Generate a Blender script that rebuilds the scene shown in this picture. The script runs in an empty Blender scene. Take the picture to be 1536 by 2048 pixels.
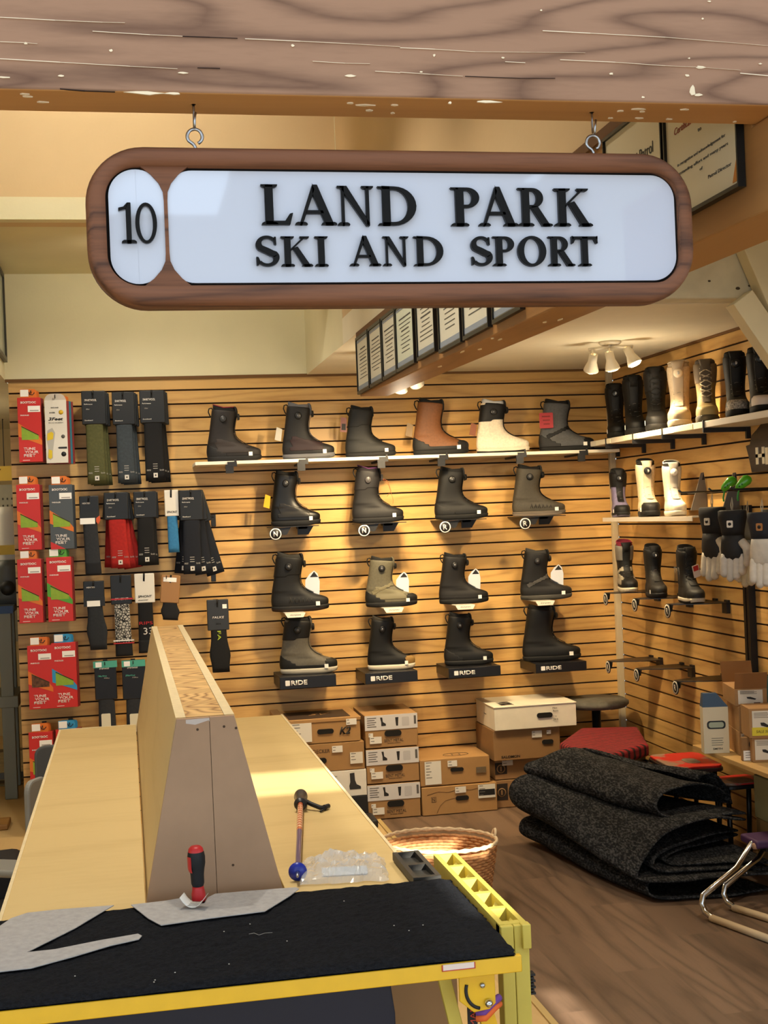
import bpy, bmesh, math, random
from mathutils import Vector, Matrix, noise
random.seed(7)
PI = math.pi
R_ = math.radians
SC = bpy.context.scene
COL = SC.collection

# ------------------------------------------------------------------ camera, sky, exposure
EYE = 1.63
CR = ((0.98060543, 0.03904517, 0.19206369), (-0.19183212, -0.00962864, 0.98138052), (-0.04016748, 0.99919105, 0.00195178))
cam_d = bpy.data.cameras.new('camera')
cam = bpy.data.objects.new('camera', cam_d)
COL.objects.link(cam)
cam_d.sensor_fit = 'AUTO'
cam_d.sensor_width = 36.0
cam_d.lens = 2650 / 2048 * 36.0
cam_d.clip_start = 0.05
cam.matrix_world = Matrix(((CR[0][0], CR[0][1], -CR[0][2], 0), (CR[1][0], CR[1][1], -CR[1][2], 0), (CR[2][0], CR[2][1], -CR[2][2], EYE), (0, 0, 0, 1)))
SC.camera = cam

W = bpy.data.worlds.new('world')
SC.world = W
W.use_nodes = True
bg = W.node_tree.nodes['Background']
bg.inputs[0].default_value = (0.76, 0.88, 1.0, 1)
bg.inputs[1].default_value = 2.2

SC.view_settings.view_transform = 'Standard'
SC.view_settings.look = 'None'
SC.view_settings.gamma = 1.0
SC.view_settings.use_curve_mapping = False
SC.view_settings.exposure = 0.0


def lamp(name, kind, loc, energy, color, target=None, **kw):
    d = bpy.data.lights.new(name, kind)
    d.energy = energy
    d.color = color
    for k, v in kw.items():
        setattr(d, k, v)
    o = bpy.data.objects.new(name, d)
    COL.objects.link(o)
    o.location = loc
    if target is not None:
        o.rotation_euler = (Vector(target) - Vector(loc)).to_track_quat('-Z', 'Y').to_euler()
    return o


WARM = (1.0, 0.76, 0.44)
# low sun reaching in through openings shaped for it in the unseen arcade roof
SUN_DIR = Vector((-0.26, 0.90, -0.36)).normalized()
lamp('sun', 'SUN', (0, -5, 5), 17.0, (1.0, 0.93, 0.80), None, angle=0.004).rotation_euler = SUN_DIR.to_track_quat('-Z', 'Y').to_euler()


# ------------------------------------------------------------------ measured geometry of the place
def ray(px, py):
    c = (px - 768.0, -(py - 1024.0), 2650.0)
    return Vector([sum(CR[i][k] * c[k] for k in range(3)) for i in range(3)])


def atY(px, py, Y):
    d = ray(px, py); p = d * (Y / d.y); p.z += EYE; return p


def atX(px, py, X):
    d = ray(px, py); p = d * (X / d.x); p.z += EYE; return p


def atZ(px, py, Z):
    d = ray(px, py); p = d * ((Z - EYE) / d.z); p.z += EYE; return p


YW, XW, ZC = 7.35, 2.82, 2.43        # back wall, right wall, low ceiling


# ------------------------------------------------------------------ colours and materials
def lin(h):
    h = h.lstrip('#')
    r = []
    for i in (0, 2, 4):
        c = int(h[i:i + 2], 16) / 255
        r.append(c / 12.92 if c <= 0.04045 else ((c + 0.055) / 1.055) ** 2.4)
    return (r[0], r[1], r[2], 1)


MATS = {}


def mat(hexc, rough=0.6, metal=0.0, spec=0.4, var=0.0, vscale=40.0, bump=0.0, bscale=120.0, emit=0.0, alpha=None, coat=0.0, trans=0.0):
    key = (hexc, rough, metal, spec, var, vscale, bump, bscale, emit, coat, trans)
    if key in MATS:
        return MATS[key]
    m = bpy.data.materials.new('mat_' + hexc.strip('#'))
    m.use_nodes = True
    nt = m.node_tree
    b = nt.nodes['Principled BSDF']
    c = lin(hexc)
    b.inputs['Base Color'].default_value = c
    b.inputs['Roughness'].default_value = rough
    b.inputs['Metallic'].default_value = metal
    b.inputs['Specular IOR Level'].default_value = spec
    b.inputs['Coat Weight'].default_value = coat
    b.inputs['Transmission Weight'].default_value = trans
    if emit:
        b.inputs['Emission Color'].default_value = c
        b.inputs['Emission Strength'].default_value = emit
    if var or bump:
        tc = nt.nodes.new('ShaderNodeTexCoord')
    if var:
        n = nt.nodes.new('ShaderNodeTexNoise'); n.inputs['Scale'].default_value = vscale; n.inputs['Detail'].default_value = 5
        nt.links.new(tc.outputs['Object'], n.inputs['Vector'])
        mx = nt.nodes.new('ShaderNodeMix'); mx.data_type = 'RGBA'
        mx.inputs['A'].default_value = (c[0] * (1 - var), c[1] * (1 - var), c[2] * (1 - var), 1)
        mx.inputs['B'].default_value = (min(1, c[0] * (1 + var)), min(1, c[1] * (1 + var)), min(1, c[2] * (1 + var)), 1)
        rp = nt.nodes.new('ShaderNodeMapRange'); rp.inputs['From Min'].default_value = 0.3; rp.inputs['From Max'].default_value = 0.7
        nt.links.new(n.outputs['Fac'], rp.inputs['Value'])
        nt.links.new(rp.outputs['Result'], mx.inputs['Factor'])
        nt.links.new(mx.outputs['Result'], b.inputs['Base Color'])
    if bump:
        n2 = nt.nodes.new('ShaderNodeTexNoise'); n2.inputs['Scale'].default_value = bscale; n2.inputs['Detail'].default_value = 3
        nt.links.new(tc.outputs['Object'], n2.inputs['Vector'])
        bp = nt.nodes.new('ShaderNodeBump'); bp.inputs['Strength'].default_value = bump; bp.inputs['Distance'].default_value = 0.004
        nt.links.new(n2.outputs['Fac'], bp.inputs['Height'])
        nt.links.new(bp.outputs['Normal'], b.inputs['Normal'])
    MATS[key] = m
    return m


def wood(name, dark, light, axis=0, scale=9.0, stretch=0.06, rough=0.5, plank=None, plankaxis=2, ringmix=0.55, dist=3.0, tint=0.12, coat=0.0, fine=0.25, length=None):
    """long grain along `axis`; `plank` = board width along plankaxis, every board with its own figure and tone"""
    m = bpy.data.materials.new(name)
    m.use_nodes = True
    nt = m.node_tree
    N, L = nt.nodes, nt.links
    b = N['Principled BSDF']
    b.inputs['Roughness'].default_value = rough
    b.inputs['Specular IOR Level'].default_value = 0.35
    b.inputs['Coat Weight'].default_value = coat
    tc = N.new('ShaderNodeTexCoord')
    sep = N.new('ShaderNodeSeparateXYZ'); L.new(tc.outputs['Object'], sep.inputs[0])

    def math_(op, a, bb=None, cc=None):
        n = N.new('ShaderNodeMath'); n.operation = op
        for i, v in enumerate((a, bb, cc)):
            if v is None:
                continue
            if isinstance(v, (int, float)):
                n.inputs[i].default_value = v
            else:
                L.new(v, n.inputs[i])
        return n.outputs[0]
    mp = N.new('ShaderNodeVectorMath'); mp.operation = 'MULTIPLY'
    sv = [1.0, 1.0, 1.0]; sv[axis] = stretch
    mp.inputs[1].default_value = sv
    L.new(tc.outputs['Object'], mp.inputs[0])
    vec = mp.outputs[0]
    rnd = None
    if plank:
        idx = math_('FLOOR', math_('DIVIDE', sep.outputs[plankaxis], plank))
        if length:
            off = math_('MULTIPLY', math_('FRACT', math_('MULTIPLY', idx, 0.377)), length)
            idx2 = math_('FLOOR', math_('DIVIDE', math_('ADD', sep.outputs[axis], off), length))
            idx = math_('ADD', math_('MULTIPLY', idx2, 17.3), idx)
        wn = N.new('ShaderNodeTexWhiteNoise'); wn.noise_dimensions = '1D'; L.new(idx, wn.inputs['W'])
        rnd = wn.outputs['Value']
        cmb = N.new('ShaderNodeCombineXYZ')
        L.new(math_('MULTIPLY', rnd, 37.0), cmb.inputs[0]); L.new(math_('MULTIPLY', rnd, 91.0), cmb.inputs[1]); L.new(math_('MULTIPLY', rnd, 13.0), cmb.inputs[2])
        ad = N.new('ShaderNodeVectorMath'); L.new(vec, ad.inputs[0]); L.new(cmb.outputs[0], ad.inputs[1])
        vec = ad.outputs[0]
    n1 = N.new('ShaderNodeTexNoise'); n1.inputs['Scale'].default_value = scale * 0.5; n1.inputs['Detail'].default_value = 2; n1.inputs['Roughness'].default_value = 0.4
    L.new(vec, n1.inputs['Vector'])
    rings = math_('FRACT', math_('MULTIPLY', n1.outputs['Fac'], dist * 4))
    tri = math_('ABSOLUTE', math_('SUBTRACT', math_('MULTIPLY', rings, 2.0), 1.0))
    tri = math_('POWER', tri, 2.2)
    n2 = N.new('ShaderNodeTexNoise'); n2.inputs['Scale'].default_value = scale * 14; n2.inputs['Detail'].default_value = 4
    L.new(vec, n2.inputs['Vector'])
    f = math_('ADD', math_('MULTIPLY', tri, ringmix), math_('MULTIPLY', math_('SUBTRACT', n2.outputs['Fac'], 0.5), fine * 2))
    n3 = N.new('ShaderNodeTexNoise'); n3.inputs['Scale'].default_value = scale * 0.35
    L.new(vec, n3.inputs['Vector'])
    f = math_('ADD', f, math_('MULTIPLY', math_('SUBTRACT', n3.outputs['Fac'], 0.5), 0.7))
    mx = N.new('ShaderNodeMix'); mx.data_type = 'RGBA'; mx.clamp_factor = True
    mx.inputs['A'].default_value = lin(light); mx.inputs['B'].default_value = lin(dark)
    L.new(f, mx.inputs['Factor'])
    out = mx.outputs['Result']
    if rnd is not None:
        hs = N.new('ShaderNodeHueSaturation')
        L.new(math_('ADD', math_('MULTIPLY', math_('SUBTRACT', rnd, 0.5), tint * 2), 1.0), hs.inputs['Value'])
        L.new(out, hs.inputs['Color'])
        out = hs.outputs['Color']
    L.new(out, b.inputs['Base Color'])
    bp = N.new('ShaderNodeBump'); bp.inputs['Strength'].default_value = 0.12; bp.inputs['Distance'].default_value = 0.002
    L.new(f, bp.inputs['Height']); L.new(bp.outputs['Normal'], b.inputs['Normal'])
    return m


# ------------------------------------------------------------------ mesh building
class MB:
    def __init__(self):
        self.bm = bmesh.new()

    def box(self, lo, hi, mi=0, bevel=0.0, rot=None, seg=2):
        lo, hi = Vector(lo), Vector(hi)
        c, s = (lo + hi) / 2, hi - lo
        M = Matrix.Translation(c)
        if rot is not None:
            M = M @ rot.to_4x4()
        M = M @ Matrix.Diagonal((abs(s.x), abs(s.y), abs(s.z), 1))
        r = bmesh.ops.create_cube(self.bm, size=1, matrix=M)
        fs = set()
        for v in r['verts']:
            fs.update(v.link_faces)
        for f in fs:
            f.material_index = mi
        if bevel:
            es = set()
            for f in fs:
                es.update(f.edges)
            rr = bmesh.ops.bevel(self.bm, geom=list(es), offset=bevel, segments=seg, affect='EDGES', profile=0.5)
            for f in rr['faces']:
                f.material_index = mi; f.smooth = True
        return self

    def prism(self, pts, a, b, mi=0, plane='XZ', bevel=0.0, smooth=False, seg=2):
        """polygon pts extruded between a and b along the axis normal to plane"""
        def P(p, t):
            return {'XZ': (p[0], t, p[1]), 'XY': (p[0], p[1], t), 'YZ': (t, p[0], p[1])}[plane]
        A = [self.bm.verts.new(P(p, a)) for p in pts]
        B = [self.bm.verts.new(P(p, b)) for p in pts]
        n = len(pts)
        fs = [self.bm.faces.new(A), self.bm.faces.new(B[::-1])]
        for i in range(n):
            f = self.bm.faces.new((A[i], B[i], B[(i + 1) % n], A[(i + 1) % n])); f.smooth = smooth
            fs.append(f)
        for f in fs:
            f.material_index = mi
        bmesh.ops.recalc_face_normals(self.bm, faces=fs)
        if bevel:
            es = set(fs[0].edges) | set(fs[1].edges)
            rr = bmesh.ops.bevel(self.bm, geom=list(es), offset=bevel, segments=seg, affect='EDGES', profile=0.5)
            for f in rr['faces']:
                f.material_index = mi
        return self

    def tube(self, pts, r, mi=0, n=8, cap=True, closed=False):
        pts = [Vector(p) for p in pts]
        m = len(pts)
        rr = r if isinstance(r, (list, tuple)) else [r] * m
        rings = []
        up = None
        for i, p in enumerate(pts):
            if closed:
                t = (pts[(i + 1) % m] - pts[i - 1]).normalized()
            else:
                t = (pts[min(i + 1, m - 1)] - pts[max(i - 1, 0)]).normalized()
            if up is None:
                up = Vector((0, 0, 1)) if abs(t.z) < 0.9 else Vector((1, 0, 0))
            s = t.cross(up)
            if s.length < 1e-6:
                s = t.orthogonal()
            s.normalize()
            u = s.cross(t).normalized()
            up = u
            rings.append([self.bm.verts.new(p + (s * math.cos(2 * PI * k / n) + u * math.sin(2 * PI * k / n)) * rr[i]) for k in range(n)])
        seq = list(range(m)) + ([0] if closed else [])
        for a, b in zip(seq, seq[1:]):
            for k in range(n):
                f = self.bm.faces.new((rings[a][k], rings[a][(k + 1) % n], rings[b][(k + 1) % n], rings[b][k]))
                f.smooth = True; f.material_index = mi
        if cap and not closed:
            f = self.bm.faces.new(rings[0][::-1]); f.material_index = mi
            f = self.bm.faces.new(rings[-1]); f.material_index = mi
        return self

    def lathe(self, prof, mi=0, n=24, M=None, cap=True, smooth=True):
        """prof: list of (radius, height) about Z, placed by M"""
        M = M or Matrix()
        rings = [[self.bm.verts.new(M @ Vector((max(r, 1e-5) * math.cos(2 * PI * k / n), max(r, 1e-5) * math.sin(2 * PI * k / n), z))) for k in range(n)] for r, z in prof]
        for a, b in zip(rings, rings[1:]):
            for k in range(n):
                f = self.bm.faces.new((a[k], a[(k + 1) % n], b[(k + 1) % n], b[k])); f.smooth = smooth; f.material_index = mi
        if cap:
            f = self.bm.faces.new(rings[0][::-1]); f.material_index = mi
            f = self.bm.faces.new(rings[-1]); f.material_index = mi
        return self

    def loft(self, rings, mi=0, cap0=True, cap1=True, smooth=True, closed=True):
        vs = [[self.bm.verts.new(p) for p in r] for r in rings]
        n = len(vs[0])
        for a, b in zip(vs, vs[1:]):
            for k in range(n if closed else n - 1):
                f = self.bm.faces.new((a[k], a[(k + 1) % n], b[(k + 1) % n], b[k])); f.smooth = smooth; f.material_index = mi
        if cap0:
            self.bm.faces.new(vs[0][::-1]).material_index = mi
        if cap1:
            self.bm.faces.new(vs[-1]).material_index = mi
        return self

    def quad(self, a, b, c, d, mi=0):
        f = self.bm.faces.new([self.bm.verts.new(p) for p in (a, b, c, d)]); f.material_index = mi
        return self

    def sphere(self, c, r, mi=0, sx=1, sy=1, sz=1, u=14, v=10):
        rr = bmesh.ops.create_uvsphere(self.bm, u_segments=u, v_segments=v, radius=r, matrix=Matrix.Translation(c) @ Matrix.Diagonal((sx, sy, sz, 1)))
        fs = set()
        for vv in rr['verts']:
            fs.update(vv.link_faces)
        for f in fs:
            f.smooth = True; f.material_index = mi
        return self

    def build(self, name, mats, parent=None, loc=None, rot=None, sub=0, keep=False):
        me = bpy.data.meshes.new(name)
        self.bm.to_mesh(me)
        if not keep:
            self.bm.free()
        for m in (mats if isinstance(mats, (list, tuple)) else [mats]):
            me.materials.append(m)
        o = bpy.data.objects.new(name, me)
        COL.objects.link(o)
        if parent is not None:
            o.parent = parent
        if loc is not None:
            o.location = loc
        if rot is not None:
            o.rotation_euler = rot
        if sub:
            s = o.modifiers.new('s', 'SUBSURF'); s.levels = sub; s.render_levels = sub
        return o


def tag(o, label=None, cat=None, group=None, kind=None):
    if label: o['label'] = label
    if cat: o['category'] = cat
    if group: o['group'] = group
    if kind: o['kind'] = kind
    return o


def thing(name, label, cat, loc=(0, 0, 0), rotz=0.0, group=None, rot=None):
    o = bpy.data.objects.new(name, None)
    o.empty_display_size = 0.05
    COL.objects.link(o)
    o.location = loc
    o.rotation_euler = rot if rot is not None else (0, 0, rotz)
    return tag(o, label, cat, group)


def copy_tree(o, parent=None):
    c = o.copy(); COL.objects.link(c)
    c.parent = parent
    for ch in list(o.children):
        copy_tree(ch, c)
    return c


_tx = {}


def text(s, w, h, m, parent, loc, rot=(PI / 2, 0, 0), name='lettering', shear=0.0, depth=0.0006, bold=0.0, align='C'):
    """lettering scaled to w x h (h None keeps proportion), centred on loc, reading along local X of rot"""
    key = (s, shear, bold)
    if key not in _tx:
        cu = bpy.data.curves.new('t', 'FONT'); cu.body = s; cu.shear = shear; cu.offset = bold; cu.resolution_u = 3
        ob = bpy.data.objects.new('t', cu); COL.objects.link(ob)
        bpy.context.view_layer.update()
        me = bpy.data.meshes.new_from_object(ob.evaluated_get(bpy.context.evaluated_depsgraph_get()))
        bpy.data.objects.remove(ob); bpy.data.curves.remove(cu)
        _tx[key] = me
    src = _tx[key]
    xs = [v.co.x for v in src.vertices]; ys = [v.co.y for v in src.vertices]
    x0, x1, y0, y1 = min(xs), max(xs), min(ys), max(ys)
    sx = w / (x1 - x0)
    sy = sx if h is None else h / (y1 - y0)
    bm = bmesh.new(); bm.from_mesh(src)
    for v in bm.verts:
        v.co = Vector(((v.co.x - (x0 + x1) / 2) * sx, (v.co.y - (y0 + y1) / 2) * sy, 0))
    if depth:
        r = bmesh.ops.extrude_face_region(bm, geom=bm.faces[:])
        bmesh.ops.translate(bm, verts=[e for e in r['geom'] if isinstance(e, bmesh.types.BMVert)], vec=(0, 0, depth))
        bmesh.ops.recalc_face_normals(bm, faces=bm.faces[:])
    me = bpy.data.meshes.new(name); bm.to_mesh(me); bm.free()
    me.materials.append(m)
    o = bpy.data.objects.new(name, me); COL.objects.link(o)
    o.parent = parent; o.location = loc; o.rotation_euler = rot
    return o


def rrect(x0, z0, x1, z1, r, n=6, rs=None):
    """rounded rectangle outline, counter-clockwise; rs = radii (bl, br, tr, tl)"""
    rs = rs or (r, r, r, r)
    out = []
    for (cx, cz, a0, q) in ((x0 + rs[0], z0 + rs[0], PI, rs[0]), (x1 - rs[1], z0 + rs[1], 1.5 * PI, rs[1]), (x1 - rs[2], z1 - rs[2], 0, rs[2]), (x0 + rs[3], z1 - rs[3], PI / 2, rs[3])):
        for k in range(n + 1):
            a = a0 + PI / 2 * k / n
            out.append((cx + q * math.cos(a), cz + q * math.sin(a)))
    return out


def lerp(a, b, t):
    return a + (b - a) * t


def interp(tab, z):
    """piecewise linear table [(z, v...)]"""
    if z <= tab[0][0]: return tab[0][1:]
    for p, q in zip(tab, tab[1:]):
        if z <= q[0]:
            t = (z - p[0]) / (q[0] - p[0])
            return tuple(lerp(a, b, t) for a, b in zip(p[1:], q[1:]))
    return tab[-1][1:]


BLK = mat('#17171a', 0.55)
BLKM = mat('#141416', 0.45, spec=0.5)
WHT = mat('#e9e7e2', 0.5)
STICK = mat('#f1eee6', 0.6)
CHROME = mat('#c9ccd0', 0.18, metal=1.0)
STEEL = mat('#aeb2b6', 0.28, metal=1.0)

# ================================================================== the setting
PINE = wood('pine_slats', '#9a6a2e', '#d6aa66', axis=0, scale=9, stretch=0.11, rough=0.38, plank=0.0762, ringmix=0.42, dist=2.6, tint=0.10, fine=0.22)
PINE_R = wood('pine_slats_side', '#9a6a2e', '#d6aa66', axis=1, scale=9, stretch=0.11, rough=0.38, plank=0.0762, ringmix=0.42, dist=2.6, tint=0.10, fine=0.22)
LVP = wood('brown_floor_boards', '#33271e', '#6f5947', axis=1, scale=7, stretch=0.10, rough=0.42, plank=0.18, plankaxis=0, ringmix=0.5, dist=2.4, tint=0.16, length=1.22, fine=0.3)
SUBFLOOR = wood('pale_floor_boards', '#a8854f', '#c9a972', axis=1, scale=5, stretch=0.12, rough=0.7, plank=0.3, plankaxis=0, ringmix=0.25, dist=1.5, tint=0.06)
GROOVE = mat('#2a190c', 0.9)
PLASTER = mat('#dcd4b0', 0.85, var=0.05, vscale=2.5, bump=0.15, bscale=60)
PLASTER_W = mat('#e4dcc4', 0.85, var=0.06, vscale=3, bump=0.2, bscale=30)
CREAM = mat('#d8ceac', 0.75, var=0.06, vscale=6, bump=0.1, bscale=40)
BEAMW = wood('old_beam', '#543829', '#9a765d', axis=0, scale=13, stretch=0.14, rough=0.75, ringmix=0.7, dist=3.4, fine=0.2)
BEAMU = wood('beam_underside', '#a06c38', '#bd8a52', axis=0, scale=6, stretch=0.06, rough=0.55, ringmix=0.25, dist=1.6, fine=0.2)
SIDEW = wood('side_beam', '#74502f', '#a0723f', axis=1, scale=6, stretch=0.07, rough=0.5, ringmix=0.4, dist=2, fine=0.2)

TAN = mat('#cfb48a', 0.85, var=0.05, vscale=2, bump=0.15, bscale=50)

# slat walls: real grooves between the boards
P = 0.0762
b = MB()
for n in range(32):
    b.box((-0.585, 0, -(n + 1) * P + 0.009), (XW, 0.014, -n * P), 0)
b.box((-0.585, 0.014, -2.4384), (XW, 0.03, 0), 1)
tag(b.build('wall_back', [PINE, GROOVE], loc=(0, YW, ZC)), kind='structure')
b = MB()
for n in range(32):
    b.box((0, 3.4, -(n + 1) * P + 0.009), (0.014, YW, -n * P), 0)
b.box((0.014, 3.4, -2.4384), (0.03, YW, 0), 1)
tag(b.build('wall_right', [PINE_R, GROOVE], loc=(XW, 0, ZC)), kind='structure')
b = MB().box((XW - 0.034, YW - 0.034, 0.0), (XW, YW, ZC), 0, bevel=0.003)
tag(b.build('trim_1', mat('#cdbf9c', 0.6)), kind='structure')
# thin dark joint between panelling and ceiling
b = MB().box((-0.6, YW - 0.012, ZC - 0.012), (XW, YW, ZC + 0.004), 0).box((XW - 0.012, 4.99, ZC - 0.012), (XW, YW, ZC + 0.004), 0)
tag(b.build('trim_2', mat('#6b4a26', 0.8)), kind='structure')
b = MB().box((-0.60, YW - 0.0, ZC), (1.03, YW + 0.03, 3.0), 0)
tag(b.build('wall_back_upper', PLASTER), kind='structure')

b = MB()
b.box((1.27, 0.2, -0.04), (4.2, YW, 0.0), 0)
tag(b.build('floor', LVP), kind='structure')
b = MB().box((-4.5, 0.2, -0.04), (1.262, 11.0, -0.001), 0)
tag(b.build('floor_platform', SUBFLOOR), kind='structure')
b = MB().box((1.255, 2.6, -0.001), (1.278, YW, 0.006), 0)
tag(b.build('trim_3', mat('#b59a63', 0.5)), kind='structure')
b = MB().box((-6, -9, -0.12), (6, 0.2, -0.045), 0)
tag(b.build('ground_outside', mat('#8d8a84', 0.9, var=0.1, vscale=8)), kind='structure')

# ceilings: low boards at both sides, a raised bay between, a bulkhead in front of the bay
b = MB().box((1.03, 5.0, ZC), (3.1, YW + 0.05, 2.55), 0)
tag(b.build('ceiling', PLASTER_W), kind='structure')
b = MB().box((1.03, 6.09, ZC), (1.06, YW + 0.03, 4.0), 0)
tag(b.build('ceiling_bay_side', PLASTER), kind='structure')
b = MB().box((1.032, 2.0, ZC), (1.06, 6.09, 4.0), 0)
tag(b.build('ceiling_loft_side', TAN), kind='structure')
b = MB().box((-4.5, 5.0, ZC), (-0.60, 11.0, 3.0), 0)
tag(b.build('ceiling_left', PLASTER), kind='structure')
b = MB().box((-0.60, 6.05, 3.0), (1.03, YW + 0.05, 3.1), 0)
# coved lower lip of the bulkhead
tag(b.build('ceiling_bay', PLASTER), kind='structure')
prof = [(6.12, 2.999)] + [(6.12 - 0.02 * math.sin(a), 3.019 - 0.02 * math.cos(a)) for a in [PI / 2 * k / 5 for k in range(6)]] + [(6.10, 3.95), (6.2, 3.95), (6.2, 3.0)]
b = MB().prism(prof, -4.5, 1.033, 0, 'YZ')
tag(b.build('ceiling_bulkhead', TAN), kind='structure')
b = MB().box((-4.5, 2.0, 3.95), (4.2, 6.2, 4.05), 0)
tag(b.build('ceiling_front', PLASTER_W), kind='structure')
b = MB().box((-4.6, 0.6, 0), (-4.5, 11.0, 4.0), 0)
tag(b.build('wall_left', PLASTER), kind='structure')
b = MB().box((XW, 1.6, 0), (XW + 0.1, 3.4, 4.0), 0)
tag(b.build('wall_right_front', PLASTER_W), kind='structure')
b = MB().box((XW + 0.0, 3.4, ZC + .001), (XW + 0.1, 7.4, 4.0), 0)
tag(b.build('wall_right_upper', PLASTER_W), kind='structure')
b = MB().box((-4.5, 10.9, 0), (-0.55, 11.0, ZC), 0)
tag(b.build('wall_far', mat('#b09a6c', 0.9, var=0.1, vscale=3)), kind='structure')
b = MB().box((-0.585, YW + 0.031, 0), (-0.5, 10.9, ZC), 0)
tag(b.build('wall_partition', mat('#8a6a44', 0.9)), kind='structure')

b = MB().box((-4.5, 1.9, 2.72), (4.2, 2.0, 4.05), 0)  # unseen wall added above the beam to block the sun
tag(b.build('sun_block_header', TAN), kind='structure')
# unseen arcade roof outside, its openings shaped to gate sun and sky light
HOLES = []
for (tx, ty, tz, w, d) in ((0.47, 4.07, 0.82, 0.40, 0.40), (1.20, 5.15, 0.30, 0.42, 0.36), (0.70, 2.80, 0.83, 0.12, 0.6), (1.36, 4.05, 0.0, 0.10, 0.5)):
    k = (4.0 - tz) / 0.36
    HOLES.append((tx + 0.26 * k - w / 2, tx + 0.26 * k + w / 2, ty - 0.90 * k - d / 2, ty - 0.90 * k + d / 2))
HOLES.append((-2.6, 3.2, -1.3, 1.7))
HOLES.append((-0.20, 0.80, -6.5, -4.9))
xs = sorted({-6.0, 6.0} | {h[0] for h in HOLES} | {h[1] for h in HOLES})
ys = sorted({-10.0, 1.9} | {h[2] for h in HOLES} | {h[3] for h in HOLES})
b = MB()
for x0, x1 in zip(xs, xs[1:]):
    for y0, y1 in zip(ys, ys[1:]):
        cx, cy = (x0 + x1) / 2, (y0 + y1) / 2
        if not any(h[0] < cx < h[1] and h[2] < cy < h[3] for h in HOLES):
            b.box((x0, y0, 4.0), (x1, y1, 4.02), 0)
tag(b.build('roof_sun_gate', mat('#b9a98c', 0.8)), kind='structure')

# fascia of the low ceiling: a painted beam with two diagonal braces and a stapled cable
b = MB().box((1.165, 4.88, 2.43), (3.1, 4.99, 3.3), 0, bevel=0.006)
fb = tag(b.build('beam', mat('#cfc8ae', 0.75, var=0.10, vscale=9, bump=0.12, bscale=30)), kind='structure')
b = MB()
for (x, z, s) in ((1.62, 2.53, .006), (1.98, 2.50, .005), (1.78, 2.47, .004), (2.3, 2.5, .004), (2.42, 2.47, .006), (2.2, 2.57, .004), (2.47, 2.48, .004)):
    b.sphere((x, 4.879, z), s, 0, 1.6, .3, 1, 8, 6)
b.build('nail_holes', mat('#4a3f30', 0.9), fb)
rb = Matrix.Rotation(R_(31), 3, 'Y')
for p0, p1, w in (((1447, 312), (1592, 652), 0.085), ((1482, 596), (1700, 917), 0.05)):
    A, B = atY(p0[0], p0[1], 4.82), atY(p1[0], p1[1], 4.82)
    d = (B - A).normalized(); n = Vector((d.z, 0, -d.x))
    q = [A - n * w, A + n * w, B + n * w, B - n * w]
    bb = MB().prism([(v.x, v.z) for v in q], 4.80, 4.875, 0, 'XZ', bevel=0.004)
    tag(bb.build('beam', CREAM), kind='structure')
A = atY(1240, 491, 4.875)
t = thing('cable', 'thin black cable stapled along the pale beam, right of the hanging sign', 'cable', A)
MB().tube([(x, 0, 0.0015 * math.sin(x * 9)) for x in [k * 0.09 for k in range(14)]], 0.0028, 0, 6).build('cord', BLK, t)
MB().tube([(0.46, -0.004, 0.016), (0.45, -0.005, 0.006), (0.455, -0.006, -0.012), (0.448, -0.006, -0.018)], 0.004, 0, 6).build('clip', BLK, t)

# heavy old beam across the front, with cracks and flakes of pale paint
b = MB().box((-1.6, 1.90, 2.241), (2.9, 2.0, 2.72), 0, bevel=0.004)
for f in b.bm.faces:
    if f.normal.z < -0.5: f.material_index = 1
fbm = tag(b.build('beam', [BEAMW, BEAMU]), kind='structure')
b = MB()
rng = random.Random(3)


def crack(mb, pts, w):
    for (p, q) in zip(pts, pts[1:]):
        A, B = atY(p[0], p[1], 1.90), atY(q[0], q[1], 1.90)
        w *= .65
        mb.prism([(A.x, A.z - w), (B.x, B.z - w), (B.x, B.z + w), (A.x, A.z + w)], 1.8985, 1.902, 0, 'XZ')


for pts, w in ((((0, 35), (110, 41), (205, 45), (250, 46)), .0007), (((185, 63), (300, 70), (365, 73)), .0006), (((490, 78), (600, 83), (700, 88), (800, 94)), .0007),
               (((0, 84), (50, 86), (75, 88)), .0005), (((0, 118), (120, 125), (260, 133), (355, 138)), .0008), (((800, 96), (870, 99), (950, 104), (1060, 105), (1170, 106)), .0007),
               (((1085, 62), (1180, 67), (1330, 75), (1440, 84), (1536, 92)), .0009), (((1120, 120), (1230, 125), (1330, 132), (1400, 135), (1480, 141)), .0007), (((1480, 147), (1536, 152)), .001),
               (((800, 145), (860, 149), (925, 153)), .0005), (((625, 123), (690, 127), (740, 128)), .0005), (((1010, 124), (1050, 126)), .0006), (((750, 143), (800, 146)), .0006)):
    crack(b, pts, w)
b.build('cracks', mat('#e3d2b8', 0.9), fbm)
b = MB()
for pts, w in ((((365, 73), (420, 75), (475, 77)), .0008), (((930, 153), (1040, 157), (1110, 157)), .0006), (((120, 178), (170, 182), (230, 184)), .0008), (((395, 136), (440, 137)), .0007)):
    crack(b, pts, w)
for (x, y, s) in ((1276, 105, .0022), (382, 143, .0018), (458, 145, .0018), (440, 137, .0014), (395, 136, .0014)):
    A = atY(x, y, 1.901); b.sphere(A, s, 0, 1.2, .4, 1, 8, 6)
b.build('knot_holes', mat('#2c1a12', 0.9), fbm)
b = MB()
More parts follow.
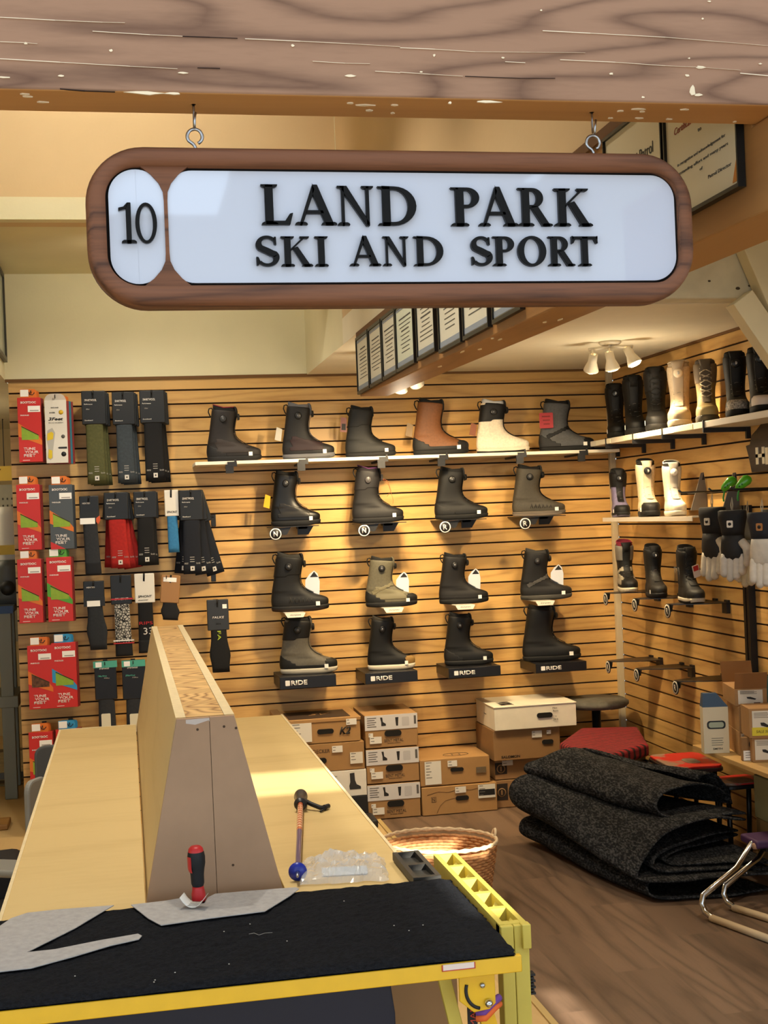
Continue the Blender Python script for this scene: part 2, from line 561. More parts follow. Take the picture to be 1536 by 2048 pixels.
for (x, y, w, h) in ((52, 87, 4, 3), (222, 101, 4, 3), (585, 91, 4, 3), (868, 111, 3, 3), (1006, 116, 4, 3), (1082, 21, 3, 2), (842, 144, 4, 2), (1222, 148, 6, 3), (1418, 3, 5, 2), (1378, 117, 3, 2), (1405, 38, 3, 2),
                     (10, 155, 14, 2), (122, 152, 8, 2), (290, 186, 46, 4), (345, 187, 20, 3), (365, 146, 12, 2), (978, 204, 28, 3), (900, 206, 4, 3), (1520, 128, 5, 2), (700, 152, 12, 3), (1286, 195, 5, 3), (1385, 182, 8, 12), (1396, 190, 14, 3), (1400, 135, 14, 4), (1374, 151, 6, 3)):
    A = atY(x, y, 1.90); k = 1.90 / 2650
    n = 9
    b.prism([(A.x + w * k * math.cos(2 * PI * i / n) * rng.uniform(.5, 1.1), A.z + h * k * math.sin(2 * PI * i / n) * rng.uniform(.5, 1.1)) for i in range(n)], 1.8988, 1.902)
for (x, y, w) in ((50, 188, 20), (55, 193, 26), (85, 204, 24), (730, 210, 44), (700, 206, 14), (738, 221, 22), (1240, 222, 16), (1275, 218, 38), (1285, 223, 14), (1220, 236, 14), (1278, 236, 22), (1338, 238, 16), (1370, 219, 22), (790, 210, 18), (785, 226, 10), (1470, 243, 9)):
    A = atZ(x, y, 2.2405); k = 1.95 / 2650
    b.prism([(A.x + w * .5 * k * math.cos(2 * PI * i / 8) * rng.uniform(.6, 1.1), A.y + 0.005 * math.sin(2 * PI * i / 8) * rng.uniform(.3, 1)) for i in range(8)], 2.2395, 2.242, 0, 'XY')
b.build('paint_flakes', mat('#e6d5b6', 0.9), fbm)

# side beam running back under the edge of the low ceiling
def beam_z(y):
    return 2.094 + (y - 2.1) / 3.6 * 0.056


b = MB().prism([(1.3, beam_z(1.3)), (5.70, beam_z(5.70)), (5.70, 2.43), (2.002, 2.43), (2.002, 2.2405), (1.3, 2.2405)], 1.03, 1.158, 0, 'YZ', bevel=0.004)
sbm = tag(b.build('beam', SIDEW), kind='structure')
b = MB()
for (x, y, w) in ((1268, 443, 18), (1290, 462, 20), (1320, 452, 12), (1345, 449, 8), (1120, 640, 12), (1090, 645, 8), (1000, 680, 10), (925, 705, 14), (960, 700, 9), (905, 712, 8), (880, 735, 10), (845, 735, 8), (985, 678, 6), (1425, 470, 14)):
    A = atZ(x, y, 2.0915); A = atZ(x, y, beam_z(A.y)); k = A.y / 2650
    if 1.035 < A.x < 1.15:
        b.prism([(A.x + .006 * math.cos(2 * PI * i / 7) * rng.uniform(.4, 1), A.y + w * k * 1.5 * math.sin(2 * PI * i / 7) * rng.uniform(.6, 1)) for i in range(7)], beam_z(A.y) - .0025, beam_z(A.y) + .001, 0, 'XY')
b.build('paint_flakes', mat('#e8d6b0', 0.9), sbm)
b = MB().box((1.022, 2.002, 2.405), (1.032, 5.70, 2.428), 0)
b.build('top_batten', mat('#6b4a2c', 0.7), sbm)

# ---- ceiling spot clusters (real fixtures with their own lamps)
def spot_cluster(name_label, loc, heads, bar):
    t = thing('spotlight_cluster', name_label, 'ceiling light', loc, 0, 'ceiling spot clusters')
    wm = mat('#d9cfba', 0.35)
    b = MB().lathe([(0.052, 0), (0.055, -0.008), (0.045, -0.016), (0.0, -0.018)], 0, 20)
    b.build('canopy', wm, t)
    b = MB().tube([(bar[0][0], bar[0][1], -0.035), (0, 0, -0.025), (bar[1][0], bar[1][1], -0.035)], 0.008, 0, 8)
    b.tube([(0, 0, -0.01), (0, 0, -0.03)], 0.012, 0, 8)
    b.build('bar', wm, t)
    for (x, y, drop, tgt, e) in heads:
        top = Vector((x, y, -0.035)); piv = Vector((x, y, -0.035 - drop))
        h = bpy.data.objects.new('lamp_head', None); COL.objects.link(h); h.parent = t
        h.location = piv
        d = (Vector(tgt) - (Vector(loc) + piv)).normalized()
        q = d.to_track_quat('-Z', 'Y')
        h.rotation_euler = q.to_euler()
        MB().tube([top - piv, Vector((0, 0, 0))], 0.007, 0, 8).build('stem', wm, h, rot=q.inverted().to_euler())
        MB().lathe([(0.012, 0.03), (0.021, 0.028), (0.022, -0.012), (0.025, -0.02), (0.036, -0.052), (0.037, -0.06), (0.033, -0.06), (0.02, -0.03)], 0, 20, cap=False).build('shade', wm, h)
        MB().lathe([(0.0, -0.05), (0.028, -0.052), (0.032, -0.058), (0.026, -0.066), (0.0, -0.07)], 0, 20, cap=False).build('bulb', mat('#ffe9b8', 0.4, emit=14.0), h)
        wp = Vector(loc) + piv + d * 0.085
        lamp('spot_lamp', 'SPOT', wp, e, WARM, tgt, spot_size=R_(105), spot_blend=0.85, shadow_soft_size=0.025)
    lamp('ceiling_fill_lamp', 'POINT', Vector(loc) + Vector((0, -.06, -.34)), 5, (1.0, 0.84, 0.6), shadow_soft_size=0.05)  # fill lamp added below the heads to brighten the low ceiling
    return t


spot_cluster('white three-headed spotlight cluster on the low ceiling near the panelled corner', (2.357, 6.13, ZC),
             ((-0.085, 0.02, 0.05, (2.3, 7.3, 0.6), 45), (-0.01, -0.02, 0.045, (2.8, 6.5, 0.8), 55), (0.075, -0.06, 0.03, (2.82, 5.7, 1.25), 46)), ((-0.10, 0.03), (0.09, -0.07)))
spot_cluster('white spotlight cluster peeking out below the far end of the certificate beam', (1.34, 6.3, ZC),
             ((-0.09, 0.0, 0.105, (0.75, 7.35, 1.0), 56), (0.0, -0.02, 0.115, (1.35, 7.35, 0.9), 58), (0.075, 0.02, 0.09, (2.0, 7.35, 1.1), 54)), ((-0.1, 0.0), (0.09, 0.02)))
lamp('left_room_lamp', 'POINT', (-1.6, 8.6, 2.1), 22, (1.0, 0.85, 0.62), shadow_soft_size=0.15)
for (x, y, z, e, ang, aim) in ((0.15, 4.4, 3.93, 170, 100, None), (0.2, 3.3, 3.93, 150, 90, None), (0.1, 6.5, 2.99, 55, 150, None), (-0.1, 4.9, 3.93, 110, 110, (-.1, 6.1, 3.3)), (0.22, 6.22, 2.99, 24, 150, (.15, 7.35, 2.75)), (-1.6, 5.6, 2.42, 30, 120, None), (2.0, 3.4, 3.93, 190, 100, None)):  # unseen downlights, added to brighten the bench, bulkhead and bay
    t = thing('fill_downlight', 'round white downlight added as fill light, kept out of view', 'ceiling light', (x, y, z), 0, 'added fill downlights')
    MB().lathe([(0.05, 0), (0.075, 0), (0.075, -.006), (0.052, -.008)], 0, 24, cap=False).build('trim_ring', WHT, t)
    MB().lathe([(0.0, -.002), (0.05, -.002), (.05, -.004), (0, -.004)], 0, 24, cap=False).build('lens', mat('#fff0d0', .4, emit=4.0), t)
    lamp('added_fill_spot', 'SPOT', (x, y, z - .02), e, (1.0, 0.91, 0.76), aim or (x, y, 0), spot_size=R_(ang), spot_blend=0.8, shadow_soft_size=0.06)

# ================================================================== the hanging sign
SY = 2.05
K = SY / 2650.0


def spt(px, py):
    v = atY(px, py, SY); return (v.x, v.z)


sign_c = spt(776, 458)
SIGNW = wood('sign_frame_wood', '#2e1a11', '#74492f', axis=0, scale=16, stretch=0.05, rough=0.6, ringmix=0.6, dist=2.5, fine=0.5)
sign = thing('hanging_sign', 'wooden hanging sign with white panels and black raised shop lettering', 'sign', (sign_c[0], SY, sign_c[1]), 0)
SW, SH = 0.470, 0.1225


def sp(px, py):
    """photo pixel on the sign face to sign-local x, z (sign hangs square)"""
    v = spt(px, py); return v[0] - sign_c[0], v[1] - sign_c[1]


HOLE1 = rrect(sp(216, 458)[0], -0.0885, sp(332, 458)[0] , 0.0885, 0.0445, 10)
HOLE2 = rrect(sp(331, 458)[0] + .004, -0.0885, sp(1348, 458)[0], 0.0885, 0.04, 10)
outer = rrect(sp(173, 458)[0], -SH, sp(1380, 458)[0], SH, 0.088, 12)
b = MB()
# frame: front face ring from the outer edge to one recess, with rounded outer edge, hollow inside
rec = rrect(sp(213, 458)[0], -0.091, sp(1351, 458)[0], 0.091, 0.048, 12)


def inset(pts, d):
    out = []
    n = len(pts)
    for i in range(n):
        p, q, r = Vector(pts[i - 1]), Vector(pts[i]), Vector(pts[(i + 1) % n])
        t = (r - p).normalized(); nrm = Vector((-t.y, t.x))
        out.append(tuple(q + nrm * d))
    return out


def ring(pts, y):
    return [(p[0], y, p[1]) for p in pts]


b.loft([ring(outer, 0.022), ring(outer, -0.006), ring(inset(outer, 0.002), -0.014), ring(inset(outer, 0.006), -0.019), ring(inset(outer, 0.012), -0.021), ring(rec, -0.021), ring(rec, -0.006), ring(inset(rec, .03), -0.006)], 0, cap0=True, cap1=True)
for f in b.bm.faces:
    if max(v.co.y for v in f.verts) - min(v.co.y for v in f.verts) < 1e-5 and abs(f.calc_center_median().y + .006) < 1e-4:
        f.material_index = 1  # recess floor coloured dark to paint the shadow gap round the panels
b.build('frame', [SIGNW, mat('#120b07', .8)], sign)
# divider between the two panels
x0, x1 = sp(331, 458)[0] - 0.010, sp(331, 458)[0] + 0.012
dv = []
n = 14
L = []; Rr = []
for i in range(n + 1):
    z = lerp(-0.0925, 0.0925, i / n)
    e = max(0, (abs(z) - 0.045) / 0.0475) ** 2
    L.append((sp(331, 458)[0] - 0.0015 - 0.036 * e, z)); Rr.append((sp(331, 458)[0] + 0.004 + 0.034 * e, z))
b = MB().prism(Rr + L[::-1], -0.0155, -0.0055, 0, 'XZ')
b.build('divider', SIGNW, sign)
PANEL = mat('#bac1d1', 0.03, spec=0.8, coat=1.0)
b = MB().prism(rrect(sp(219, 458)[0], -0.0870, sp(329.5, 458)[0], 0.0870, 0.0415, 12), -0.0125, -0.006, 0, 'XZ')
b.build('number_panel', PANEL, sign)
b = MB().prism(rrect(sp(334, 458)[0], -0.0860, sp(1344, 458)[0], 0.0860, 0.04, 12), -0.0125, -0.006, 0, 'XZ')
b.build('name_panel', PANEL, sign)
GLOSS = mat('#030304', 0.4, spec=0.18)


# roman capitals with thick and thin strokes; outlines in a box of height 1, width w
def arc(cx, cz, rx, rz, a0, a1, n=14):
    return [(cx + rx * math.cos(R_(lerp(a0, a1, i / n))), cz + rz * math.sin(R_(lerp(a0, a1, i / n)))) for i in range(n + 1)]


def stroke(pts, ws):
    Lf, Rt = [], []
    for i, p in enumerate(pts):
        p = Vector(p)
        t = (Vector(pts[min(i + 1, len(pts) - 1)]) - Vector(pts[max(i - 1, 0)])).normalized()
        nn = Vector((-t.y, t.x)); w = ws[i] / 2
        Lf.append(tuple(p + nn * w)); Rt.append(tuple(p - nn * w))
    return Lf + Rt[::-1]


TH, TN, SF = 0.20, 0.085, 0.075


def serif(x0, x1, z, up):
    d = SF if up else -SF
    return [(x0, z), (x1, z), (x1 - 0.015, z + d * .6), (x1 - 0.07, z + d), (x0 + 0.07, z + d), (x0 + 0.015, z + d * .6)]


def glyph(ch):
    """list of polygons, width"""
    if ch == 'L':
        return [[(.10, 0), (.30, 0), (.30, 1), (.10, 1)], serif(0, .42, 1, False), serif(0, .42, 0, True), [(.1, 0), (.70, 0), (.78, .30), (.70, .28), (.58, .10), (.1, .10)]], .78
    if ch == 'A':
        return [[(.44, 1.02), (.56, 1.02), (.96, 0), (.74, 0), (.43, .80)], [(.44, 1.02), (.50, .9), (.17, 0), (.09, 0)], [(.24, .28), (.72, .28), (.69, .37), (.27, .37)], serif(-.02, .30, 0, True), serif(.64, 1.04, 0, True)], 1.0
    if ch == 'N':
        return [[(.12, 0), (.20, 0), (.20, .95), (.12, .95)], [(.78, 0), (.87, 0), (.87, 1), (.78, 1)], [(.05, 1), (.27, 1), (.87, .06), (.87, -.02), (.78, -.02)], serif(0, .34, 0, True), serif(.66, 1.0, 1, False), [(0, 1), (.2, 1), (.2, .93), (.02, .95)]], 1.0
    if ch == 'D':
        o = arc(.42, .5, .55, .5, -90, 90); i = arc(.42, .5, .34, .415, 90, -90)
        return [[(.12, 0), (.32, 0), (.32, 1), (.12, 1)], [(.12, 0)] + o[:8] + i[7:] + [(.12, .085)], [(.12, 1), (.12, .915)] + i[:8] + o[7:], [(0, 1), (.2, 1), (.2, .93), (.03, .95)], [(0, 0), (.2, 0), (.2, .07), (.03, .05)]], .97
    if ch in 'PR':
        o = arc(.40, .735, .30, .265, -90, 90); i = arc(.40, .735, .12, .185, 90, -90)
        pl = [[(.12, 0), (.32, 0), (.32, 1), (.12, 1)], [(.3, .47)] + o[:8] + i[7:] + [(.3, .55)], [(.3, 1), (.3, .92)] + i[:8] + o[7:], serif(0, .44, 0, True), [(0, 1), (.2, 1), (.2, .93), (.03, .95)]]
        if ch == 'R':
            pl += [[(.34, .52), (.54, .53), (.88, .0), (.66, .0)], [(.64, 0), (.94, 0), (.93, .05), (.84, .07), (.68, .07)]]
            return pl, .92
        return pl, .72
    if ch == 'K':
        return [[(.12, 0), (.32, 0), (.32, 1), (.12, 1)], serif(0, .44, 1, False), serif(0, .44, 0, True), [(.28, .44), (.34, .54), (.80, .98), (.72, .98), (.28, .55)], [(.38, .60), (.54, .66), (.95, 0), (.72, 0)], serif(.60, .92, 1, False), serif(.66, 1.02, 0, True)], 1.0
    if ch == 'I':
        return [[(.12, 0), (.32, 0), (.32, 1), (.12, 1)], serif(0, .44, 1, False), serif(0, .44, 0, True)], .44
    if ch == 'T':
        return [[(.32, 0), (.52, 0), (.52, 1), (.32, 1)], serif(.2, .64, 0, True), [(.0, 1), (.84, 1), (.84, .91), (.0, .91)], [(0, .98), (.12, .92), (.04, .76), (-.01, .76)], [(.84, .98), (.72, .92), (.80, .76), (.85, .76)], [(-.01, 1.02), (.06, 1.0), (.06, .9), (-.01, .9)], [(.85, 1.02), (.78, 1.0), (.78, .9), (.85, .9)]], .84
    if ch == 'O':
        o = arc(.48, .5, .48, .52, 0, 360, 32); i = arc(.48, .5, .27, .43, 0, 360, 32)
        return [o[k:k + 2] + i[k:k + 2][::-1] for k in range(32)], .96
    if ch == '0':
        o = arc(.30, .5, .30, .51, 0, 360, 32); i = arc(.30, .5, .185, .44, 0, 360, 32)
        return [o[k:k + 2] + i[k:k + 2][::-1] for k in range(32)], .60
    if ch == '1':
        return [[(.20, 0), (.34, 0), (.34, 1), (.26, 1), (.20, .9)], serif(.06, .48, 0, True), [(.0, .80), (.22, .86), (.30, 1), (.24, 1), (.14, .90), (.0, .87)]], .48
    if ch == 'S':
        pts = arc(.31, .735, .225, .225, 35, 90, 5) + arc(.31, .735, .225, .225, 100, 215, 9) + [(.20, .56), (.31, .50), (.42, .43)] + arc(.31, .265, .235, .225, 35, -80, 10) + arc(.31, .265, .235, .225, -90, -150, 5)
        m = len(pts)
        ws = [0.085 + 0.115 * math.exp(-((i / (m - 1) - .5) / .22) ** 2) for i in range(m)]
        pl = stroke(pts, ws)
        half = len(pl) // 2
        quads = [[pl[k], pl[k + 1], pl[2 * half - 2 - k], pl[2 * half - 1 - k]] for k in range(half - 1)]
        return quads + [[(.50, .97), (.55, .97), (.555, .70), (.50, .72), (.47, .84)], [(.02, .03), (.07, .03), (.12, .16), (.07, .30), (.015, .31)]], .58
    return [], .4


def letter(ch, px0, px1, pyb, pyt, name='letter'):
    pl, w = glyph(ch)
    (xa, za), (xb, zb) = sp(px0, pyb), sp(px1, pyt)
    zz0 = sp(768 + (px0 + px1) / 2 - 768, pyb)[1]
    zz1 = sp((px0 + px1) / 2, pyt)[1]
    mb = MB()
    for poly in pl:
        q = [(xa + (p[0] / w) * (xb - xa), zz0 + p[1] * (zz1 - zz0)) for p in poly]
        vs = [mb.bm.verts.new((x, -0.0205, z)) for x, z in q]
        try:
            f = mb.bm.faces.new(vs)
        except ValueError:
            continue
        f.normal_update()
        if f.normal.y > 0: f.normal_flip()
    bmesh.ops.remove_doubles(mb.bm, verts=mb.bm.verts[:], dist=1e-5)
    base = mb.bm.faces[:]
    r = bmesh.ops.extrude_face_region(mb.bm, geom=base)
    bmesh.ops.translate(mb.bm, verts=[e for e in r['geom'] if isinstance(e, bmesh.types.BMVert)], vec=(0, 0.0085, 0))
    bmesh.ops.recalc_face_normals(mb.bm, faces=mb.bm.faces[:])
    o = mb.build(name, GLOSS, sign)
    bv = o.modifiers.new('edge', 'BEVEL'); bv.width = 0.0006; bv.segments = 1; bv.limit_method = 'ANGLE'; bv.angle_limit = R_(40)
    return o


for ch, a, c, zb_, zt in (('L', 521, 581, 455, 375), ('A', 589, 665, 455, 377), ('N', 672, 742, 456, 378), ('D', 752, 826, 456, 379), ('P', 897, 953, 457, 381), ('A', 953, 1025, 457, 381), ('R', 1030, 1094, 457, 382), ('K', 1102, 1174, 457, 383),
                          ('S', 510, 551, 537, 477), ('K', 560, 620, 537, 478), ('I', 627, 652, 537, 478), ('A', 697, 754, 536, 478), ('N', 762, 812, 536, 478), ('D', 823, 880, 536, 478),
                          ('S', 937, 974, 536, 478), ('P', 980, 1022, 536, 478), ('O', 1030, 1084, 536, 478), ('R', 1090, 1140, 536, 478), ('T', 1138, 1186, 536, 478), ('1', 239, 271, 491, 411), ('0', 272, 312, 491, 412)):
    letter(ch, a, c, zb_, zt)

for px, lab in ((389, 'zinc hook with eye bolt holding the left end of the hanging sign'), (1185, 'zinc hook with eye bolt holding the right end of the hanging sign')):
    X = spt(px, 260)[0]
    zt = 2.272; ze = 2.205
    t = thing('sign_hook', lab, 'hook', (X * 1.952 / SY, 1.952, 2.241), 0, 'hooks of the hanging sign')
    t.scale = (1.952 / SY,) * 3
    h = -(zt - sp(px, 277)[1] - sign_c[1])
    ztop = sign_c[1] + SH - zt
    ec = ztop + 0.0175
    pts = [(0, 0, 0.006), (0, 0, -0.012), (0, 0, ec + 0.028)] + [(0, -0.006 + 0.006 * math.cos(a), ec + 0.024 - 0.010 * math.sin(a)) for a in [PI * k / 6 for k in range(1, 7)]] + [(0.002, -0.012, ec + 0.036)]
    MB().tube(pts, 0.0019, 0, 8).lathe([(0.003, 0.001), (0.004, 0)], 0, 8).build('hook', STEEL, t)
    pts = [(0, 0, ztop - 0.004), (0, 0, ztop + 0.004), (-0.003, 0, ztop + 0.008)] + [(0.0115 * math.cos(a), 0, ec + 0.002 + 0.0115 * math.sin(a)) for a in [R_(215 - 280 * k / 14) for k in range(15)]]
    MB().tube(pts, 0.0026, 0, 8).build('eye_bolt', STEEL, t)

SY2 = 1.952
sign.location = atY(776, 458, SY2)
sign.scale = (SY2 / SY,) * 3

# ================================================================== framed certificates on the side beam
PAPER = mat('#d8d5c4', 0.5)
INK = mat('#4b4a48', 0.7)
RULE = mat('#8d97a4', 0.6)
FRAMEB = mat('#121312', 0.4)


def certificate(label, y0, y1, z0, z1, style, x=1.03):
    """y0 = far edge, y1 = near edge; hangs on the beam's left face"""
    w = y0 - y1
    t = thing('framed_certificate', label, 'certificate', (x - 0.001, y0, z0), -PI / 2, 'certificates along the side beam')
    h = z1 - z0
    fw = 0.012 if style != 'tan' else 0.007
    b = MB()
    for lo, hi in (((0, -0.014, 0), (w, 0, fw)), ((0, -0.014, h - fw), (w, 0, h)), ((0, -0.014, fw), (fw * .6, 0, h - fw)), ((w - fw * .6, -0.014, fw), (w, 0, h - fw))):
        b.box(lo, hi, 0)
    b.build('frame', FRAMEB, t)
    MB().box((fw * .6, -0.008, fw), (w - fw * .6, -0.001, h - fw), 0).build('paper', mat('#d9cfb0', 0.55) if style == 'tan' else (mat('#d2d8c4', .55) if style == 'green' else PAPER), t)
    px0, px1 = fw * .6, w - fw * .6
    m = MB()
    if style != 'tan':
        m.box((px0, -0.009, fw + .005), (px1, -0.0075, fw + 0.022), 0).build('lower_band', RULE, t)
        MB().box((px0, -0.009, h - fw - 0.014), (px1, -0.0075, h - fw - .004), 0).build('upper_band', RULE, t)
        m = MB()
        rg = random.Random(int(y0 * 1000))
        for k in range(9):
            z = h * (0.78 - 0.062 * k) - .008
            q = rg.uniform(.2, .36) * w
            m.box((w / 2 - q, -0.0088, z), (w / 2 + q, -0.0078, z + (0.005 if k in (0, 3) else 0.0026)), 0)
        m.build('printed_lines', INK, t)
    return t, w, h


for i, (a, c, lab) in enumerate(((5.685, 5.405, 'framed certificate at the far end of the side beam'), (5.388, 5.12, 'second framed certificate from the far end of the side beam'), (5.105, 4.846, 'third framed certificate from the far end of the side beam'),
                                 (4.838, 4.53, 'fourth framed certificate from the far end, with a thick black frame'), (4.486, 4.216, 'fifth framed certificate from the far end, beside a wider gap'),
                                 (4.163, 3.879, 'sixth framed certificate from the far end of the side beam'), (3.852, 3.57, 'seventh framed certificate from the far end, partly above the sign edge'),
                                 (3.53, 3.262, 'framed certificate just showing below the hanging sign'))):
    certificate(lab, a, c, 2.157 if i < 5 else 2.142, 2.402, 'green' if i == 3 else 'white')
GOTH = mat('#3c3a36', 0.7); REDK = mat('#9a4a36', 0.7)
t, w, h = certificate('tan certificate with gothic heading, upper left behind the sign corner', 2.64, 2.338, 2.15, 2.40, 'tan')
text('National Ski Patrol', w * .72, 0.022, GOTH, t, (w * .48, -0.0085, h * .66), name='heading')
text('awards this', w * .3, 0.008, INK, t, (w * .48, -0.0085, h * .5), name='printed_lines')
t, w, h = certificate('tan certificate of appreciation with red script, nearest on the side beam', 2.328, 2.03, 2.148, 2.425, 'tan')
text('The National Ski Patrol awards the', w * .66, 0.0075, INK, t, (w * .5, -0.0085, h * .66), name='printed_lines')
text('Certificate of Appreciation', w * .72, 0.016, REDK, t, (w * .5, -0.0085, h * .585), name='heading', shear=0.3)
text('to', w * .05, 0.006, INK, t, (w * .5, -0.0085, h * .5), name='printed_lines')
text('in recognition and acknowledgement for', w * .66, 0.007, INK, t, (w * .5, -0.0085, h * .36), name='printed_lines')
text('outstanding effort and many years', w * .72, 0.007, INK, t, (w * .5, -0.0085, h * .30), name='printed_lines')
text('of', w * .04, 0.005, INK, t, (w * .5, -0.0085, h * .25), name='printed_lines')
text('Patrol Director', w * .3, 0.006, INK, t, (w * .74, -0.0085, h * .17), name='printed_lines')
MB().prism([(w - .03, .013), (w - .009, .013), (w - .009, .06)], -0.0092, -0.0078, 0, 'XZ').build('corner_band', mat('#c07a2e', .6), t)

# framed picture on the bay's left side
t = thing('framed_picture', 'black-framed picture on the pale bay side at the upper left edge', 'picture', (-0.599, 6.55, 2.52), PI / 2)
b = MB()
w, h, fw = 0.75, 0.47, 0.022
for lo, hi in (((0, -0.02, 0), (w, 0, fw)), ((0, -0.02, h - fw), (w, 0, h)), ((0, -0.02, fw), (fw, 0, h - fw)), ((w - fw, -0.02, fw), (w, 0, h - fw))):
    b.box(lo, hi, 0)
b.build('frame', mat('#3b3a33', 0.4), t)
MB().box((fw, -0.01, fw), (w - fw, -0.002, h - fw), 0).build('picture', mat('#b9bda6', 0.2, var=.1, vscale=8), t)

# ================================================================== plywood bench with a sloped back-to-back rest
PLY = wood('birch_ply', '#a68852', '#cfb57c', axis=0, scale=3.2, stretch=0.22, rough=0.55, ringmix=0.22, dist=1.6, tint=0.05, fine=0.18)
PLYS = wood('birch_ply_side', '#b1915a', '#d4b981', axis=1, scale=4, stretch=0.12, rough=0.55, ringmix=0.25, dist=1.8, fine=0.18)
PLYEDGE = mat('#dccaa0', 0.7, var=0.06, vscale=60)
MDF = mat('#ab8b6e', 0.8, var=0.05, vscale=14)
STUD = wood('stud_top', '#8a5c26', '#dcb474', axis=0, scale=7, stretch=0.55, rough=0.55, ringmix=1.0, dist=9, fine=0.12)
ZT = 0.806
bench = thing('plywood_bench', 'raw plywood bench with seats on both sides of a tapered upright rest', 'bench', (0.15, 4.2, 0))
ox, oy = 0.15, 4.2


def L_(x, y, z):
    return (x - ox, y - oy, z)


def seat(x0, x1, name):
    b = MB().box(L_(x0, 2.88, ZT - 0.018), L_(x1, 5.56, ZT), 0, bevel=0.0015)
    o = b.build(name, [PLY], bench)
    return o


s1 = seat(-0.292, 0.012, 'seat'); s2 = seat(0.318, 0.615, 'seat')
MB().box(L_(-0.296, 2.875, ZT - 0.0005), L_(-0.288, 5.564, ZT + 0.002)).build('edge_strip', PLYEDGE, s1)
MB().box(L_(0.611, 2.875, ZT - 0.0005), L_(0.619, 5.564, ZT + 0.002)).build('edge_strip', PLYEDGE, s2)
MB().box(L_(-0.292, 5.552, ZT - 0.0005), L_(0.012, 5.564, ZT + 0.002)).build('edge_strip', PLYEDGE, s1)
ZR = 1.20
for sgn, xb, xt in ((-1, 0.014, 0.093), (1, 0.314, 0.222)):
    q = [(xb, ZT - .3), (xt, ZR), (xt - sgn * 0.022, ZR), (xb - sgn * 0.022, ZT - .3)]
    q[0] = (xb - (xt - xb) * .3 / (ZR - ZT) * 0, ZT - .02); q[3] = (xb - sgn * 0.022, ZT - .02)
    b = MB().prism([(x - ox, z) for x, z in q], 2.965 - oy, 5.65 - oy, 0, 'XZ')
    for f in b.bm.faces:
        if f.normal.z > .9: f.material_index = 1
    b.build('side_panel', [PLYS, PLYEDGE], bench)
MB().box(L_(0.1155, 2.972, ZR - 0.05), L_(0.1995, 5.65, ZR - 0.001)).build('top_stud', STUD, bench)
# end face: two boards with a joint
jx_t, jx_b = 0.166, 0.168
for nm, q in (('end_board', [(0.0145, 0.01), (jx_b - .0006, 0.01), (jx_b - .0006, ZT), (jx_t - .0006, ZR - .002), (0.0945, ZR - .002), (0.0145, ZT)]), ('end_board', [(jx_b + .0006, 0.01), (0.3135, 0.01), (0.3135, ZT), (0.2205, ZR - .002), (jx_t + .0006, ZR - .002), (jx_b + .0006, ZT)])):
    MB().prism([(x - ox, z) for x, z in q], 2.95 - oy, 2.966 - oy, 0, 'XZ').build(nm, MDF, bench)
b = MB().box(L_(jx_b - .002, 2.955, .02), L_(jx_b + .002, 2.964, ZR - .01)); b.build('joint', mat('#3a2a1c', .9), bench)
b = MB()
for px, py in ((395, 1459), (448, 1453), (472, 1456), (466, 1730)):
    v = atY(px, py, 2.95)
    b.lathe([(0.0, -0.0005), (0.0022, -0.0005), (0.003, 0.0004)], 0, 10, Matrix.Translation(L_(v.x, 2.9497, v.z)) @ Matrix.Rotation(PI / 2, 4, 'X'))
b.build('screw_heads', mat('#4a3828', .8), bench)
b = MB()
v0, v1 = atY(372, 1452, 2.9495), atY(440, 1443, 2.9495)
b.prism([(v0.x - ox, ZR - .012), (v0.x - ox + .02, ZR - .016), (v0.x - ox + .05, ZR - .008), (jx_t - ox, ZR - .011), (jx_t - ox, ZR - .003), (v0.x - ox, ZR - .004)], 2.949 - oy, 2.951 - oy, 0, 'XZ')
b.build('filler_smear', mat('#c9bdb4', .8), bench)
for x in (-0.27, 0.58):
    for y in (3.0, 5.5):
        MB().box(L_(x, y, 0), L_(x + 0.02 if x > 0 else x + 0.02, y + 0.05, ZT - .018)).build('leg', PLYS, bench)
for x in (-0.28, 0.592):
    MB().box(L_(x, 2.99, ZT - 0.12), L_(x + 0.015, 5.54, ZT - .018)).build('apron', PLYS, bench)

# ================================================================== yellow steel workbench
YEL = mat('#d9ab10', 0.32, spec=0.5, coat=0.3, var=0.04, vscale=30)
YELP = mat('#bfae4c', 0.5, spec=0.4, var=0.05, vscale=20)
ZB = 0.815
wb = thing('workbench', 'yellow steel workbench topped with black carpet, in the foreground', 'workbench', (0.0, 2.6, 0))
wx, wy = 0.0, 2.6


def W_(x, y, z): return (x - wx, y - wy, z)


MB().box(W_(-1.3, 2.36, ZB - 0.03), W_(0.66, 2.855, ZB)).build('bench_top', PLY, wb)
b = MB().box(W_(-1.3, 2.338, ZB - 0.031), W_(0.681, 2.352, ZB - 0.0005), 0, bevel=0.002)
fr = b.build('front_rail', YEL, wb)
MB().box(W_(0.532, 2.3365, ZB - 0.0135), W_(0.592, 2.3385, ZB - 0.003), bevel=.0004).build('warning_sticker', [mat('#d8c9c0', .4)], fr)
b = MB()
for lo, hi in (((0.530, 2.336, ZB - .0145), (0.5925, 2.3368, ZB - .0130)), ((0.5905, 2.336, ZB - .0135), (0.5925, 2.3368, ZB - .003)), ((0.530, 2.336, ZB - .0135), (0.532, 2.3368, ZB - .003))):
    b.box(W_(*lo), W_(*hi))
b.build('sticker_border', mat('#b23a2c', .5), fr)
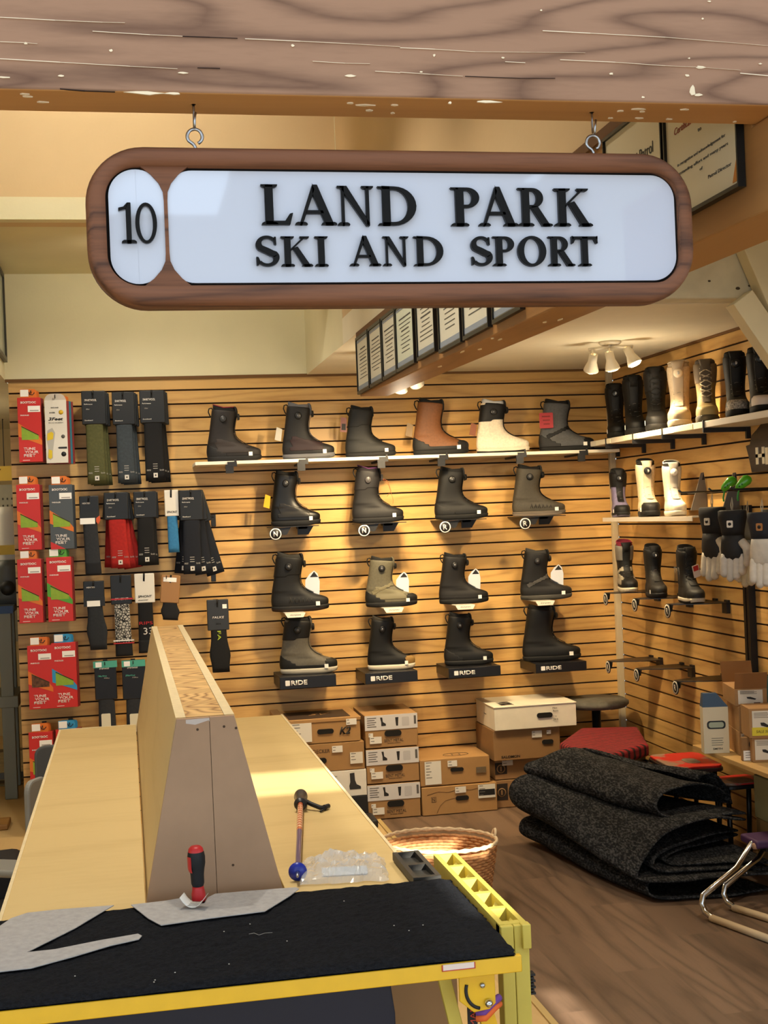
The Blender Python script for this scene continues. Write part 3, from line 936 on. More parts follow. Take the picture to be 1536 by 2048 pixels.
# open box rail with pockets
def pocket_rail(x0, x1, y0, y1, n, m, name, ztop=0.83, h=0.035):
    b = MB()
    wall = 0.011
    b.box(W_(x0, y0, ztop - h), W_(x0 + wall, y1, ztop)); b.box(W_(x1 - wall, y0, ztop - h), W_(x1, y1, ztop))
    b.box(W_(x0 + wall, y0, ztop - h), W_(x1 - wall, y1, ztop - h + .004))
    pit = (y1 - y0) / n
    for k in range(n + 1):
        yy = y0 + k * pit
        b.box(W_(x0 + wall, yy - (0.0075 if 0 < k else 0), ztop - h), W_(x1 - wall, yy + (0.0075 if k < n else 0) + (0.008 if k == 0 else 0), ztop - .0004))
    for k in range(n):
        yy = y0 + (k + .5) * pit
        b.prism([(x1 - wall - wx, yy - .03 - wy), (x1 - wall - wx, yy + .02 - wy), (x1 - wall - .022 - wx, yy - .03 - wy)], ztop - h, ztop - .012, 0, 'XY')
    return b.build(name, m, wb)


pocket_rail(0.678, 0.733, 2.475, 3.03, 5, YELP, 'side_rail', .83, .05)
pocket_rail(0.592, 0.655, 2.858, 3.09, 2, mat('#26241f', .5), 'dark_side_rail', 0.828, 0.018)
for x0, x1 in ((0.678, 0.703), (0.704, 0.733)):
    MB().box(W_(x0, 2.462, 0.0), W_(x1, 2.50, 0.829), 0, bevel=.002).build('leg', YELP, wb)
MB().box(W_(0.7175, 2.452, 0.785), W_(0.735, 2.475, 0.832), bevel=.002).build('corner_bracket', YELP, wb)
MB().box(W_(-1.25, 2.40, 0.0), W_(-1.20, 2.45, ZB - .03)).build('leg', YELP, wb)
MB().box(W_(-1.25, 2.80, 0.0), W_(-1.20, 2.85, ZB - .03)).build('leg', YELP, wb)
MB().box(W_(0.68, 2.99, 0.0), W_(0.70, 3.03, .829 - .05)).build('leg', YELP, wb)
b = MB().prism([(-1.2, 0.05), (0.462, 0.05), (0.459, 0.70), (0.452, 0.757), (0.43, .762), (-0.26, 0.797), (-1.2, 0.80)], 2.43 - wy, 2.442 - wy, 0, 'XZ', bevel=.003)
b.build('dark_blue_panel', mat('#0c1126', 0.5, var=.1, vscale=6), wb)
MB().box(W_(0.40, 2.60, 0.0), W_(0.62, 2.615, 0.785)).build('back_board', mat('#a5835c', .7, var=.05, vscale=12), wb)
b = MB().prism([(0.532, 0.793), (0.556, 0.793), (0.64, 0.40), (0.612, 0.40)], 2.405 - wy, 2.42 - wy, 0, 'XZ', bevel=.0015)
b.build('brace', YELP, wb)
pl = [(0.566, 0.795), (0.634, 0.795), (0.634, 0.725), (0.622, 0.715), (0.592, 0.712), (0.566, 0.735)]
bp = MB().prism(pl, 2.358 - wy, 2.364 - wy, 0, 'XZ', bevel=.002).build('bracket_plate', YEL, wb)
arcp = [(0.608 - 0.030 * math.cos(R_(a)), 2.3572 - wy, 0.757 + 0.034 * math.sin(R_(a)) - 0.004) for a in range(-8 * 10, 30, 10)]
MB().tube([(x, y, z) for x, y, z in arcp], 0.0032, 0, 8).build('slot', BLK, bp)
MB().lathe([(0, 0), (.006, 0), (.0075, .004), (.0072, .009), (.004, .0135), (0, .0145)], 0, 18, Matrix.Translation(W_(0.6185, 2.357, 0.729)) @ Matrix.Rotation(PI / 2, 4, 'X'), cap=False).build('knob', CHROME, bp)
MB().lathe([(0, 0), (.0048, 0), (.0048, .003), (.003, .005), (0, .0052)], 0, 14, Matrix.Translation(W_(0.609, 2.357, 0.761)) @ Matrix.Rotation(PI / 2, 4, 'X'), cap=False).build('bolt', STEEL, bp)
v = atY(965, 2012, 2.40)
b = MB().prism([(0.598, 0.735), (0.628, 0.735), (0.70, 0.45), (0.668, 0.45)], 2.385 - wy, 2.40 - wy, 0, 'XZ', bevel=.0015)
b.build('brace', YEL, wb)
sA, sB = atY(956, 2022, 2.37), atY(998, 2004, 2.37)
for dz, hx, nm in ((0.0, '#6b3f93', 'purple_strap'), (-0.011, '#d8642a', 'orange_strap'), ):
    b = MB().tube([(sA.x - .002, 2.376 - wy, sA.z - .004 + dz), (sA.x + .012, 2.370 - wy, sA.z - .003 + dz), (sB.x - .008, 2.372 - wy, sB.z + .002 + dz), (sB.x + .004, 2.382 - wy, sB.z + .004 + dz)], 0.007, 0, 10)
    b.build(nm, mat(hx, .7), wb)
MB().box(W_(0.588, 2.39, 0.4), W_(0.606, 2.395, 0.722)).build('webbing', BLK, wb)
text('SMAN', .05, .011, mat('#b2402a', .6), wb, W_(0.5975, 2.3895, 0.690), rot=(PI / 2, -PI / 2, 0))
b = MB()
for k in range(7):
    b.box(W_(0.734, 2.47, 0.690 + k * .006), W_(0.745 - .003 * (k % 2), 2.49, 0.694 + k * .006))
b.build('rubber_grip', BLK, wb)

# carpet: thick black pile sheet with a ragged far edge
rng = random.Random(11)
CARPET = mat('#16181d', 0.95, spec=0.1, var=0.45, vscale=140, bump=1.0, bscale=300)
x0, x1, y0, y1 = -1.28, 0.674, 2.336, 2.852
NX, NY = 150, 42
b = MB()
grid = []
for j in range(NY + 1):
    row = []
    for i in range(NX + 1):
        x = lerp(x0, x1, i / NX); y = lerp(y0, y1, j / NY)
        edge = 0.0
        if j == NY: y += 0.006 * noise.noise((x * 14, 3, 0)) + rng.uniform(-.003, .003)
        if j == 0: y += 0.004 * noise.noise((x * 9, 7, 0)) + rng.uniform(-.0015, .0015)
        if i == NX: x += rng.uniform(-.003, .002)
        if i >= NX - 1 and j <= 1: x -= 0.006
        z = ZB + 0.011 + 0.0016 * noise.noise((x * 60, y * 60, 0)) + 0.0012 * rng.uniform(-1, 1)
        if j == 0 or j == NY or i == NX or i == 0: z = ZB + 0.003
        elif j == 1 or i == NX - 1: z -= .002
        row.append((x, y, z))
    grid.append(row)
vs = [[b.bm.verts.new(p) for p in r] for r in grid]
for j in range(NY):
    for i in range(NX):
        f = b.bm.faces.new((vs[j][i], vs[j][i + 1], vs[j + 1][i + 1], vs[j + 1][i])); f.smooth = True
bot = [b.bm.verts.new((x, y, ZB + .0005)) for x, y in ((x0, y0), (x1 - .006, y0), (x1, y1), (x0, y1))]
b.bm.faces.new(bot[::-1])
carpet = tag(b.build('carpet', CARPET), 'black pile carpet sheet covering the yellow workbench', 'carpet')
b = MB()
for px, py in ((788, 1851), (846, 1850), (818, 1861), (574, 1882), (688, 1802), (310, 1960), (350, 1945), (458, 1928), (500, 1848), (448, 1863), (150, 1952), (308, 1964)):
    v = atZ(px, py, ZB + .014); b.sphere(v, 0.0013, 0, 1.2, .9, .7, 6, 5)
b.tube([atZ(px, py, ZB + .0145) for px, py in ((498, 1868), (508, 1866), (518, 1870), (530, 1866), (545, 1865))], .0003, 0, 4)
tag(b.build('lint', mat('#c9c4b8', .9)), 'pale specks of lint scattered on the black carpet', 'lint', kind='stuff')


def felt(label, px, zoff=0.0145):
    pts = [atZ(x, y, ZB + zoff) for x, y in px]
    c = sum((Vector(p) for p in pts), Vector()) / len(pts)
    b = MB().prism([(p.x - c.x, p.y - c.y) for p in pts], 0, 0.002, 0, 'XY', bevel=.0006)
    o = b.build('felt_scrap', mat('#a5a3a2', 0.95, var=.10, vscale=60, bump=.4, bscale=200), None, (c.x, c.y, ZB + zoff))
    return tag(o, label, 'felt', 'grey felt scraps on the black carpet')


felt('grey felt scrap with a long pointed tongue, at the left end of the black carpet', ((-60, 1872), (0, 1853), (22, 1838), (55, 1827), (120, 1820), (228, 1812), (205, 1825), (150, 1858), (54, 1906), (110, 1900), (200, 1882), (276, 1869), (284, 1873), (278, 1880), (220, 1893), (150, 1914), (62, 1938), (0, 1945), (-60, 1950)))
felt('grey felt scrap lying under the red and black screwdriver', ((262, 1811), (330, 1803), (366, 1797), (372, 1806), (408, 1808), (416, 1796), (430, 1789), (500, 1783), (592, 1776), (598, 1779), (580, 1793), (530, 1824), (420, 1838), (322, 1852), (296, 1838)))

# screwdriver standing upright in the carpet edge
v = atZ(398, 1803, ZB + .012)
sd = thing('screwdriver', 'red and black handled screwdriver standing upright before the plywood end boards', 'screwdriver', v)
sd.rotation_euler = (R_(3), R_(-1.5), 0)
RED = mat('#c02a2c', 0.4); RUB = mat('#17181b', 0.6)
kz = 2.84 / 2650
prof = [(0.0, 0), (.0125, 0), (.0150, .004), (.0148, .018), (.0125, .028), (.0118, .034)]
MB().lathe(prof, 0, 24).build('bolster', RED, sd)
MB().lathe([(.0118, .034), (.0138, .04), (.0142, .058), (.0158, .070), (.0185, .082), (.0188, .096), (.0172, .106), (.0165, .1085)], 0, 24, cap=False).build('grip', RUB, sd)
MB().lathe([(.0165, .1085), (.0150, .1145), (.0105, .119), (.0, .1205)], 0, 24, cap=False).build('end_cap', RED, sd)
b = MB().loft([[(-.0192 + .002 * abs(i - 3) / 3, -.0105, .060 + .0065 * k) if False else ((-.0178 - (.0012 if 1 <= k <= 5 else -.001)) * math.cos(R_(lerp(-8, 52, i / 6))), (-.0178 - (.0012 if 1 <= k <= 5 else -.001)) * math.sin(R_(lerp(-8, 52, i / 6))), .066 + .0068 * k) for i in range(7)] for k in range(6)], 0, False, False, True, False)
b.build('red_inlay', RED, sd)
MB().tube([(0, 0, 0.001), (0, 0, -.0075)], .004, 0, 10).build('shank', STEEL, sd)
# curled receipt
v = atZ(388, 1815, ZB + .017)
b = MB()
rows = []
for i in range(9):
    t = i / 8
    rows.append([(lerp(-.026, .028, t), lerp(-.013, .013, s), 0.003 + .020 * (abs(t - .5) * 2) ** 2.2 + .004 * s) for s in (0, .33, .66, 1)])
b.loft(rows, 0, False, False, True, False)
rc = b.build('paper_slip', mat('#dcdcd8', .6), None, v, (0, 0, R_(-24)))
so = rc.modifiers.new('s', 'SOLIDIFY'); so.thickness = .0004
tag(rc, 'curled white paper slip at the foot of the screwdriver', 'paper')
b = MB()
for k in range(4):
    b.box((-.010 + k * .001, -.011 + .0055 * k, .0065 + .0012 * k), (.014, -.0098 + .0055 * k, .0072 + .0012 * k))
b.build('printed_lines', mat('#77706a', .7), rc)

# ski pole lying on the right seat
A = Vector((0.352, 2.985, ZT + 0.022)); B = Vector((0.452, 3.70, ZT + 0.022))
d = (B - A).normalized(); ln = (B - A).length
pole = thing('ski_pole', 'purple and orange ski pole with blue basket lying on the right plywood seat', 'ski pole', A)
pole.rotation_euler = d.to_track_quat('Z', 'Y').to_euler()
MB().tube([(0, 0, -.03), (0, 0, .0)], [.0028, .0045], 0, 10).build('tip', STEEL, pole)
MB().lathe([(.006, .003), (.0208, .010), (.0212, .014), (.012, .018), (.010, .030), (.0078, .036), (.0065, .042)], 0, 24).build('basket', mat('#1c2f9c', .3, spec=.5), pole)
MB().tube([(0, 0, .03), (0, 0, .40)], [.0062, .0072], 0, 14, cap=False).build('shaft', mat('#4a3f74', .3, coat=.4), pole)
MB().tube([(0, 0, .40), (0, 0, ln)], [.0073, .0076], 0, 14, cap=False).build('upper_shaft', mat('#c96a42', .3, coat=.4), pole)
b = MB()
for k in range(10):
    z = .43 + k * .027
    b.tube([(0, -.0004, z), (.0, .0004, z + .007)], .0078, 0, 12)
b.build('shaft_bands', mat('#e3c9a8', .35), pole)
b = MB().lathe([(.009, ln - .01), (.018, ln - .004), (.0185, ln + .004), (.014, ln + .012), (.0155, ln + .05), (.0165, ln + .085), (.0195, ln + .10), (.0185, ln + .118), (.010, ln + .126), (0, ln + .128)], 0, 24, cap=False)
b.build('grip', mat('#22242a', .38), pole)
MB().tube([(-.010, .004, ln + .03), (-.03, -.004, ln + .012), (-.055, -.012, ln - .004), (-.072, -.015, ln + .0)], .0065, 0, 8).tube([(-.066, -.012, ln), (-.078, -.014, ln + .022)], .007, 0, 8).tube([(-.07, -.015, ln), (-.055, -.018, ln - .025)], .003, 0, 6).build('strap', BLK, pole)

# crumpled clear bag
def plastic(name, tint, a, rough=.12):
    m = bpy.data.materials.new(name); m.use_nodes = True
    nt = m.node_tree; out = nt.nodes['Material Output']; bs = nt.nodes['Principled BSDF']
    bs.inputs['Base Color'].default_value = lin(tint); bs.inputs['Roughness'].default_value = rough; bs.inputs['Specular IOR Level'].default_value = .8
    bs.inputs['Alpha'].default_value = a
    return m


v = atZ(690, 1752, ZT)
b = MB()
rows = []
NU, NV = 34, 20
for j in range(NV + 1):
    r = []
    for i in range(NU + 1):
        u, w = i / NU, j / NV
        x = lerp(-.10, .10, u); y = lerp(-.09, .11, w)
        env = max(0, 1 - (2 * u - 1) ** 4) * max(0, 1 - (2 * w - 1) ** 4)
        z = .004 + env * (.020 + .026 * abs(noise.noise((u * 5, w * 4, 1.3))) + .018 * abs(noise.noise((u * 11, w * 9, 4.1))) + .008 * abs(noise.noise((u * 23, w * 19, 2))))
        r.append((x + .012 * noise.noise((u * 6, w * 6, 9)), y + .012 * noise.noise((u * 6, w * 6, 5)), z))
    rows.append(r)
b.loft(rows, 0, False, False, False, False)
bag = b.build('plastic_bag', plastic('clear_bag', '#dfe4ea', .38), None, (v.x, v.y + .02, ZT), (0, 0, R_(-8)))
tag(bag, 'crumpled clear plastic bag on the plywood behind the black carpet', 'bag')
MB().box((-.05, -.02, .002), (.055, .05, .0035)).build('white_insert', mat('#c9d2da', .5), bag)

# wicker basket
wk = thing('wicker_basket', 'round tan wicker basket on the floor beside the plywood bench', 'basket', (1.205, 5.30, 0))
wk.rotation_euler = (R_(-2), R_(2), 0)
WICK = mat('#c08a58', .7, var=.3, vscale=70); WICKL = mat('#e0c8a0', .7, var=.15, vscale=50)
hh, nst = 0.285, 30
b = MB()
nr = 22
for j in range(nr):
    z = .008 + j * (hh - .02) / nr; r = lerp(.185, .232, (z / hh) ** .8)
    b.tube([((r + .0035 * (1 if (k + j) % 2 else -1)) * math.cos(2 * PI * k / (2 * nst) * 1.0), (r + .0035 * (1 if (k + j) % 2 else -1)) * math.sin(2 * PI * k / (2 * nst)), z) for k in range(2 * nst)], .0068, 0, 6, closed=True)
b.lathe([(0.001, .004), (.185, .004), (.185, .01), (.001, .01)], 0, 30, cap=False)
b.build('woven_body', WICK, wk)
b = MB()
for k in range(2):
    b.tube([(.236 * math.cos(2 * PI * i / 60), .236 * math.sin(2 * PI * i / 60), hh + .004 * math.sin(2 * PI * i / 60 * 15 + k * PI)) for i in range(60)], .0065, 0, 6, closed=True)
b.tube([(.236 + .008 * math.sin(a), .02 * math.cos(a * 1.0) + .02, hh + .03 * math.sin(a)) for a in [PI * i / 8 for i in range(9)]], .006, 0, 6)
b.build('rim', WICKL, wk)

# ================================================================== snowboard boots
BT = [(0.026, .002, .298, .049), (0.034, -.001, .303, .0515), (0.050, -.003, .305, .0525), (0.062, -.003, .302, .051), (0.070, -.002, .292, .049), (0.077, -.001, .270, .0465),
      (0.086, .000, .238, .0445), (0.098, .002, .208, .0430), (0.113, .004, .184, .0415), (0.130, .008, .167, .0410), (0.150, .012, .158, .0420), (0.180, .017, .156, .0450),
      (0.215, .023, .162, .0490), (0.245, .028, .169, .0515), (0.265, .031, .173, .0520), (0.280, .034, .171, .0500)]
NA = 36
MAT0 = mat


def boot_ring(z, xb, xf, w, grow=0.0, tilt=0.0):
    pts = []
    cx, a = (xb + xf) / 2, (xf - xb) / 2 + grow
    for k in range(NA):
        t = 2 * PI * k / NA
        c, s = math.cos(t), math.sin(t)
        e = 2 / 2.6
        x = cx + a * math.copysign(abs(c) ** e, c)
        u = min(1, max(0, x / .3))
        wf = 0.86 + 0.16 * math.sin(PI * min(1, u * 1.15) * .5) if z < .1 else 1.0
        if z < .09:
            wf *= 1.0 - 0.10 * math.exp(-((u - .42) / .14) ** 2)
        y = (w * wf + grow) * math.copysign(abs(s) ** e, s)
        pts.append((x, y, z + tilt * (x - .1)))
    return pts


def boot_levels(n=30, z0=0.026, z1=0.28):
    zs = []
    for k in range(n + 1):
        zs.append(lerp(z0, z1, (k / n) ** 1.25))
    return zs


def make_boot(label, loc, rotz=0.0, scale=1.0, upper='#1b1a1b', sole='#151515', sole2=None, toe=None, heel=None, cuff=None, panel=None, tongue=None, liner='#141416', rim=None,
              dial='side', dialc='#2a2a2c', laces=False, lacec='#b8ac94', tag_=None, tag2=None, sticker=True, stripe=None, band=None, rough=.62, white=None, cat='boot', loopc='#101012', height=1.0, cap_pattern=None, puller=None, group='snowboard boots on the shop walls', stickerx=.235, quilt=None, zig=None):
    t = thing('snowboard_boot', label, cat, loc, rotz, group)

    def mat(h, *a, **k):          # near-black leather and rubber
        r, g, b_ = (int(h[i:i + 2], 16) for i in (1, 3, 5))
        if max(r, g, b_) < 0x50:
            h = '#%02x%02x%02x' % tuple(int(c * (.24 + .76 * max(r, g, b_) / 0x50)) for c in (r, g, b_))
        return MAT0(h, *a, **k)
    t.scale = (scale, scale, scale * height)
    # sole: rubber outsole with raised toe and heel
    b = MB()
    rows = []
    for z, g in ((0.0, -.004), (.003, 0.0), (.012, .002), (.022, .003), (.029, .001)):
        rows.append([(x, y, max(0.0, zz + (.010 * max(0, (x - .20) / .10) ** 2 if z < .02 else 0.004 * max(0, (x - .2) / .1)) + (.004 * max(0, (.06 - x) / .06) if z < .02 else 0))) for x, y, zz in boot_ring(z, .000, .304, .0515, g)])
    b.loft(rows, 0)
    if sole2:
        for f in b.bm.faces:
            c = f.calc_center_median()
            if c.z > .013: f.material_index = 1
    b.build('sole', [mat(sole, .75), mat(sole2 or sole, .7)], t)
    # upper
    zs = boot_levels()
    rings = [boot_ring(z, *interp(BT, z), tilt=0.0 if z < .2 else -.10 * (z - .2) / .08) for z in zs]
    ub = MB()
    ub.loft(rings + [[(lerp(p[0], .1, .10), p[1] * .88, p[2] + .002) for p in rings[-1]], [(lerp(p[0], .1, .14), p[1] * .84, p[2] - .03) for p in rings[-1]]], 0, cap0=True, cap1=True)
    ub.bm.normal_update()
    up = ub.build('upper', mat(upper, rough, var=.12, vscale=90), t, keep=True)
    wm = up.modifiers.new('s', 'SUBSURF'); wm.levels = 0; wm.render_levels = 1

    def shell(name, pred, color, off=.0022, r=rough, **kw):
        bm = bmesh.new()
        vm = {}
        for f in ub.bm.faces:
            c = f.calc_center_median()
            if c.z > .279: continue
            if pred(c.x, c.y, c.z):
                vv = []
                for v in f.verts:
                    if v.index not in vm:
                        vm[v.index] = bm.verts.new(v.co + v.normal * off)
                    vv.append(vm[v.index])
                nf = bm.faces.new(vv); nf.smooth = True
        if not bm.faces:
            bm.free(); return None
        m2 = MB(); m2.bm.free(); m2.bm = bm
        o = m2.build(name, mat(color, r, **kw), t)
        so = o.modifiers.new('so', 'SOLIDIFY'); so.thickness = .002; so.offset = -1
        ss = o.modifiers.new('s', 'SUBSURF'); ss.levels = 0; ss.render_levels = 1
        return o
    ub.bm.verts.index_update()
    if toe: shell('toe_cap', lambda x, y, z: x > .232 + .35 * max(0, z - .055) and z < .072, toe, .0026, **({'var': .8, 'vscale': 160} if cap_pattern else {}))
    if heel: shell('heel_counter', lambda x, y, z: z < .10 - .55 * x and z < .098 and x < .13, heel, .0026)
    if band: shell('rand', lambda x, y, z: z < .046, band, .0018)
    if panel: shell('side_panel', lambda x, y, z: .05 < x < .235 and .048 < z < .13 - .25 * (x - .05) and abs(y) > .012, panel, .0024)
    if stripe: shell('ankle_strap', lambda x, y, z: abs(z - (.085 + .45 * (x - .04))) < .013 and .035 < x < .175 and z > .05, stripe, .0036)
    if cuff: shell('cuff_panel', lambda x, y, z: z > .185 + .10 * (x - .1), cuff, .0024)
    if white: shell('lower_shell', lambda x, y, z: z < .195 - 1.0 * max(0, x - .055) or z < .075, white, .0028)
    tg = tongue or upper
    shell('tongue', lambda x, y, z: z > .09 and abs(y) < .021 and x > .10, tg, .0058)
    # liner rising out of the shaft, open on top
    top = rings[-1]
    cx = sum(p[0] for p in top) / NA; cz = top[0][2]

    def lr(k, dz, back, front):
        out = []
        for p in top:
            fx = (p[0] - cx) / .07
            out.append((cx + (p[0] - cx) * k, p[1] * k, p[2] + dz + (front * max(0, fx) + back * max(0, -fx))))
        return out
    lb = MB().loft([lr(.90, -.03, 0, 0), lr(.92, .006, .008, .006), lr(.88, .012, .013, .009), lr(.78, .010, .012, .008), lr(.70, -.01, 0, 0), lr(.60, -.10, 0, 0)], 0, cap0=False, cap1=True)
    lo = lb.build('liner', mat(liner, .85), t)
    if rim:
        q = lr(.89, .0135, .0135, .0095)
        MB().tube(q, .0032, 0, 6, closed=True).build('rim_piping', mat(rim, .7), t)
    # tongue top
    MB().loft([[(x0 + dx, y * (.020 + .004 * j), z) for dx, y in ((0, -1), (.006, -.7), (.008, 0), (.006, .7), (0, 1), (-.006, .7), (-.008, 0), (-.006, -.7))] for j, (x0, z) in enumerate(((.170, .24), (.172, .27), (.169, .288), (.163, .298)))], 0).build('tongue_top', mat(tg, .7), t)
    # heel pull loop
    MB().tube([(.034, 0, .240), (.022, 0, .255), (.014, 0, .275), (.018, 0, .292), (.032, 0, .296), (.042, 0, .285)], .0035, 0, 8).build('pull_loop', mat(loopc, .7), t)
    # dials
    dm = mat(dialc, .35)
    prof = [(0.0, 0), (.0205, 0), (.0205, .003), (.0175, .0042), (.018, .011), (.015, .013), (0, .0135)]
    if dial in ('side', 'both'):
        yy = -.0500
        db = MB().lathe(prof, 0, 20, Matrix.Translation((.098, yy, .232)) @ Matrix.Rotation(PI / 2, 4, 'X'), cap=False)
        o = db.build('side_dial', dm, t)
        MB().lathe([(0, 0), (.0075, 0), (.0075, .0012), (0, .0015)], 0, 12, Matrix.Translation((.098, yy - .0132, .232)) @ Matrix.Rotation(PI / 2, 4, 'X'), cap=False).build('dial_cap', mat('#5a5a5c', .3), o)
    if dial in ('front', 'both', 'side'):
        o = MB().lathe(prof, 0, 20, Matrix.Translation((.176, 0, .243)) @ Matrix.Rotation(PI / 2, 4, 'Y') @ Matrix.Rotation(R_(-6), 4, 'X'), cap=False).build('front_dial', dm, t)
        if dial == 'front':
            MB().lathe([(0, 0), (.008, 0), (.008, .0012), (0, .0015)], 0, 12, Matrix.Translation((.1882, 0, .243)) @ Matrix.Rotation(PI / 2, 4, 'Y'), cap=False).build('dial_cap', mat('#c9c9c9', .3), o)
    b = MB()
    if laces:
        for k in range(6):
            z = .125 + k * .024; x = interp(BT, z)[1] + .009
            s = 1 if k % 2 else -1
            b.tube([(x - .012, -.026, z - .010), (x, -.008 * s, z), (x - .010, .026, z + .010)], .0024, 0, 6)
            b.tube([(x - .012, .026, z - .010), (x + .001, .008 * s, z), (x - .010, -.026, z + .010)], .0024, 0, 6)
        b.build('laces', mat(lacec, .8), t)
    else:
        for k in range(4):
            z = .092 + k * .021; x = interp(BT, z)[1] + .0075
            b.tube([(x - .010, -.024, z - .004), (x, 0, z + .004 * (1 if k % 2 else -1)), (x - .010, .024, z + .004)], .0011, 0, 5)
        b.build('lace_cable', mat('#6a6660', .5), t)
    if zig:
        b = MB()
        for k in range(6):
            x = .095 + k * .022
            b.tube([(x, -.052, .047), (x + .007, -.0495, .075 - .002 * k), (x + .013, -.052, .047)], .0016, 0, 5)
        b.build('eyelet_webbing', mat(zig, .7), t)
    if quilt:
        b = MB()
        for k in range(4):
            x = .03 + k * .028
            b.tube([(x, -.0485, .10), (x + .01, -.0495, .15), (x - .002, -.0495, .19)], .0012, 0, 5)
        b.build('seam_piping', mat(quilt, .7), t)
    if sticker:
        y = -.0535
        MB().box((stickerx, y - .0012, .028), (stickerx + .021, y + .001, .049)).build('price_sticker', STICK, t)
    if tag_ == 'hang':      # white pointed hang tag behind the instep
        o = MB().prism([(.180, .095), (.215, .075), (.256, .078), (.260, .15), (.25, .19), (.232, .205), (.207, .188), (.184, .158)], -.006, -.0045, 0, 'XZ').build('hang_tag', mat('#c9ccd4', .5), t)
        MB().prism([(.208, .172), (.252, .172), (.232, .200)], -.0068, -.0058, 0, 'XZ').build('tag_mark', BLK, o)
    elif tag_:
        c, kind = tag_
        if kind == 'back':
            o = MB().prism([(-.045, .11), (-.008, .10), (.002, .165), (-.030, .178)], -.02, -.0185, 0, 'XZ').build('hang_tag', mat(c, .5), t)
        elif kind == 'backlong':
            o = MB().prism([(-.030, .155), (.010, .150), (.012, .235), (-.022, .24)], -.03, -.0285, 0, 'XZ').build('hang_tag', mat(c, .5), t)
            MB().prism([(-.022, .165), (.004, .162), (.005, .20), (-.018, .202)], -.0312, -.0302, 0, 'XZ').build('tag_print', mat('#2a2422', .6), o)
        elif kind == 'side':
            o = MB().prism(rrect(-.008, .135, .068, .225, .006, 3), -.064, -.0625, 0, 'XZ').build('hang_tag', mat(c, .5), t)
            b = MB()
            for k in range(3):
                b.box((.006 + .004 * k, -.0652, .20 - .022 * k), (.052 - .002 * k, -.0642, .207 - .022 * k))
            b.build('tag_print', mat('#7a1c1c', .6), o)
    if puller:
        MB().tube([(.176, -.01, .24), (.215, -.012, .225), (.235, -.012, .17), (.21, -.01, .14)], .0012, 0, 5).tube([(.176, -.012, .245), (.222, -.014, .20), (.245, -.015, .12), (.243, -.014, .10)], .0010, 0, 5).build('loose_cord', mat(puller, .6), t)
    ub.bm.free()
    return t


def wall_boot(label, px0, px1, pyb, pyt, Y=7.17, yaw=-7, **kw):
    """px0..px1 = heel and toe, pyb/pyt = sole and top edge in the photograph"""
    A, B = atY(px0, pyb, Y), atY(px1, pyb, Y)
    L = (B.x - A.x)
    cx = (A.x + B.x) / 2
    mid = (px0 + px1) / 2
    zb = atY(mid, pyb, Y).z; zt = atY(px0 + .35 * (px1 - px0), pyt, Y).z
    s = L / .306
    hh = (zt - zb) / (.303 * s)
    r = R_(yaw)
    base = kw.pop('z', None)
    if base is not None: zb = base
    return make_boot(label, (cx - .152 * s * math.cos(r), Y - .152 * s * math.sin(r) - 0.0, zb), r, s, height=hh, **kw)


# ---- long white shelf on the back wall with black slat hooks, and its six boots
SHZ = atY(800, 912, 7.1).z
sh = thing('wall_shelf', 'long white shelf on the back wall carrying six boots', 'shelf', (0.36, YW, 1.95))
sx0, sx1 = atY(390, 930, 7.07).x, atY(1238, 897, 7.07).x
zs_ = (atY(390, 926, 7.07).z + atY(1238, 896, 7.07).z) / 2
sh.location = ((sx0 + sx1) / 2, YW, zs_)
hw = (sx1 - sx0) / 2
MB().box((-hw, -.29, -.018), (hw, -.002, 0), bevel=.002).build('shelf_board', mat('#e4dccb', .5), sh)
for px in (462, 605, 765, 885, 1042, 1165):
    x = atY(px, 930, 7.07).x - sh.location.x
    b = MB().box((x - .02, -.298, -.030), (x + .03, -.285, -.004)).box((x - .03, -.297, -.065), (x + .012, -.288, -.02)).box((x + .018, -.296, -.03), (x + .028, -.288, .008)).box((x - .01, -.29, -.03), (x + .01, -.002, -.019))
    b.build('shelf_bracket', BLKM, sh)
Y1 = 7.17
wall_boot('dark brown boot with red-edged liner, first on the long white shelf', 415, 523, 917, 806, z=zs_, upper='#2c2421', sole='#2a2523', sole2='#1d1b1b', liner='#17171a', rim='#7a1f2c', panel='#3a302a', dialc='#38383a', heel='#211e1d')
wall_boot('black boot with grey sole and grey tongue tip, second on the long white shelf', 566, 669, 912, 799, z=zs_, upper='#1c1a1c', sole='#4a4a4c', sole2='#5b5b5e', tongue='#55555a', panel='#33191e', liner='#5c5c60', tag_=('#b9b3a4', 'back'))
wall_boot('charcoal laced boot with red card tag at its heel, third on the long white shelf', 692, 791, 909, 806, z=zs_, upper='#262524', sole='#1c1b1b', dial='none', tag_=('#7a4a42', 'backlong'), cuff='#1e1d1d')
wall_boot('rust brown boot with black toe and heel, fourth on the long white shelf', 828, 936, 904, 791, z=zs_, upper='#6e4424', sole='#1d1c1b', toe='#232120', heel='#232220', liner='#1a1918', dial='none', tongue='#1b1a19', tag_=('#7b6038', 'back'), band='#242220')
wall_boot('white boot with black cuff, fifth on the long white shelf', 955, 1057, 900, 793, z=zs_, upper='#ded2bd', sole='#1a1a1c', sole2='#d6cab6', cuff='#1d1d20', tongue='#1d1d20', liner='#b9bcc0', dialc='#2f2f33', tag_=('#8a5236', 'back'), sticker=False)
wall_boot('slate grey boot with red tag, last on the long white shelf', 1081, 1186, 896, 793, z=zs_, upper='#4d4e50', sole='#1c1c1d', toe='#1f1f20', heel='#2e2e30', dial='none', tongue='#1b1b1c', stripe='#1d1d1e', tag_=('#a8242c', 'side'), liner='#1b1b1c')

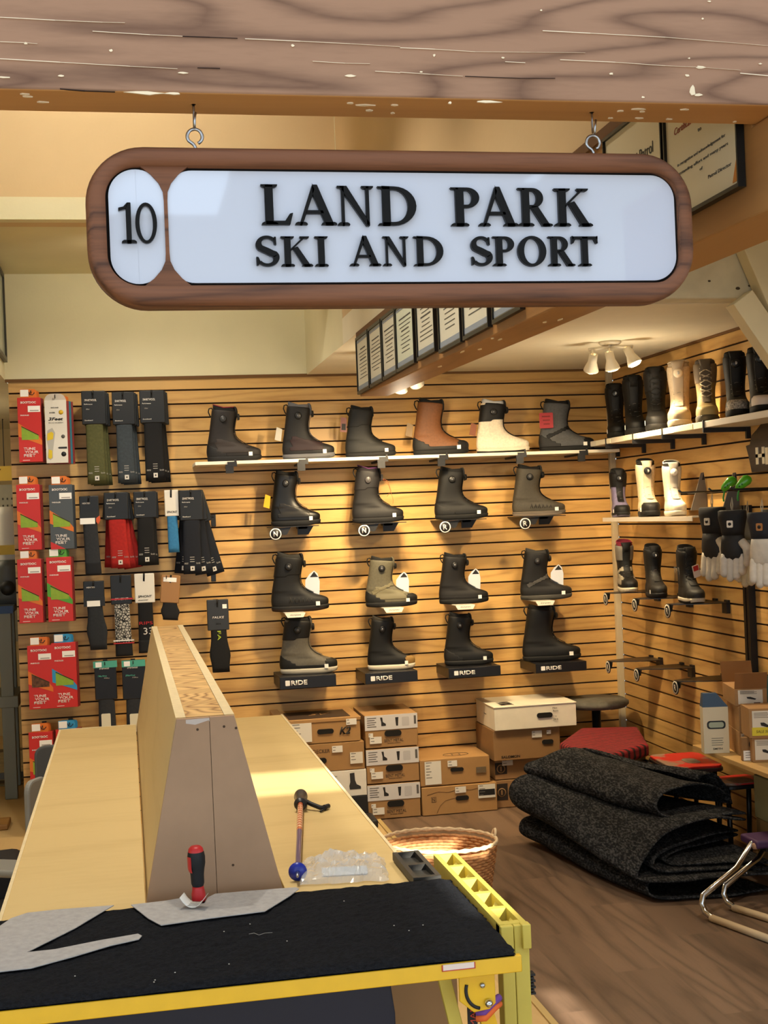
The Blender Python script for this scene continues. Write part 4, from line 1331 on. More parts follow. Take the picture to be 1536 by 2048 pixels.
# ---- second row: single black brackets with round discs
def disc_bracket(label, px, py, mark, Y=7.06):
    c = atY(px, py, Y)
    t = thing('boot_bracket', label, 'bracket', (c.x, Y, c.z), 0, 'black boot brackets with round discs')
    M = Matrix.Rotation(PI / 2, 4, 'X')
    MB().lathe([(0, 0), (.034, 0), (.034, .004), (0, .004)], 0, 28, M, cap=False).build('disc', BLKM, t)
    o = MB().lathe([(.026, .0042), (.0315, .0042), (.0315, .0052), (.026, .0052)], 0, 28, M, cap=False).build('disc_ring', WHT, t)
    text(mark, .022, .028, WHT, o, (0, -.0052, 0), rot=(PI / 2, 0, 0), name='disc_letter', bold=.02)
    # folded plate: tongue from the disc up to a foot plate, wall tab at the right
    MB().prism([(.018, .02), (.078, .02), (.068, .045 - .012), (.06, .046)] if False else [(.012, .030), (.085, .034), (.062, -.006), (.048, -.008), (.030, .0)], .004, .007, 0, 'XZ').build('tongue_plate', BLKM, t)
    MB().box((-.015, -.01, .034), (.235, .288, .038)).build('foot_plate', BLKM, t)
    MB().prism([(.145, .034), (.235, .034), (.205, -.012), (.145, -.012)], .20, .204, 0, 'XZ').box((.15, .2, .02), (.2, .289, .036)).build('wall_tab', BLKM, t)
    return t, c.z + .038


B2 = (((551, 1068), (543, 641, 1052, 941), dict(label='smooth black boot with yellow tag at its heel, first in the second row', upper='#17171a', sole='#1a1a1c', toe=None, panel='#28241f', tag_=('#d7a81c', 'back'), rim=None, rough=.4), 'N'),
      ((728, 1061), (706, 807, 1046, 934), dict(label='black boot with purple-lined collar and loose cords, second in the second row', upper='#201c1d', sole='#151416', rim='#5a2d5e', cuff='#2a2729', liner='#241a26', puller='#a0522c', dialc='#4a4648'), 'N'),
      ((890, 1054), (872, 975, 1040, 936), dict(label='matt black boot on a round-disc bracket, third in the second row', upper='#1c1c1c', sole='#171717', heel='#191919'), 'R'),
      ((1050, 1047), (1027, 1129, 1031, 929), dict(label='olive grey boot with pale sole edge, last in the second row', upper='#453f34', sole='#7d6f60', sole2='#5d5348', liner='#141210', zig='#15130f', tongue='#1a1815'), 'R'))
for (dx, dy_), (a, c, yb, yt), kw, mk in B2:
    n_ = {551: 'first', 728: 'second', 890: 'third', 1050: 'fourth'}[dx]
    _, z = disc_bracket('black bracket with a white-ringed disc under the %s boot of the second row' % n_, dx, dy_, mk)
    wall_boot(kw.pop('label'), a, c, yb, yt, Y=7.18, z=z, **kw)

# ---- third row: clear plates with white lettered tongues
for (px, py), (a, c, yb, yt), kw, n_ in (
        ((590, 1231), (544, 658, 1223, 1106), dict(label='big black boot with grey eyelet webbing, first in the third row', upper='#1d1c1c', sole='#3a2416', sole2='#1b1a1a', zig='#4a463f', tag_='hang', liner='#3a3835', cuff='#191919'), 'first'),
        ((787, 1221), (733, 834, 1214, 1114), dict(label='grey-green boot with black toe cap, second in the third row', upper='#5d5847', sole='#1c1b18', toe='#1e1d1a', heel='#1d1c19', panel='#6c664f', stripe='#6f684f', tag_='hang', liner='#25231f'), 'second'),
        ((930, 1215), (880, 976, 1207, 1106), dict(label='plain black boot with grey hang tag, third in the third row', upper='#201d1b', sole='#191817', tag_='hang', band='#191716'), 'third'),
        ((1090, 1207), (1043, 1142, 1199, 1098), dict(label='black boot with grey ankle strap and grey sole, last in the third row', upper='#1c1b1a', sole='#3f3d38', sole2='#46443e', stripe='#4a4845', tag_='hang', toe='#2b2722', liner='#3b3a38'), 'fourth')):
    Y = 7.05
    v = atY(px, py, Y)
    zt = atY(px, py - 5, Y).z
    t = thing('boot_shelf', 'small shelf with white lettered tongue under the %s boot of the third row' % n_, 'shelf', (v.x, Y, zt), 0, 'small boot shelves of the third row')
    MB().box((-.05, 0.004, -.004), (.055, .298, 0.0)).build('plate', mat('#c9c2b4', .4), t)
    o = MB().prism([(-.055, 0), (.058, 0), (.045, -.024), (-.040, -.024)], -.003, 0.0, 0, 'XZ').build('front_tongue', mat('#eee6d6', .5), t)
    text('thirtytwo', .058, .011, mat('#5b564e', .6), o, (.003, -.0032, -.011))
    wall_boot(kw.pop('label'), a, c, yb, yt, Y=7.18, z=zt, **kw)

# ---- fourth row: black blocks with white lettering
for (x0, x1, yt_, yb_), (a, c, yb, yt), kw, n_ in (
        ((560, 673, 1352, 1376), (562, 675, 1356, 1241), dict(label='grey boot with black collar and off-white sole, first in the fourth row', upper='#59544a', sole='#a39c8c', sole2='#b3ac9c', toe='#1f1e1b', heel='#1f1e1c', cuff='#1c1b19', band='#1e1d1a', liner='#1a1918'), 'first'),
        ((731, 836, 1344, 1366), (737, 830, 1345, 1239), dict(label='black boot with tan toe cap and white sole, second in the fourth row', upper='#171615', sole='#c2b8a2', sole2='#cfc5b0', toe='#8a6a38', liner='#3a352a'), 'second'),
        ((898, 1002, 1334, 1354), (891, 986, 1335, 1231), dict(label='black boot with dark ridged sole, third in the fourth row', upper='#191817', sole='#14130f', sole2='#22211f', heel='#22211f'), 'third'),
        ((1072, 1174, 1325, 1344), (1048, 1160, 1327, 1216), dict(label='tall black boot overhanging its block, last in the fourth row', upper='#161514', sole='#141312', liner='#121211', dial='front', height=None), 'fourth')):
    kw.pop('height', None)
    Y = 7.05
    A, B = atY(x0, yb_, Y), atY(x1, yb_, Y)
    zt = atY((x0 + x1) / 2, yt_, Y).z; zb = atY((x0 + x1) / 2, yb_, Y).z
    t = thing('boot_block', 'black display block with white lettering under the %s boot of the fourth row' % n_, 'display block', (A.x, Y, zb), 0, 'black boot blocks of the fourth row')
    w, h = B.x - A.x, zt - zb
    MB().box((0, 0, 0), (w, .298, h), bevel=.002).build('block', mat('#131316', .4), t)
    MB().prism(rrect(.030, h * .28, .054, h * .72, .003, 2), -.0012, 0, 0, 'XZ').build('emblem', WHT, t)
    text('RIDE', .088, h * .40, WHT, t, (.104, -.0008, h * .5), bold=.03)
    wall_boot(kw.pop('label'), a, c, yb, yt, Y=7.18, z=zt, **kw)

# ================================================================== the right-hand wall
def rw_boot(label, pxc, pyb, pyt, X, yaw, z=None, fix=1.0, **kw):
    c = atX(pxc, pyb, X)
    zb = c.z if z is None else z
    zt = atX(pxc, pyt, X).z
    s = (zt - zb) / .303 * fix
    r = R_(yaw)
    return make_boot(label, (c.x - .15 * s * math.cos(r) + .0, c.y - .15 * s * math.sin(r), zb), r, s, height=1 / fix, **kw)


zS = atX(1395, 845, 2.60).z
t = thing('wall_shelf', 'long white shelf high on the right wall carrying seven boots', 'shelf', (XW, 6.1, zS))
MB().box((-.225, -1.25, -.030), (-.002, 1.19, 0), bevel=.002).build('shelf_board', mat('#d9cfbc', .5), t)
for k, (y0, y1, hx) in enumerate(((7.02, 6.80, '#e8dfc4'), (6.60, 6.42, '#eee2b4'), (6.28, 6.10, '#e9dcc0'), (5.96, 5.74, '#f0e4a8'))):
    MB().box((-.2275, y1 - 6.1, -.027), (-.2245, y0 - 6.1, -.003)).build('price_strip', mat(hx, .4), t)
for y in (7.25, 6.86, 6.47, 6.09, 5.62):
    b = MB().box((-.232, y - 6.1 - .004, -.052), (-.226, y - 6.1 + .004, .004)).box((-.230, y - 6.1 - .006, -.052), (-.004, y - 6.1 + .006, -.031)).box((-.022, y - 6.1 - .008, -.085), (-.002, y - 6.1 + .008, -.031))
    b.build('shelf_bracket', BLKM, t)
XB = 2.70
for pc, yb, yt, yaw, kw in (
        (1233, 862, 764, -108, dict(label='black boot with white dial cap, first on the right shelf', dial='front', upper='#151414', tongue='#121212')),
        (1270, 855, 747, -108, dict(label='all-black boot, second on the right shelf', dial='none', upper='#141313', tongue='#101010')),
        (1314, 846, 730, -112, dict(label='black laced boot with grey lace lock, third on the right shelf', dial='none', laces=True, lacec='#2c2b2a', upper='#151515', cuff='#1a1a1b', tongue='#121213')),
        (1360, 838, 719, -116, dict(label='beige boot with pale round dial, fourth on the right shelf', dial='front', dialc='#e0d0b8', upper='#b9a488', tongue='#a2917c', toe='#85755f', sole='#a6977f', liner='#9b8c78', rim='#b7a58c', loopc='#5b8a92', sticker=False, rough=.5)),
        (1414, 827, 715, -114, dict(label='tan and brown boot with cream laces, fifth on the right shelf', dial='none', laces=True, lacec='#cdbfa2', upper='#8d7648', tongue='#5a4f41', cuff='#6b5a45', toe='#b3a06a', sole='#4f4734', liner='#4b4138', sticker=False)),
        (1474, 815, 699, -113, dict(label='black boot with tan foot and leopard toe, sixth on the right shelf', dial='front', upper='#141416', tongue='#101013', band='#7d6440', heel='#7d6440', toe='#9b9184', cap_pattern=1, sticker=False)),
        (1522, 806, 690, -112, dict(label='black boot with white fleece toe, nearest on the right shelf', dial='front', dialc='#23303a', upper='#15161a', tongue='#121317', band='#6b5840', toe='#d8cdc2', sticker=False))):
    rw_boot(kw.pop('label'), pc, yb, yt, XB, yaw, z=zS, **kw)

# clear shelf with three boots
zA = atX(1300, 1032, 2.65).z - .004
t = thing('acrylic_shelf', 'thin clear shelf on the right wall under three boots', 'shelf', (XW, 6.42, zA))
MB().box((-.22, -.62, -.006), (-.002, .56, 0), bevel=.001).build('plate', plastic('acrylic', '#e9e2d2', .45, .15), t)
MB().box((-.221, -.62, -.022), (-.217, .56, 0)).build('front_lip', plastic('acrylic2', '#efe8da', .5, .12), t)
for pc, yb, yt, yaw, kw in (
        (1241, 1033, 937, -104, dict(label='lilac and black boot, left one on the clear shelf', dial='front', upper='#77708f', tongue='#111114', cuff='#121215', toe='#1a1a1c', sole='#6d6783', sole2='#1b1b1d', liner='#151517')),
        (1297, 1027, 919, -104, dict(label='cream boot with black collar and black toe bumper, middle of the clear shelf', dial='front', dialc='#29292b', upper='#d2bf9c', tongue='#b3a48c', toe='#24221f', cuff=None, liner='#161616', rim='#1a1a1a', sole='#1f1d1a')),
        (1350, 1033, 922, -104, dict(label='all-white boot with white dial, right one on the clear shelf', dial='front', dialc='#e9e2d4', upper='#cfc5ae', tongue='#a7a093', sole='#d8cfba', liner='#1d1c1b', rim='#e2d8c4', toe='#ddd3bc', loopc='#c3402c', sticker=False))):
    rw_boot(kw.pop('label'), pc, yb, yt, 2.68, yaw, z=zA, **kw)


def side_bracket(label, px, py, mark):
    c = atX(px, py, 2.545)
    t = thing('boot_bracket', label, 'bracket', (2.545, c.y, c.z), -PI / 2, 'black boot brackets with round discs')
    M = Matrix.Rotation(PI / 2, 4, 'X')
    MB().lathe([(0, 0), (.034, 0), (.034, .004), (0, .004)], 0, 28, M, cap=False).build('disc', BLKM, t)
    o = MB().lathe([(.025, .0042), (.0315, .0042), (.0315, .0052), (.025, .0052)], 0, 28, M, cap=False).build('disc_ring', mat('#cfc6b4', .5), t)
    text(mark, .022, .028, mat('#cfc6b4', .5), o, (0, -.0052, 0), name='disc_letter', bold=.02)
    MB().prism([(-.015, .030), (.05, .032), (.036, .0), (.012, -.004)], .004, .007, 0, 'XZ').build('tongue_plate', BLKM, t)
    MB().loft([[(-.02, 0.0, .030), (.04, 0.0, .030), (.04, 0, .034), (-.02, 0, .034)], [(-.075, .16, .030), (.105, .16, .030), (.105, .16, .034), (-.075, .16, .034)], [(-.075, .27, .030), (.105, .27, .030), (.105, .27, .034), (-.075, .27, .034)]], 0, smooth=False).build('foot_plate', mat('#241d17', .4), t)
    MB().box((.05, .255, -.02), (.10, .274, .03)).box((.06, .262, .029), (.10, .274, .044)).build('wall_tab', BLKM, t)
    MB().box((-.07, .262, .033), (-.03, .274, .044)).build('hook_tab', BLKM, t)
    return c


z3 = []
for (px, py, mk, w) in ((1212, 1198, 'R', 'far'), (1270, 1210, 'R', 'middle'), (1336, 1222, 'R', 'near')):
    c = side_bracket('round-disc bracket under the %s boot of the lower right-wall row' % w, px, py, mk); z3.append(c)
for (px, py, mk, w) in ((1217, 1334, 'R', 'far'), (1274, 1350, 'R', 'middle'), (1352, 1375, 'R', 'near')):
    side_bracket('empty round-disc bracket low on the right wall, %s one of three' % w, px, py, mk)
for pc, yb, yt, yaw, c, kw in (
        (1255, 1190, 1083, -102, z3[0], dict(label='black and grey boot with crimson liner, far one of the lower right row', dial='none', upper='#1b1a19', tongue='#141312', white=None, panel='#8d8473', toe='#1c1b1a', sole='#b3a890', sole2='#c6bba4', cuff='#6f6a62', liner='#6e1a2c', rim='#8c2338', sticker=False, stripe='#9a907c')),
        (1312, 1197, 1090, -102, z3[1], dict(label='dark olive-black boot, middle of the lower right row', dial='front', upper='#211e1a', tongue='#151412', toe='#2b2822', heel='#2a2721', stickerx=.255)),
        (1382, 1207, 1092, -98, z3[2], dict(label='black boot with red and white card tag, near one of the lower right row', dial='none', laces=True, lacec='#171615', upper='#181716', tongue='#121211', toe='#2f2c28', sole='#1a1918', sole2='#b5aa96', sticker=False, quilt='#55514a'))):
    lb_ = kw.pop('label')
    bt = rw_boot(lb_, pc, yb, yt, 2.66, yaw, z=c.z + .035, **kw)
    if 'card tag' in lb_:
        o = MB().prism(rrect(-.020, -.034, .020, .034, .003, 2), -.001, .001, 0, 'XZ').build('hang_tag', mat('#d9cfc6', .5), bt, (.205, .02, .17), (R_(10), R_(-16), PI / 2 + .2))
        MB().prism(rrect(-.015, .002, .015, .030, .002, 2), -.0016, -.0009, 0, 'XZ').build('tag_print', mat('#b8282e', .5), o)

# ---- glove rack: upright rail, face-out arms, gloves
yr = atX(1500, 1250, XW - .02).y
t = thing('display_rail', 'black slotted upright rail on the right wall below the gloves', 'rail', (XW, yr, 0.0))
zr0, zr1 = atX(1500, 1348, XW).z, atX(1500, 1010, XW).z
b = MB().box((-.035, -.028, .53), (-.001, -.006, zr1)).box((-.03, -.006, .53), (-.001, .006, zr1)).box((-.035, .006, .53), (-.001, .028, zr1))
b.build('upright', mat('#15110e', .4), t)
zH = atX(1470, 980, 2.74).z
b = MB().tube([(-.02, -.10, zH), (-.02, .62, zH)], .006, 0, 8)
b.build('crossbar', BLKM, t)
arms = []
for y in (5.93, 5.60, 5.38):
    dy2 = y - yr
    MB().tube([(-.005, dy2, zH), (-.21, dy2, zH), (-.225, dy2, zH + .012)], .005, 0, 8).build('arm', BLKM, t)
for n_, px, y in (('far', 1401, 5.97), ('near', 1465, 5.63)):
    ap = atX(px, 945, 2.79); bt_ = atX(px, 1020, 2.79)
    f = thing('card_fin', 'grey pointed card fin on the right wall above the gloves, %s one' % n_, 'card', (2.80, ap.y, bt_.z), 0, 'grey pointed card fins')
    h = ap.z - bt_.z
    MB().prism([(-.07, 0), (.018, 0), (.018, h * .45), (.006, h), (-.008, h * .99)], -.003, .003, 0, 'XZ').build('card', mat('#6c655c', .6), f)
    MB().prism([(-.006, h * .80), (.010, h * .80), (.004, h * .97)], -.0045, -.003, 0, 'XZ').build('printed_mark', BLK, f)


def glove(label, loc, rotz, back, palm, cuffc, logo=None, scale=1.0, mitt=False, tilt=0.0):
    t = thing('ski_glove', label, 'glove', loc, rotz, 'gloves hanging on the right wall')
    t.scale = (scale,) * 3
    t.rotation_euler = (0, tilt, rotz)

    def oval(z, w, d, dx=0.0, n=20):
        return [(dx + w * math.cos(2 * PI * k / n), d * math.sin(2 * PI * k / n), z) for k in range(n)]
    MB().loft([oval(0.0, .050, .030), oval(-.004, .057, .036), oval(-.03, .058, .037), oval(-.075, .048, .030), oval(-.10, .045, .027)], 0, cap0=True, cap1=True).build('cuff', mat(cuffc, .7, var=.1, vscale=40), t)
    MB().loft([oval(-.095, .044, .026), oval(-.125, .049, .029), oval(-.155, .052, .028), oval(-.185, .050, .025), oval(-.20, .040, .018)], 0).build('hand', mat(back, .6, var=.1, vscale=40), t)
    for k, (x, ln) in enumerate(((-.033, .070), (-.011, .088), (.012, .082), (.034, .062))):
        MB().tube([(x, -.002, -.175), (x * 1.05, -.004, -.195), (x * 1.08, -.010, -.195 - ln * .55), (x * 1.06, -.020, -.195 - ln * .9), (x * 1.05, -.023, -.195 - ln)], [.0165, .0185, .0180, .0155, .006], 0, 10).build('finger', mat(palm if k % 2 == 0 or not mitt else palm, .6, var=.08, vscale=50), t)
    MB().tube([(.036, -.010, -.125), (.058, -.018, -.150), (.064, -.024, -.185), (.058, -.028, -.215), (.055, -.029, -.224)], [.018, .018, .0165, .013, .005], 0, 10).build('thumb', mat(palm, .6, var=.08, vscale=50), t)
    if logo:
        MB().prism(rrect(-.012, -.014, .012, .014, .004, 3), -.0385, -.033, 0, 'XZ').build('logo_patch', mat(logo, .5), t, (0, 0, -.055))
        MB().lathe([(0, 0), (.0065, 0), (.0065, .002), (0, .002)], 0, 14, Matrix.Translation((0, -.0384, -.055)) @ Matrix.Rotation(PI / 2, 4, 'X'), cap=False).build('logo_dot', BLK, t)
    MB().tube([(0, 0, -.01), (.004, 0, .02), (0, .004, .05), (-.004, 0, .02), (0, 0, -.01)], .002, 0, 6).build('hang_loop', mat('#b8ab90', .7), t)
    return t


def gpos(px, py, X):
    return atX(px, py, X)


for px, py, X, rz, a in (
        (1424, 1014, 2.65, -1.05, dict(label='black glove with cream palm, left of the hanging gloves', back='#17171a', palm='#b7ad9c', cuffc='#131316', logo='#d9d2c4', scale=1.2)),
        (1464, 1020, 2.555, -.75, dict(label='black glove with square white logo, second of the hanging gloves', back='#121214', palm='#b9b1a6', cuffc='#0f0f12', logo='#e4ddd0', scale=1.08)),
        (1495, 1028, 2.665, -.9, dict(label='grey cuffed glove with cream fingers, third of the hanging gloves', back='#77756b', palm='#b5a88c', cuffc='#7d7b70', scale=1.12)),
        (1524, 1024, 2.57, -.8, dict(label='navy cuffed glove with white fingers, at the right picture edge', back='#c5bdb0', palm='#cdc5b8', cuffc='#181c26', logo='#a8713c', scale=1.1)),
        (1552, 1018, 2.67, -.8, dict(label='black cuffed glove with white hand, cut by the right picture edge', back='#d6cfc4', palm='#d6cfc4', cuffc='#14151a', scale=1.12))):
    glove(loc=gpos(px, py, X), rotz=rz, **a)
for n_, px, py in (('left', 1459, 969), ('right', 1488, 967)):
    c = atX(px, py, 2.66)
    g = thing('glove_clip', 'bright green plastic clip on the glove rack, %s one' % n_, 'clip', c, R_(-20), 'green clips on the glove rack')
    MB().loft([[(x - .009 * math.cos(2 * PI * k / 12) * r, .010 * math.sin(2 * PI * k / 12) * r, z + .011 * math.cos(2 * PI * k / 12) * r) for k in range(12)] for x, z, r in ((-.034, -.024, .5), (-.026, -.017, 1.1), (-.005, .002, 1.5), (.012, .016, 1.7), (.024, .024, 1.2), (.029, .027, .4))], 0).build('clip_body', mat('#4faa1e', .3, coat=.4), g)
    b = MB()
    for i in range(3):
        b.sphere((-.022 + .012 * i, -.013, -.012 + .009 * i), .004, 0, 1, .5, 1, 8, 6)
    b.build('dark_dots', mat('#1d5a12', .4), g)
    MB().tube([(-.02, 0, -.015), (-.03, 0, -.06), (-.028, 0, -.075)], .004, 0, 6).build('strap', mat('#3c9a3a', .5), g)

# ---- dark cut-out board with cream letters at the right edge
A = atX(1496, 918, XW - .02)
t = thing('cutout_sign', 'dark brown cut-out board with cream letters, cut by the right edge', 'sign', (XW - .001, A.y, A.z))
pts = [(1492, 892), (1500, 889), (1503, 871), (1513, 860), (1523, 847), (1534, 841), (1600, 815), (1640, 900), (1600, 935), (1504, 945), (1498, 915)]
q = []
for px, py in pts:
    v = atX(px, py, XW - .02); q.append((v.y - A.y, v.z - A.z))
MB().prism(q, -.02, -.001, 0, 'YZ').build('board', wood('dark_board', '#22170f', '#40301f', axis=1, scale=14, stretch=.08, ringmix=.5), t)
for i, (x0, x1) in enumerate(((1514, 1531), (1533, 1549))):
    v0, v1 = atX(x0, 929, XW - .021), atX(x1, 927, XW - .021)
    zt_ = atX(x0, 895, XW - .021).z
    ya, yb_, za, zb_ = v0.y - A.y, v1.y - A.y, v0.z - A.z, zt_ - A.z
    b = MB()
    w = abs(ya - yb_)
    if i == 0:
        b.box((-.025, ya - w * .27, za), (-.0205, ya, zb_)).box((-.025, yb_, za), (-.0205, yb_ + w * .27, zb_)).box((-.025, yb_, (za + zb_) / 2 - .008), (-.0205, ya, (za + zb_) / 2 + .008))
    else:
        b.box((-.025, ya - w * .34, za), (-.0205, ya, zb_))
    b.build('letter', mat('#efe2c2', .6), t)

# ================================================================== shoe boxes
KRAFT = '#a9814f'


def carton(label, x0, x1, y0, y1, z0, z1, hexc=KRAFT, hole=None, stickers=(), words=(), lid=None, top=None, name='shoe_box', group='boot boxes along the back wall', yaw=0.0):
    cx, cy = (x0 + x1) / 2, (y0 + y1) / 2
    t = thing(name, label, 'box', (cx, cy, z0), yaw, group)
    w, d, h = (x1 - x0) / 2, (y1 - y0) / 2, z1 - z0
    m = mat(hexc, .75, var=.05, vscale=14)
    if lid:
        MB().box((-w, -d, 0), (w, d, h - lid), bevel=.002).build('box_body', m, t)
        MB().box((-w - .004, -d - .004, h - lid), (w + .004, d + .004, h), bevel=.003).build('lid', mat(top or hexc, .7, var=.04, vscale=14), t)
    else:
        MB().box((-w, -d, 0), (w, d, h), bevel=.003).build('box_body', m, t)
    if hole:
        hx, hz, hw, hh = hole
        MB().prism(rrect(hx * w - hw, hz * h - hh, hx * w + hw, hz * h + hh, hh * .95, 5), -d - .0055, -d + .012, 0, 'XZ').build('hand_hole', mat('#14100c', .9), t)
    for (sx, sz, sw, sh, c) in stickers:
        o = MB().box((sx * w - sw, -d - .006, sz * h - sh), (sx * w + sw, -d - .0035, sz * h + sh)).build('label_sticker', mat(c, .55), t)
        b = MB()
        rg = random.Random(int(sx * 100) + int(sz * 77))
        for k in range(max(2, int(sh / .009))):
            z = sz * h + sh - .008 - k * .016
            if z < sz * h - sh + .003: break
            q = rg.uniform(.4, .8) * sw
            b.box((sx * w - sw * .85, -d - .0065, z), (sx * w - sw * .85 + q, -d - .0055, z + .0035))
        b.build('printed_lines', mat('#6b655e', .7), o)
    for (s, wx_, wz, ww, wh, c, *r) in words:
        text(s, ww, wh, mat(c, .65), t, (wx_ * w, -d - (.0042 if lid else .0005), wz * h), name='lettering', shear=r[0] if r else 0, bold=r[1] if len(r) > 1 else 0)
    return t


YF, YBk = 6.97, 7.33
K = carton('brown boot box with white product label and bold italic mark, top of the left stack', .792, 1.188, YF, YBk, .432, .562, '#a37c4c', (.05, .47, .044, .013), ((-.60, .48, .055, .050, '#d8d3c6'), (.76, .80, .028, .016, '#dcd8cf')), (('K2', .58, .46, .062, .040, '#1d1a17', .3, .03),), lid=.02)
MB().box((-.18, -.16, .1305), (.15, .10, .1318)).build('dark_print', mat('#3b2a1c', .7), K)
text('SV', .12, .05, mat('#a37c4c', .7), K, (.0, -.03, .1322), rot=(0, 0, 0), shear=.4)
carton('brown box with spaced capitals, middle of the left stack', .80, 1.205, YF, YBk, .280, .428, '#9c7648', (-.25, .40, .048, .015), ((.28, .78, .028, .017, '#ddd8ce'), (.78, .42, .034, .030, '#d5cfc2')), (('NIDECKER', -.20, .74, .115, .019, '#3a2c1d', 0, .0),))
wb_ = carton('white box with printed boot, under the brown capitals box of the left stack', .80, 1.211, YF, YBk, .139, .278, '#d9d4c9', None, (), (('All-Mtn', .12, .80, .045, .010, '#4a4843'), ('Women', .10, .66, .035, .008, '#4a4843'), ('US 8', .08, .44, .020, .008, '#4a4843'), ('MP 25', .12, .28, .030, .009, '#4a4843')))
MB().prism([(x - 1.009, z) for x, z in ((1.125, .122), (1.150, .124), (1.152, .085), (1.160, .062), (1.182, .050), (1.182, .036), (1.122, .036), (1.120, .055), (1.126, .075))], -.1815, -.1803, 0, 'XZ').build('boot_print', mat('#2e2d2d', .7), wb_)
for z0, z1, n_ in ((.385, .560, 'top'), (.195, .378, 'middle'), (.004, .188, 'bottom')):
    t = carton('brown boot box with white icon strip, %s of the middle stack' % n_, 1.214, 1.500, YF + .0, YBk, z0, z1, '#9d774a', (.05, .42, .046, .016), ((-.62, .24, .032, .018, '#dcd7cc'), (-.80, .40, .012, .010, '#dcd7cc')), (('BENT METAL', .08, .20, .105, .016, '#3d2f20', 0, .0), ('BINDING WORKS', .08, .12, .07, .005, '#3d2f20')))
    h = z1 - z0
    o = MB().box((-.144, -.1825, h * .54), (.1435, -.1795, h - .002)).build('icon_strip', mat('#c9c6c4', .5), t)
    b = MB()
    b.prism([(-.060, h * .92), (-.048, h * .92), (-.046, h * .78), (-.030, h * .72), (-.030, h * .66), (-.055, h * .66), (-.055, h * .78)], -.1832, -.1822, 0, 'XZ')
    b.build('boot_icon', mat('#22201f', .7), o)
    MB().prism([(.022, h * .90), (.040, h * .90), (.036, h * .64), (.026, h * .64)], -.1832, -.1822, 0, 'XZ').build('cup_icon', mat('#22201f', .7), o)
    b = MB()
    for k in range(5):
        b.box((-.132, -.1831, h * (.90 - .065 * k)), (-.132 + .05 - .008 * (k % 2), -.1822, h * (.90 - .065 * k) + .004))
    b.build('printed_lines', mat('#5b5756', .7), o)
    MB().prism(rrect(.058, h * .62, .098, h * .90, .006, 3), -.1830, -.1823, 0, 'XZ').build('icon_frame', mat('#b5b2b1', .6), o)
    MB().box((.124, -.183, h * .66), (.136, -.1822, h * .92)).build('barcode', mat('#55524f', .7), o)
n1 = carton('wide brown box with white product sheet, upper of the right pair', 1.505, 1.893, YF, YBk, .158, .300, '#a27b4b', (.05, .56, .036, .010), ((-.64, .50, .045, .062, '#d6d1c4'), (-.08, .80, .026, .016, '#ddd8cd'), (.74, .48, .028, .016, '#6b5a42')), ())
MB().tube([(.03 + .07 * math.cos(2 * PI * k / 24), -.08 + .04 * math.sin(2 * PI * k / 24), .1422) for k in range(24)], .0022, 0, 5, closed=True).build('ring_print', mat('#4a3824', .7), n1)
text('N', .05, .035, mat('#4a3824', .7), n1, (.03, -.08, .1422), rot=(0, 0, 0))
n2 = carton('wide brown box with small square emblem, lower of the right pair', 1.508, 1.925, YF - .01, YBk, .003, .153, '#a67e4d', (.06, .54, .036, .012), ((.02, .84, .030, .016, '#ddd8cd'), (.72, .72, .048, .036, '#d6d2c8')), (('N', -.70, .55, .016, .018, '#3d3020'),))
o = MB().box((.105, -.1862 - .005, .085), (.195, -.1858 - .005, .118)).build('dark_band', mat('#1e1d1e', .5), n2)
MB().tube([(-.18, -.1856, .11), (-.12, -.1856, .125), (-.06, -.1856, .118), (0, -.1856, .132), (.06, -.1856, .12), (.14, -.1856, .136)], .0012, 0, 5).build('contour_print', mat('#7a5a34', .7), n2)
MB().tube([(-.13, -.1856, .01), (-.11, -.1856, .05), (-.08, -.1856, .075), (-.02, -.1856, .085)], .0012, 0, 5).build('contour_print', mat('#7a5a34', .7), n2)
fr_ = MB().tube([(-.158, -.1856, .070), (-.132, -.1856, .070), (-.132, -.1856, .096), (-.158, -.1856, .096)], .001, 0, 4, closed=True).build('emblem_frame', mat('#3d3020', .7), n2)
for z0, z1, n_ in ((.156, .262, 'upper'), (.002, .152, 'lower')):
    t = carton('brown box with round dark emblem, %s one beside the black felt pile' % n_, 1.93, 2.30, YF + .03, YBk, z0, z1, '#94704a', None, (((-.62, .88, .030, .017, '#c9c5be'),) if n_ == 'upper' else ()), ())
    h = z1 - z0
    o = MB().box((-.185, -.1665, h * .28), (-.118, -.1645, h * .88)).build('emblem', mat('#2b211a', .7), t)
    M = Matrix.Translation((-.152, -.1665, h * .56)) @ Matrix.Rotation(PI / 2, 4, 'X')
    MB().lathe([(.019, 0), (.024, 0), (.024, .001), (.019, .001)], 0, 24, M, cap=False).build('emblem_ring', mat('#8a6a45', .7), o)
    text('1', .008, .026, mat('#8a6a45', .7), o, (-.152, -.1672, h * .56))
carton('brown box with hand hole and bold brand word, under the white lidded box', 1.918, 2.298, YF, YBk, .264, .430, '#8d6a42', (.62, .52, .032, .012), ((.30, .80, .028, .018, '#c9c4bb'), (.66, .84, .012, .010, '#c9c4bb')), (('SALOMON', -.50, .12, .105, .014, '#231a12', 0, .03),))
wt = carton('white box with big black letters, on top of the right-hand stack', 1.925, 2.390, YF - .02, YBk, .432, .562, '#ded5c0', (.22, .52, .044, .014), (), (('Men', .47, .80, .025, .009, '#3a3733'), ('Boots', .49, .68, .03, .009, '#3a3733'), ('US 10', .46, .45, .02, .007, '#3a3733'), ('28.0', .48, .32, .028, .009, '#3a3733')), lid=.008)
text('ER', .078, .075, mat('#1d1b19', .6), wt, (-.148, -.1865, .058), rot=(PI / 2, PI / 2, 0), bold=.03)
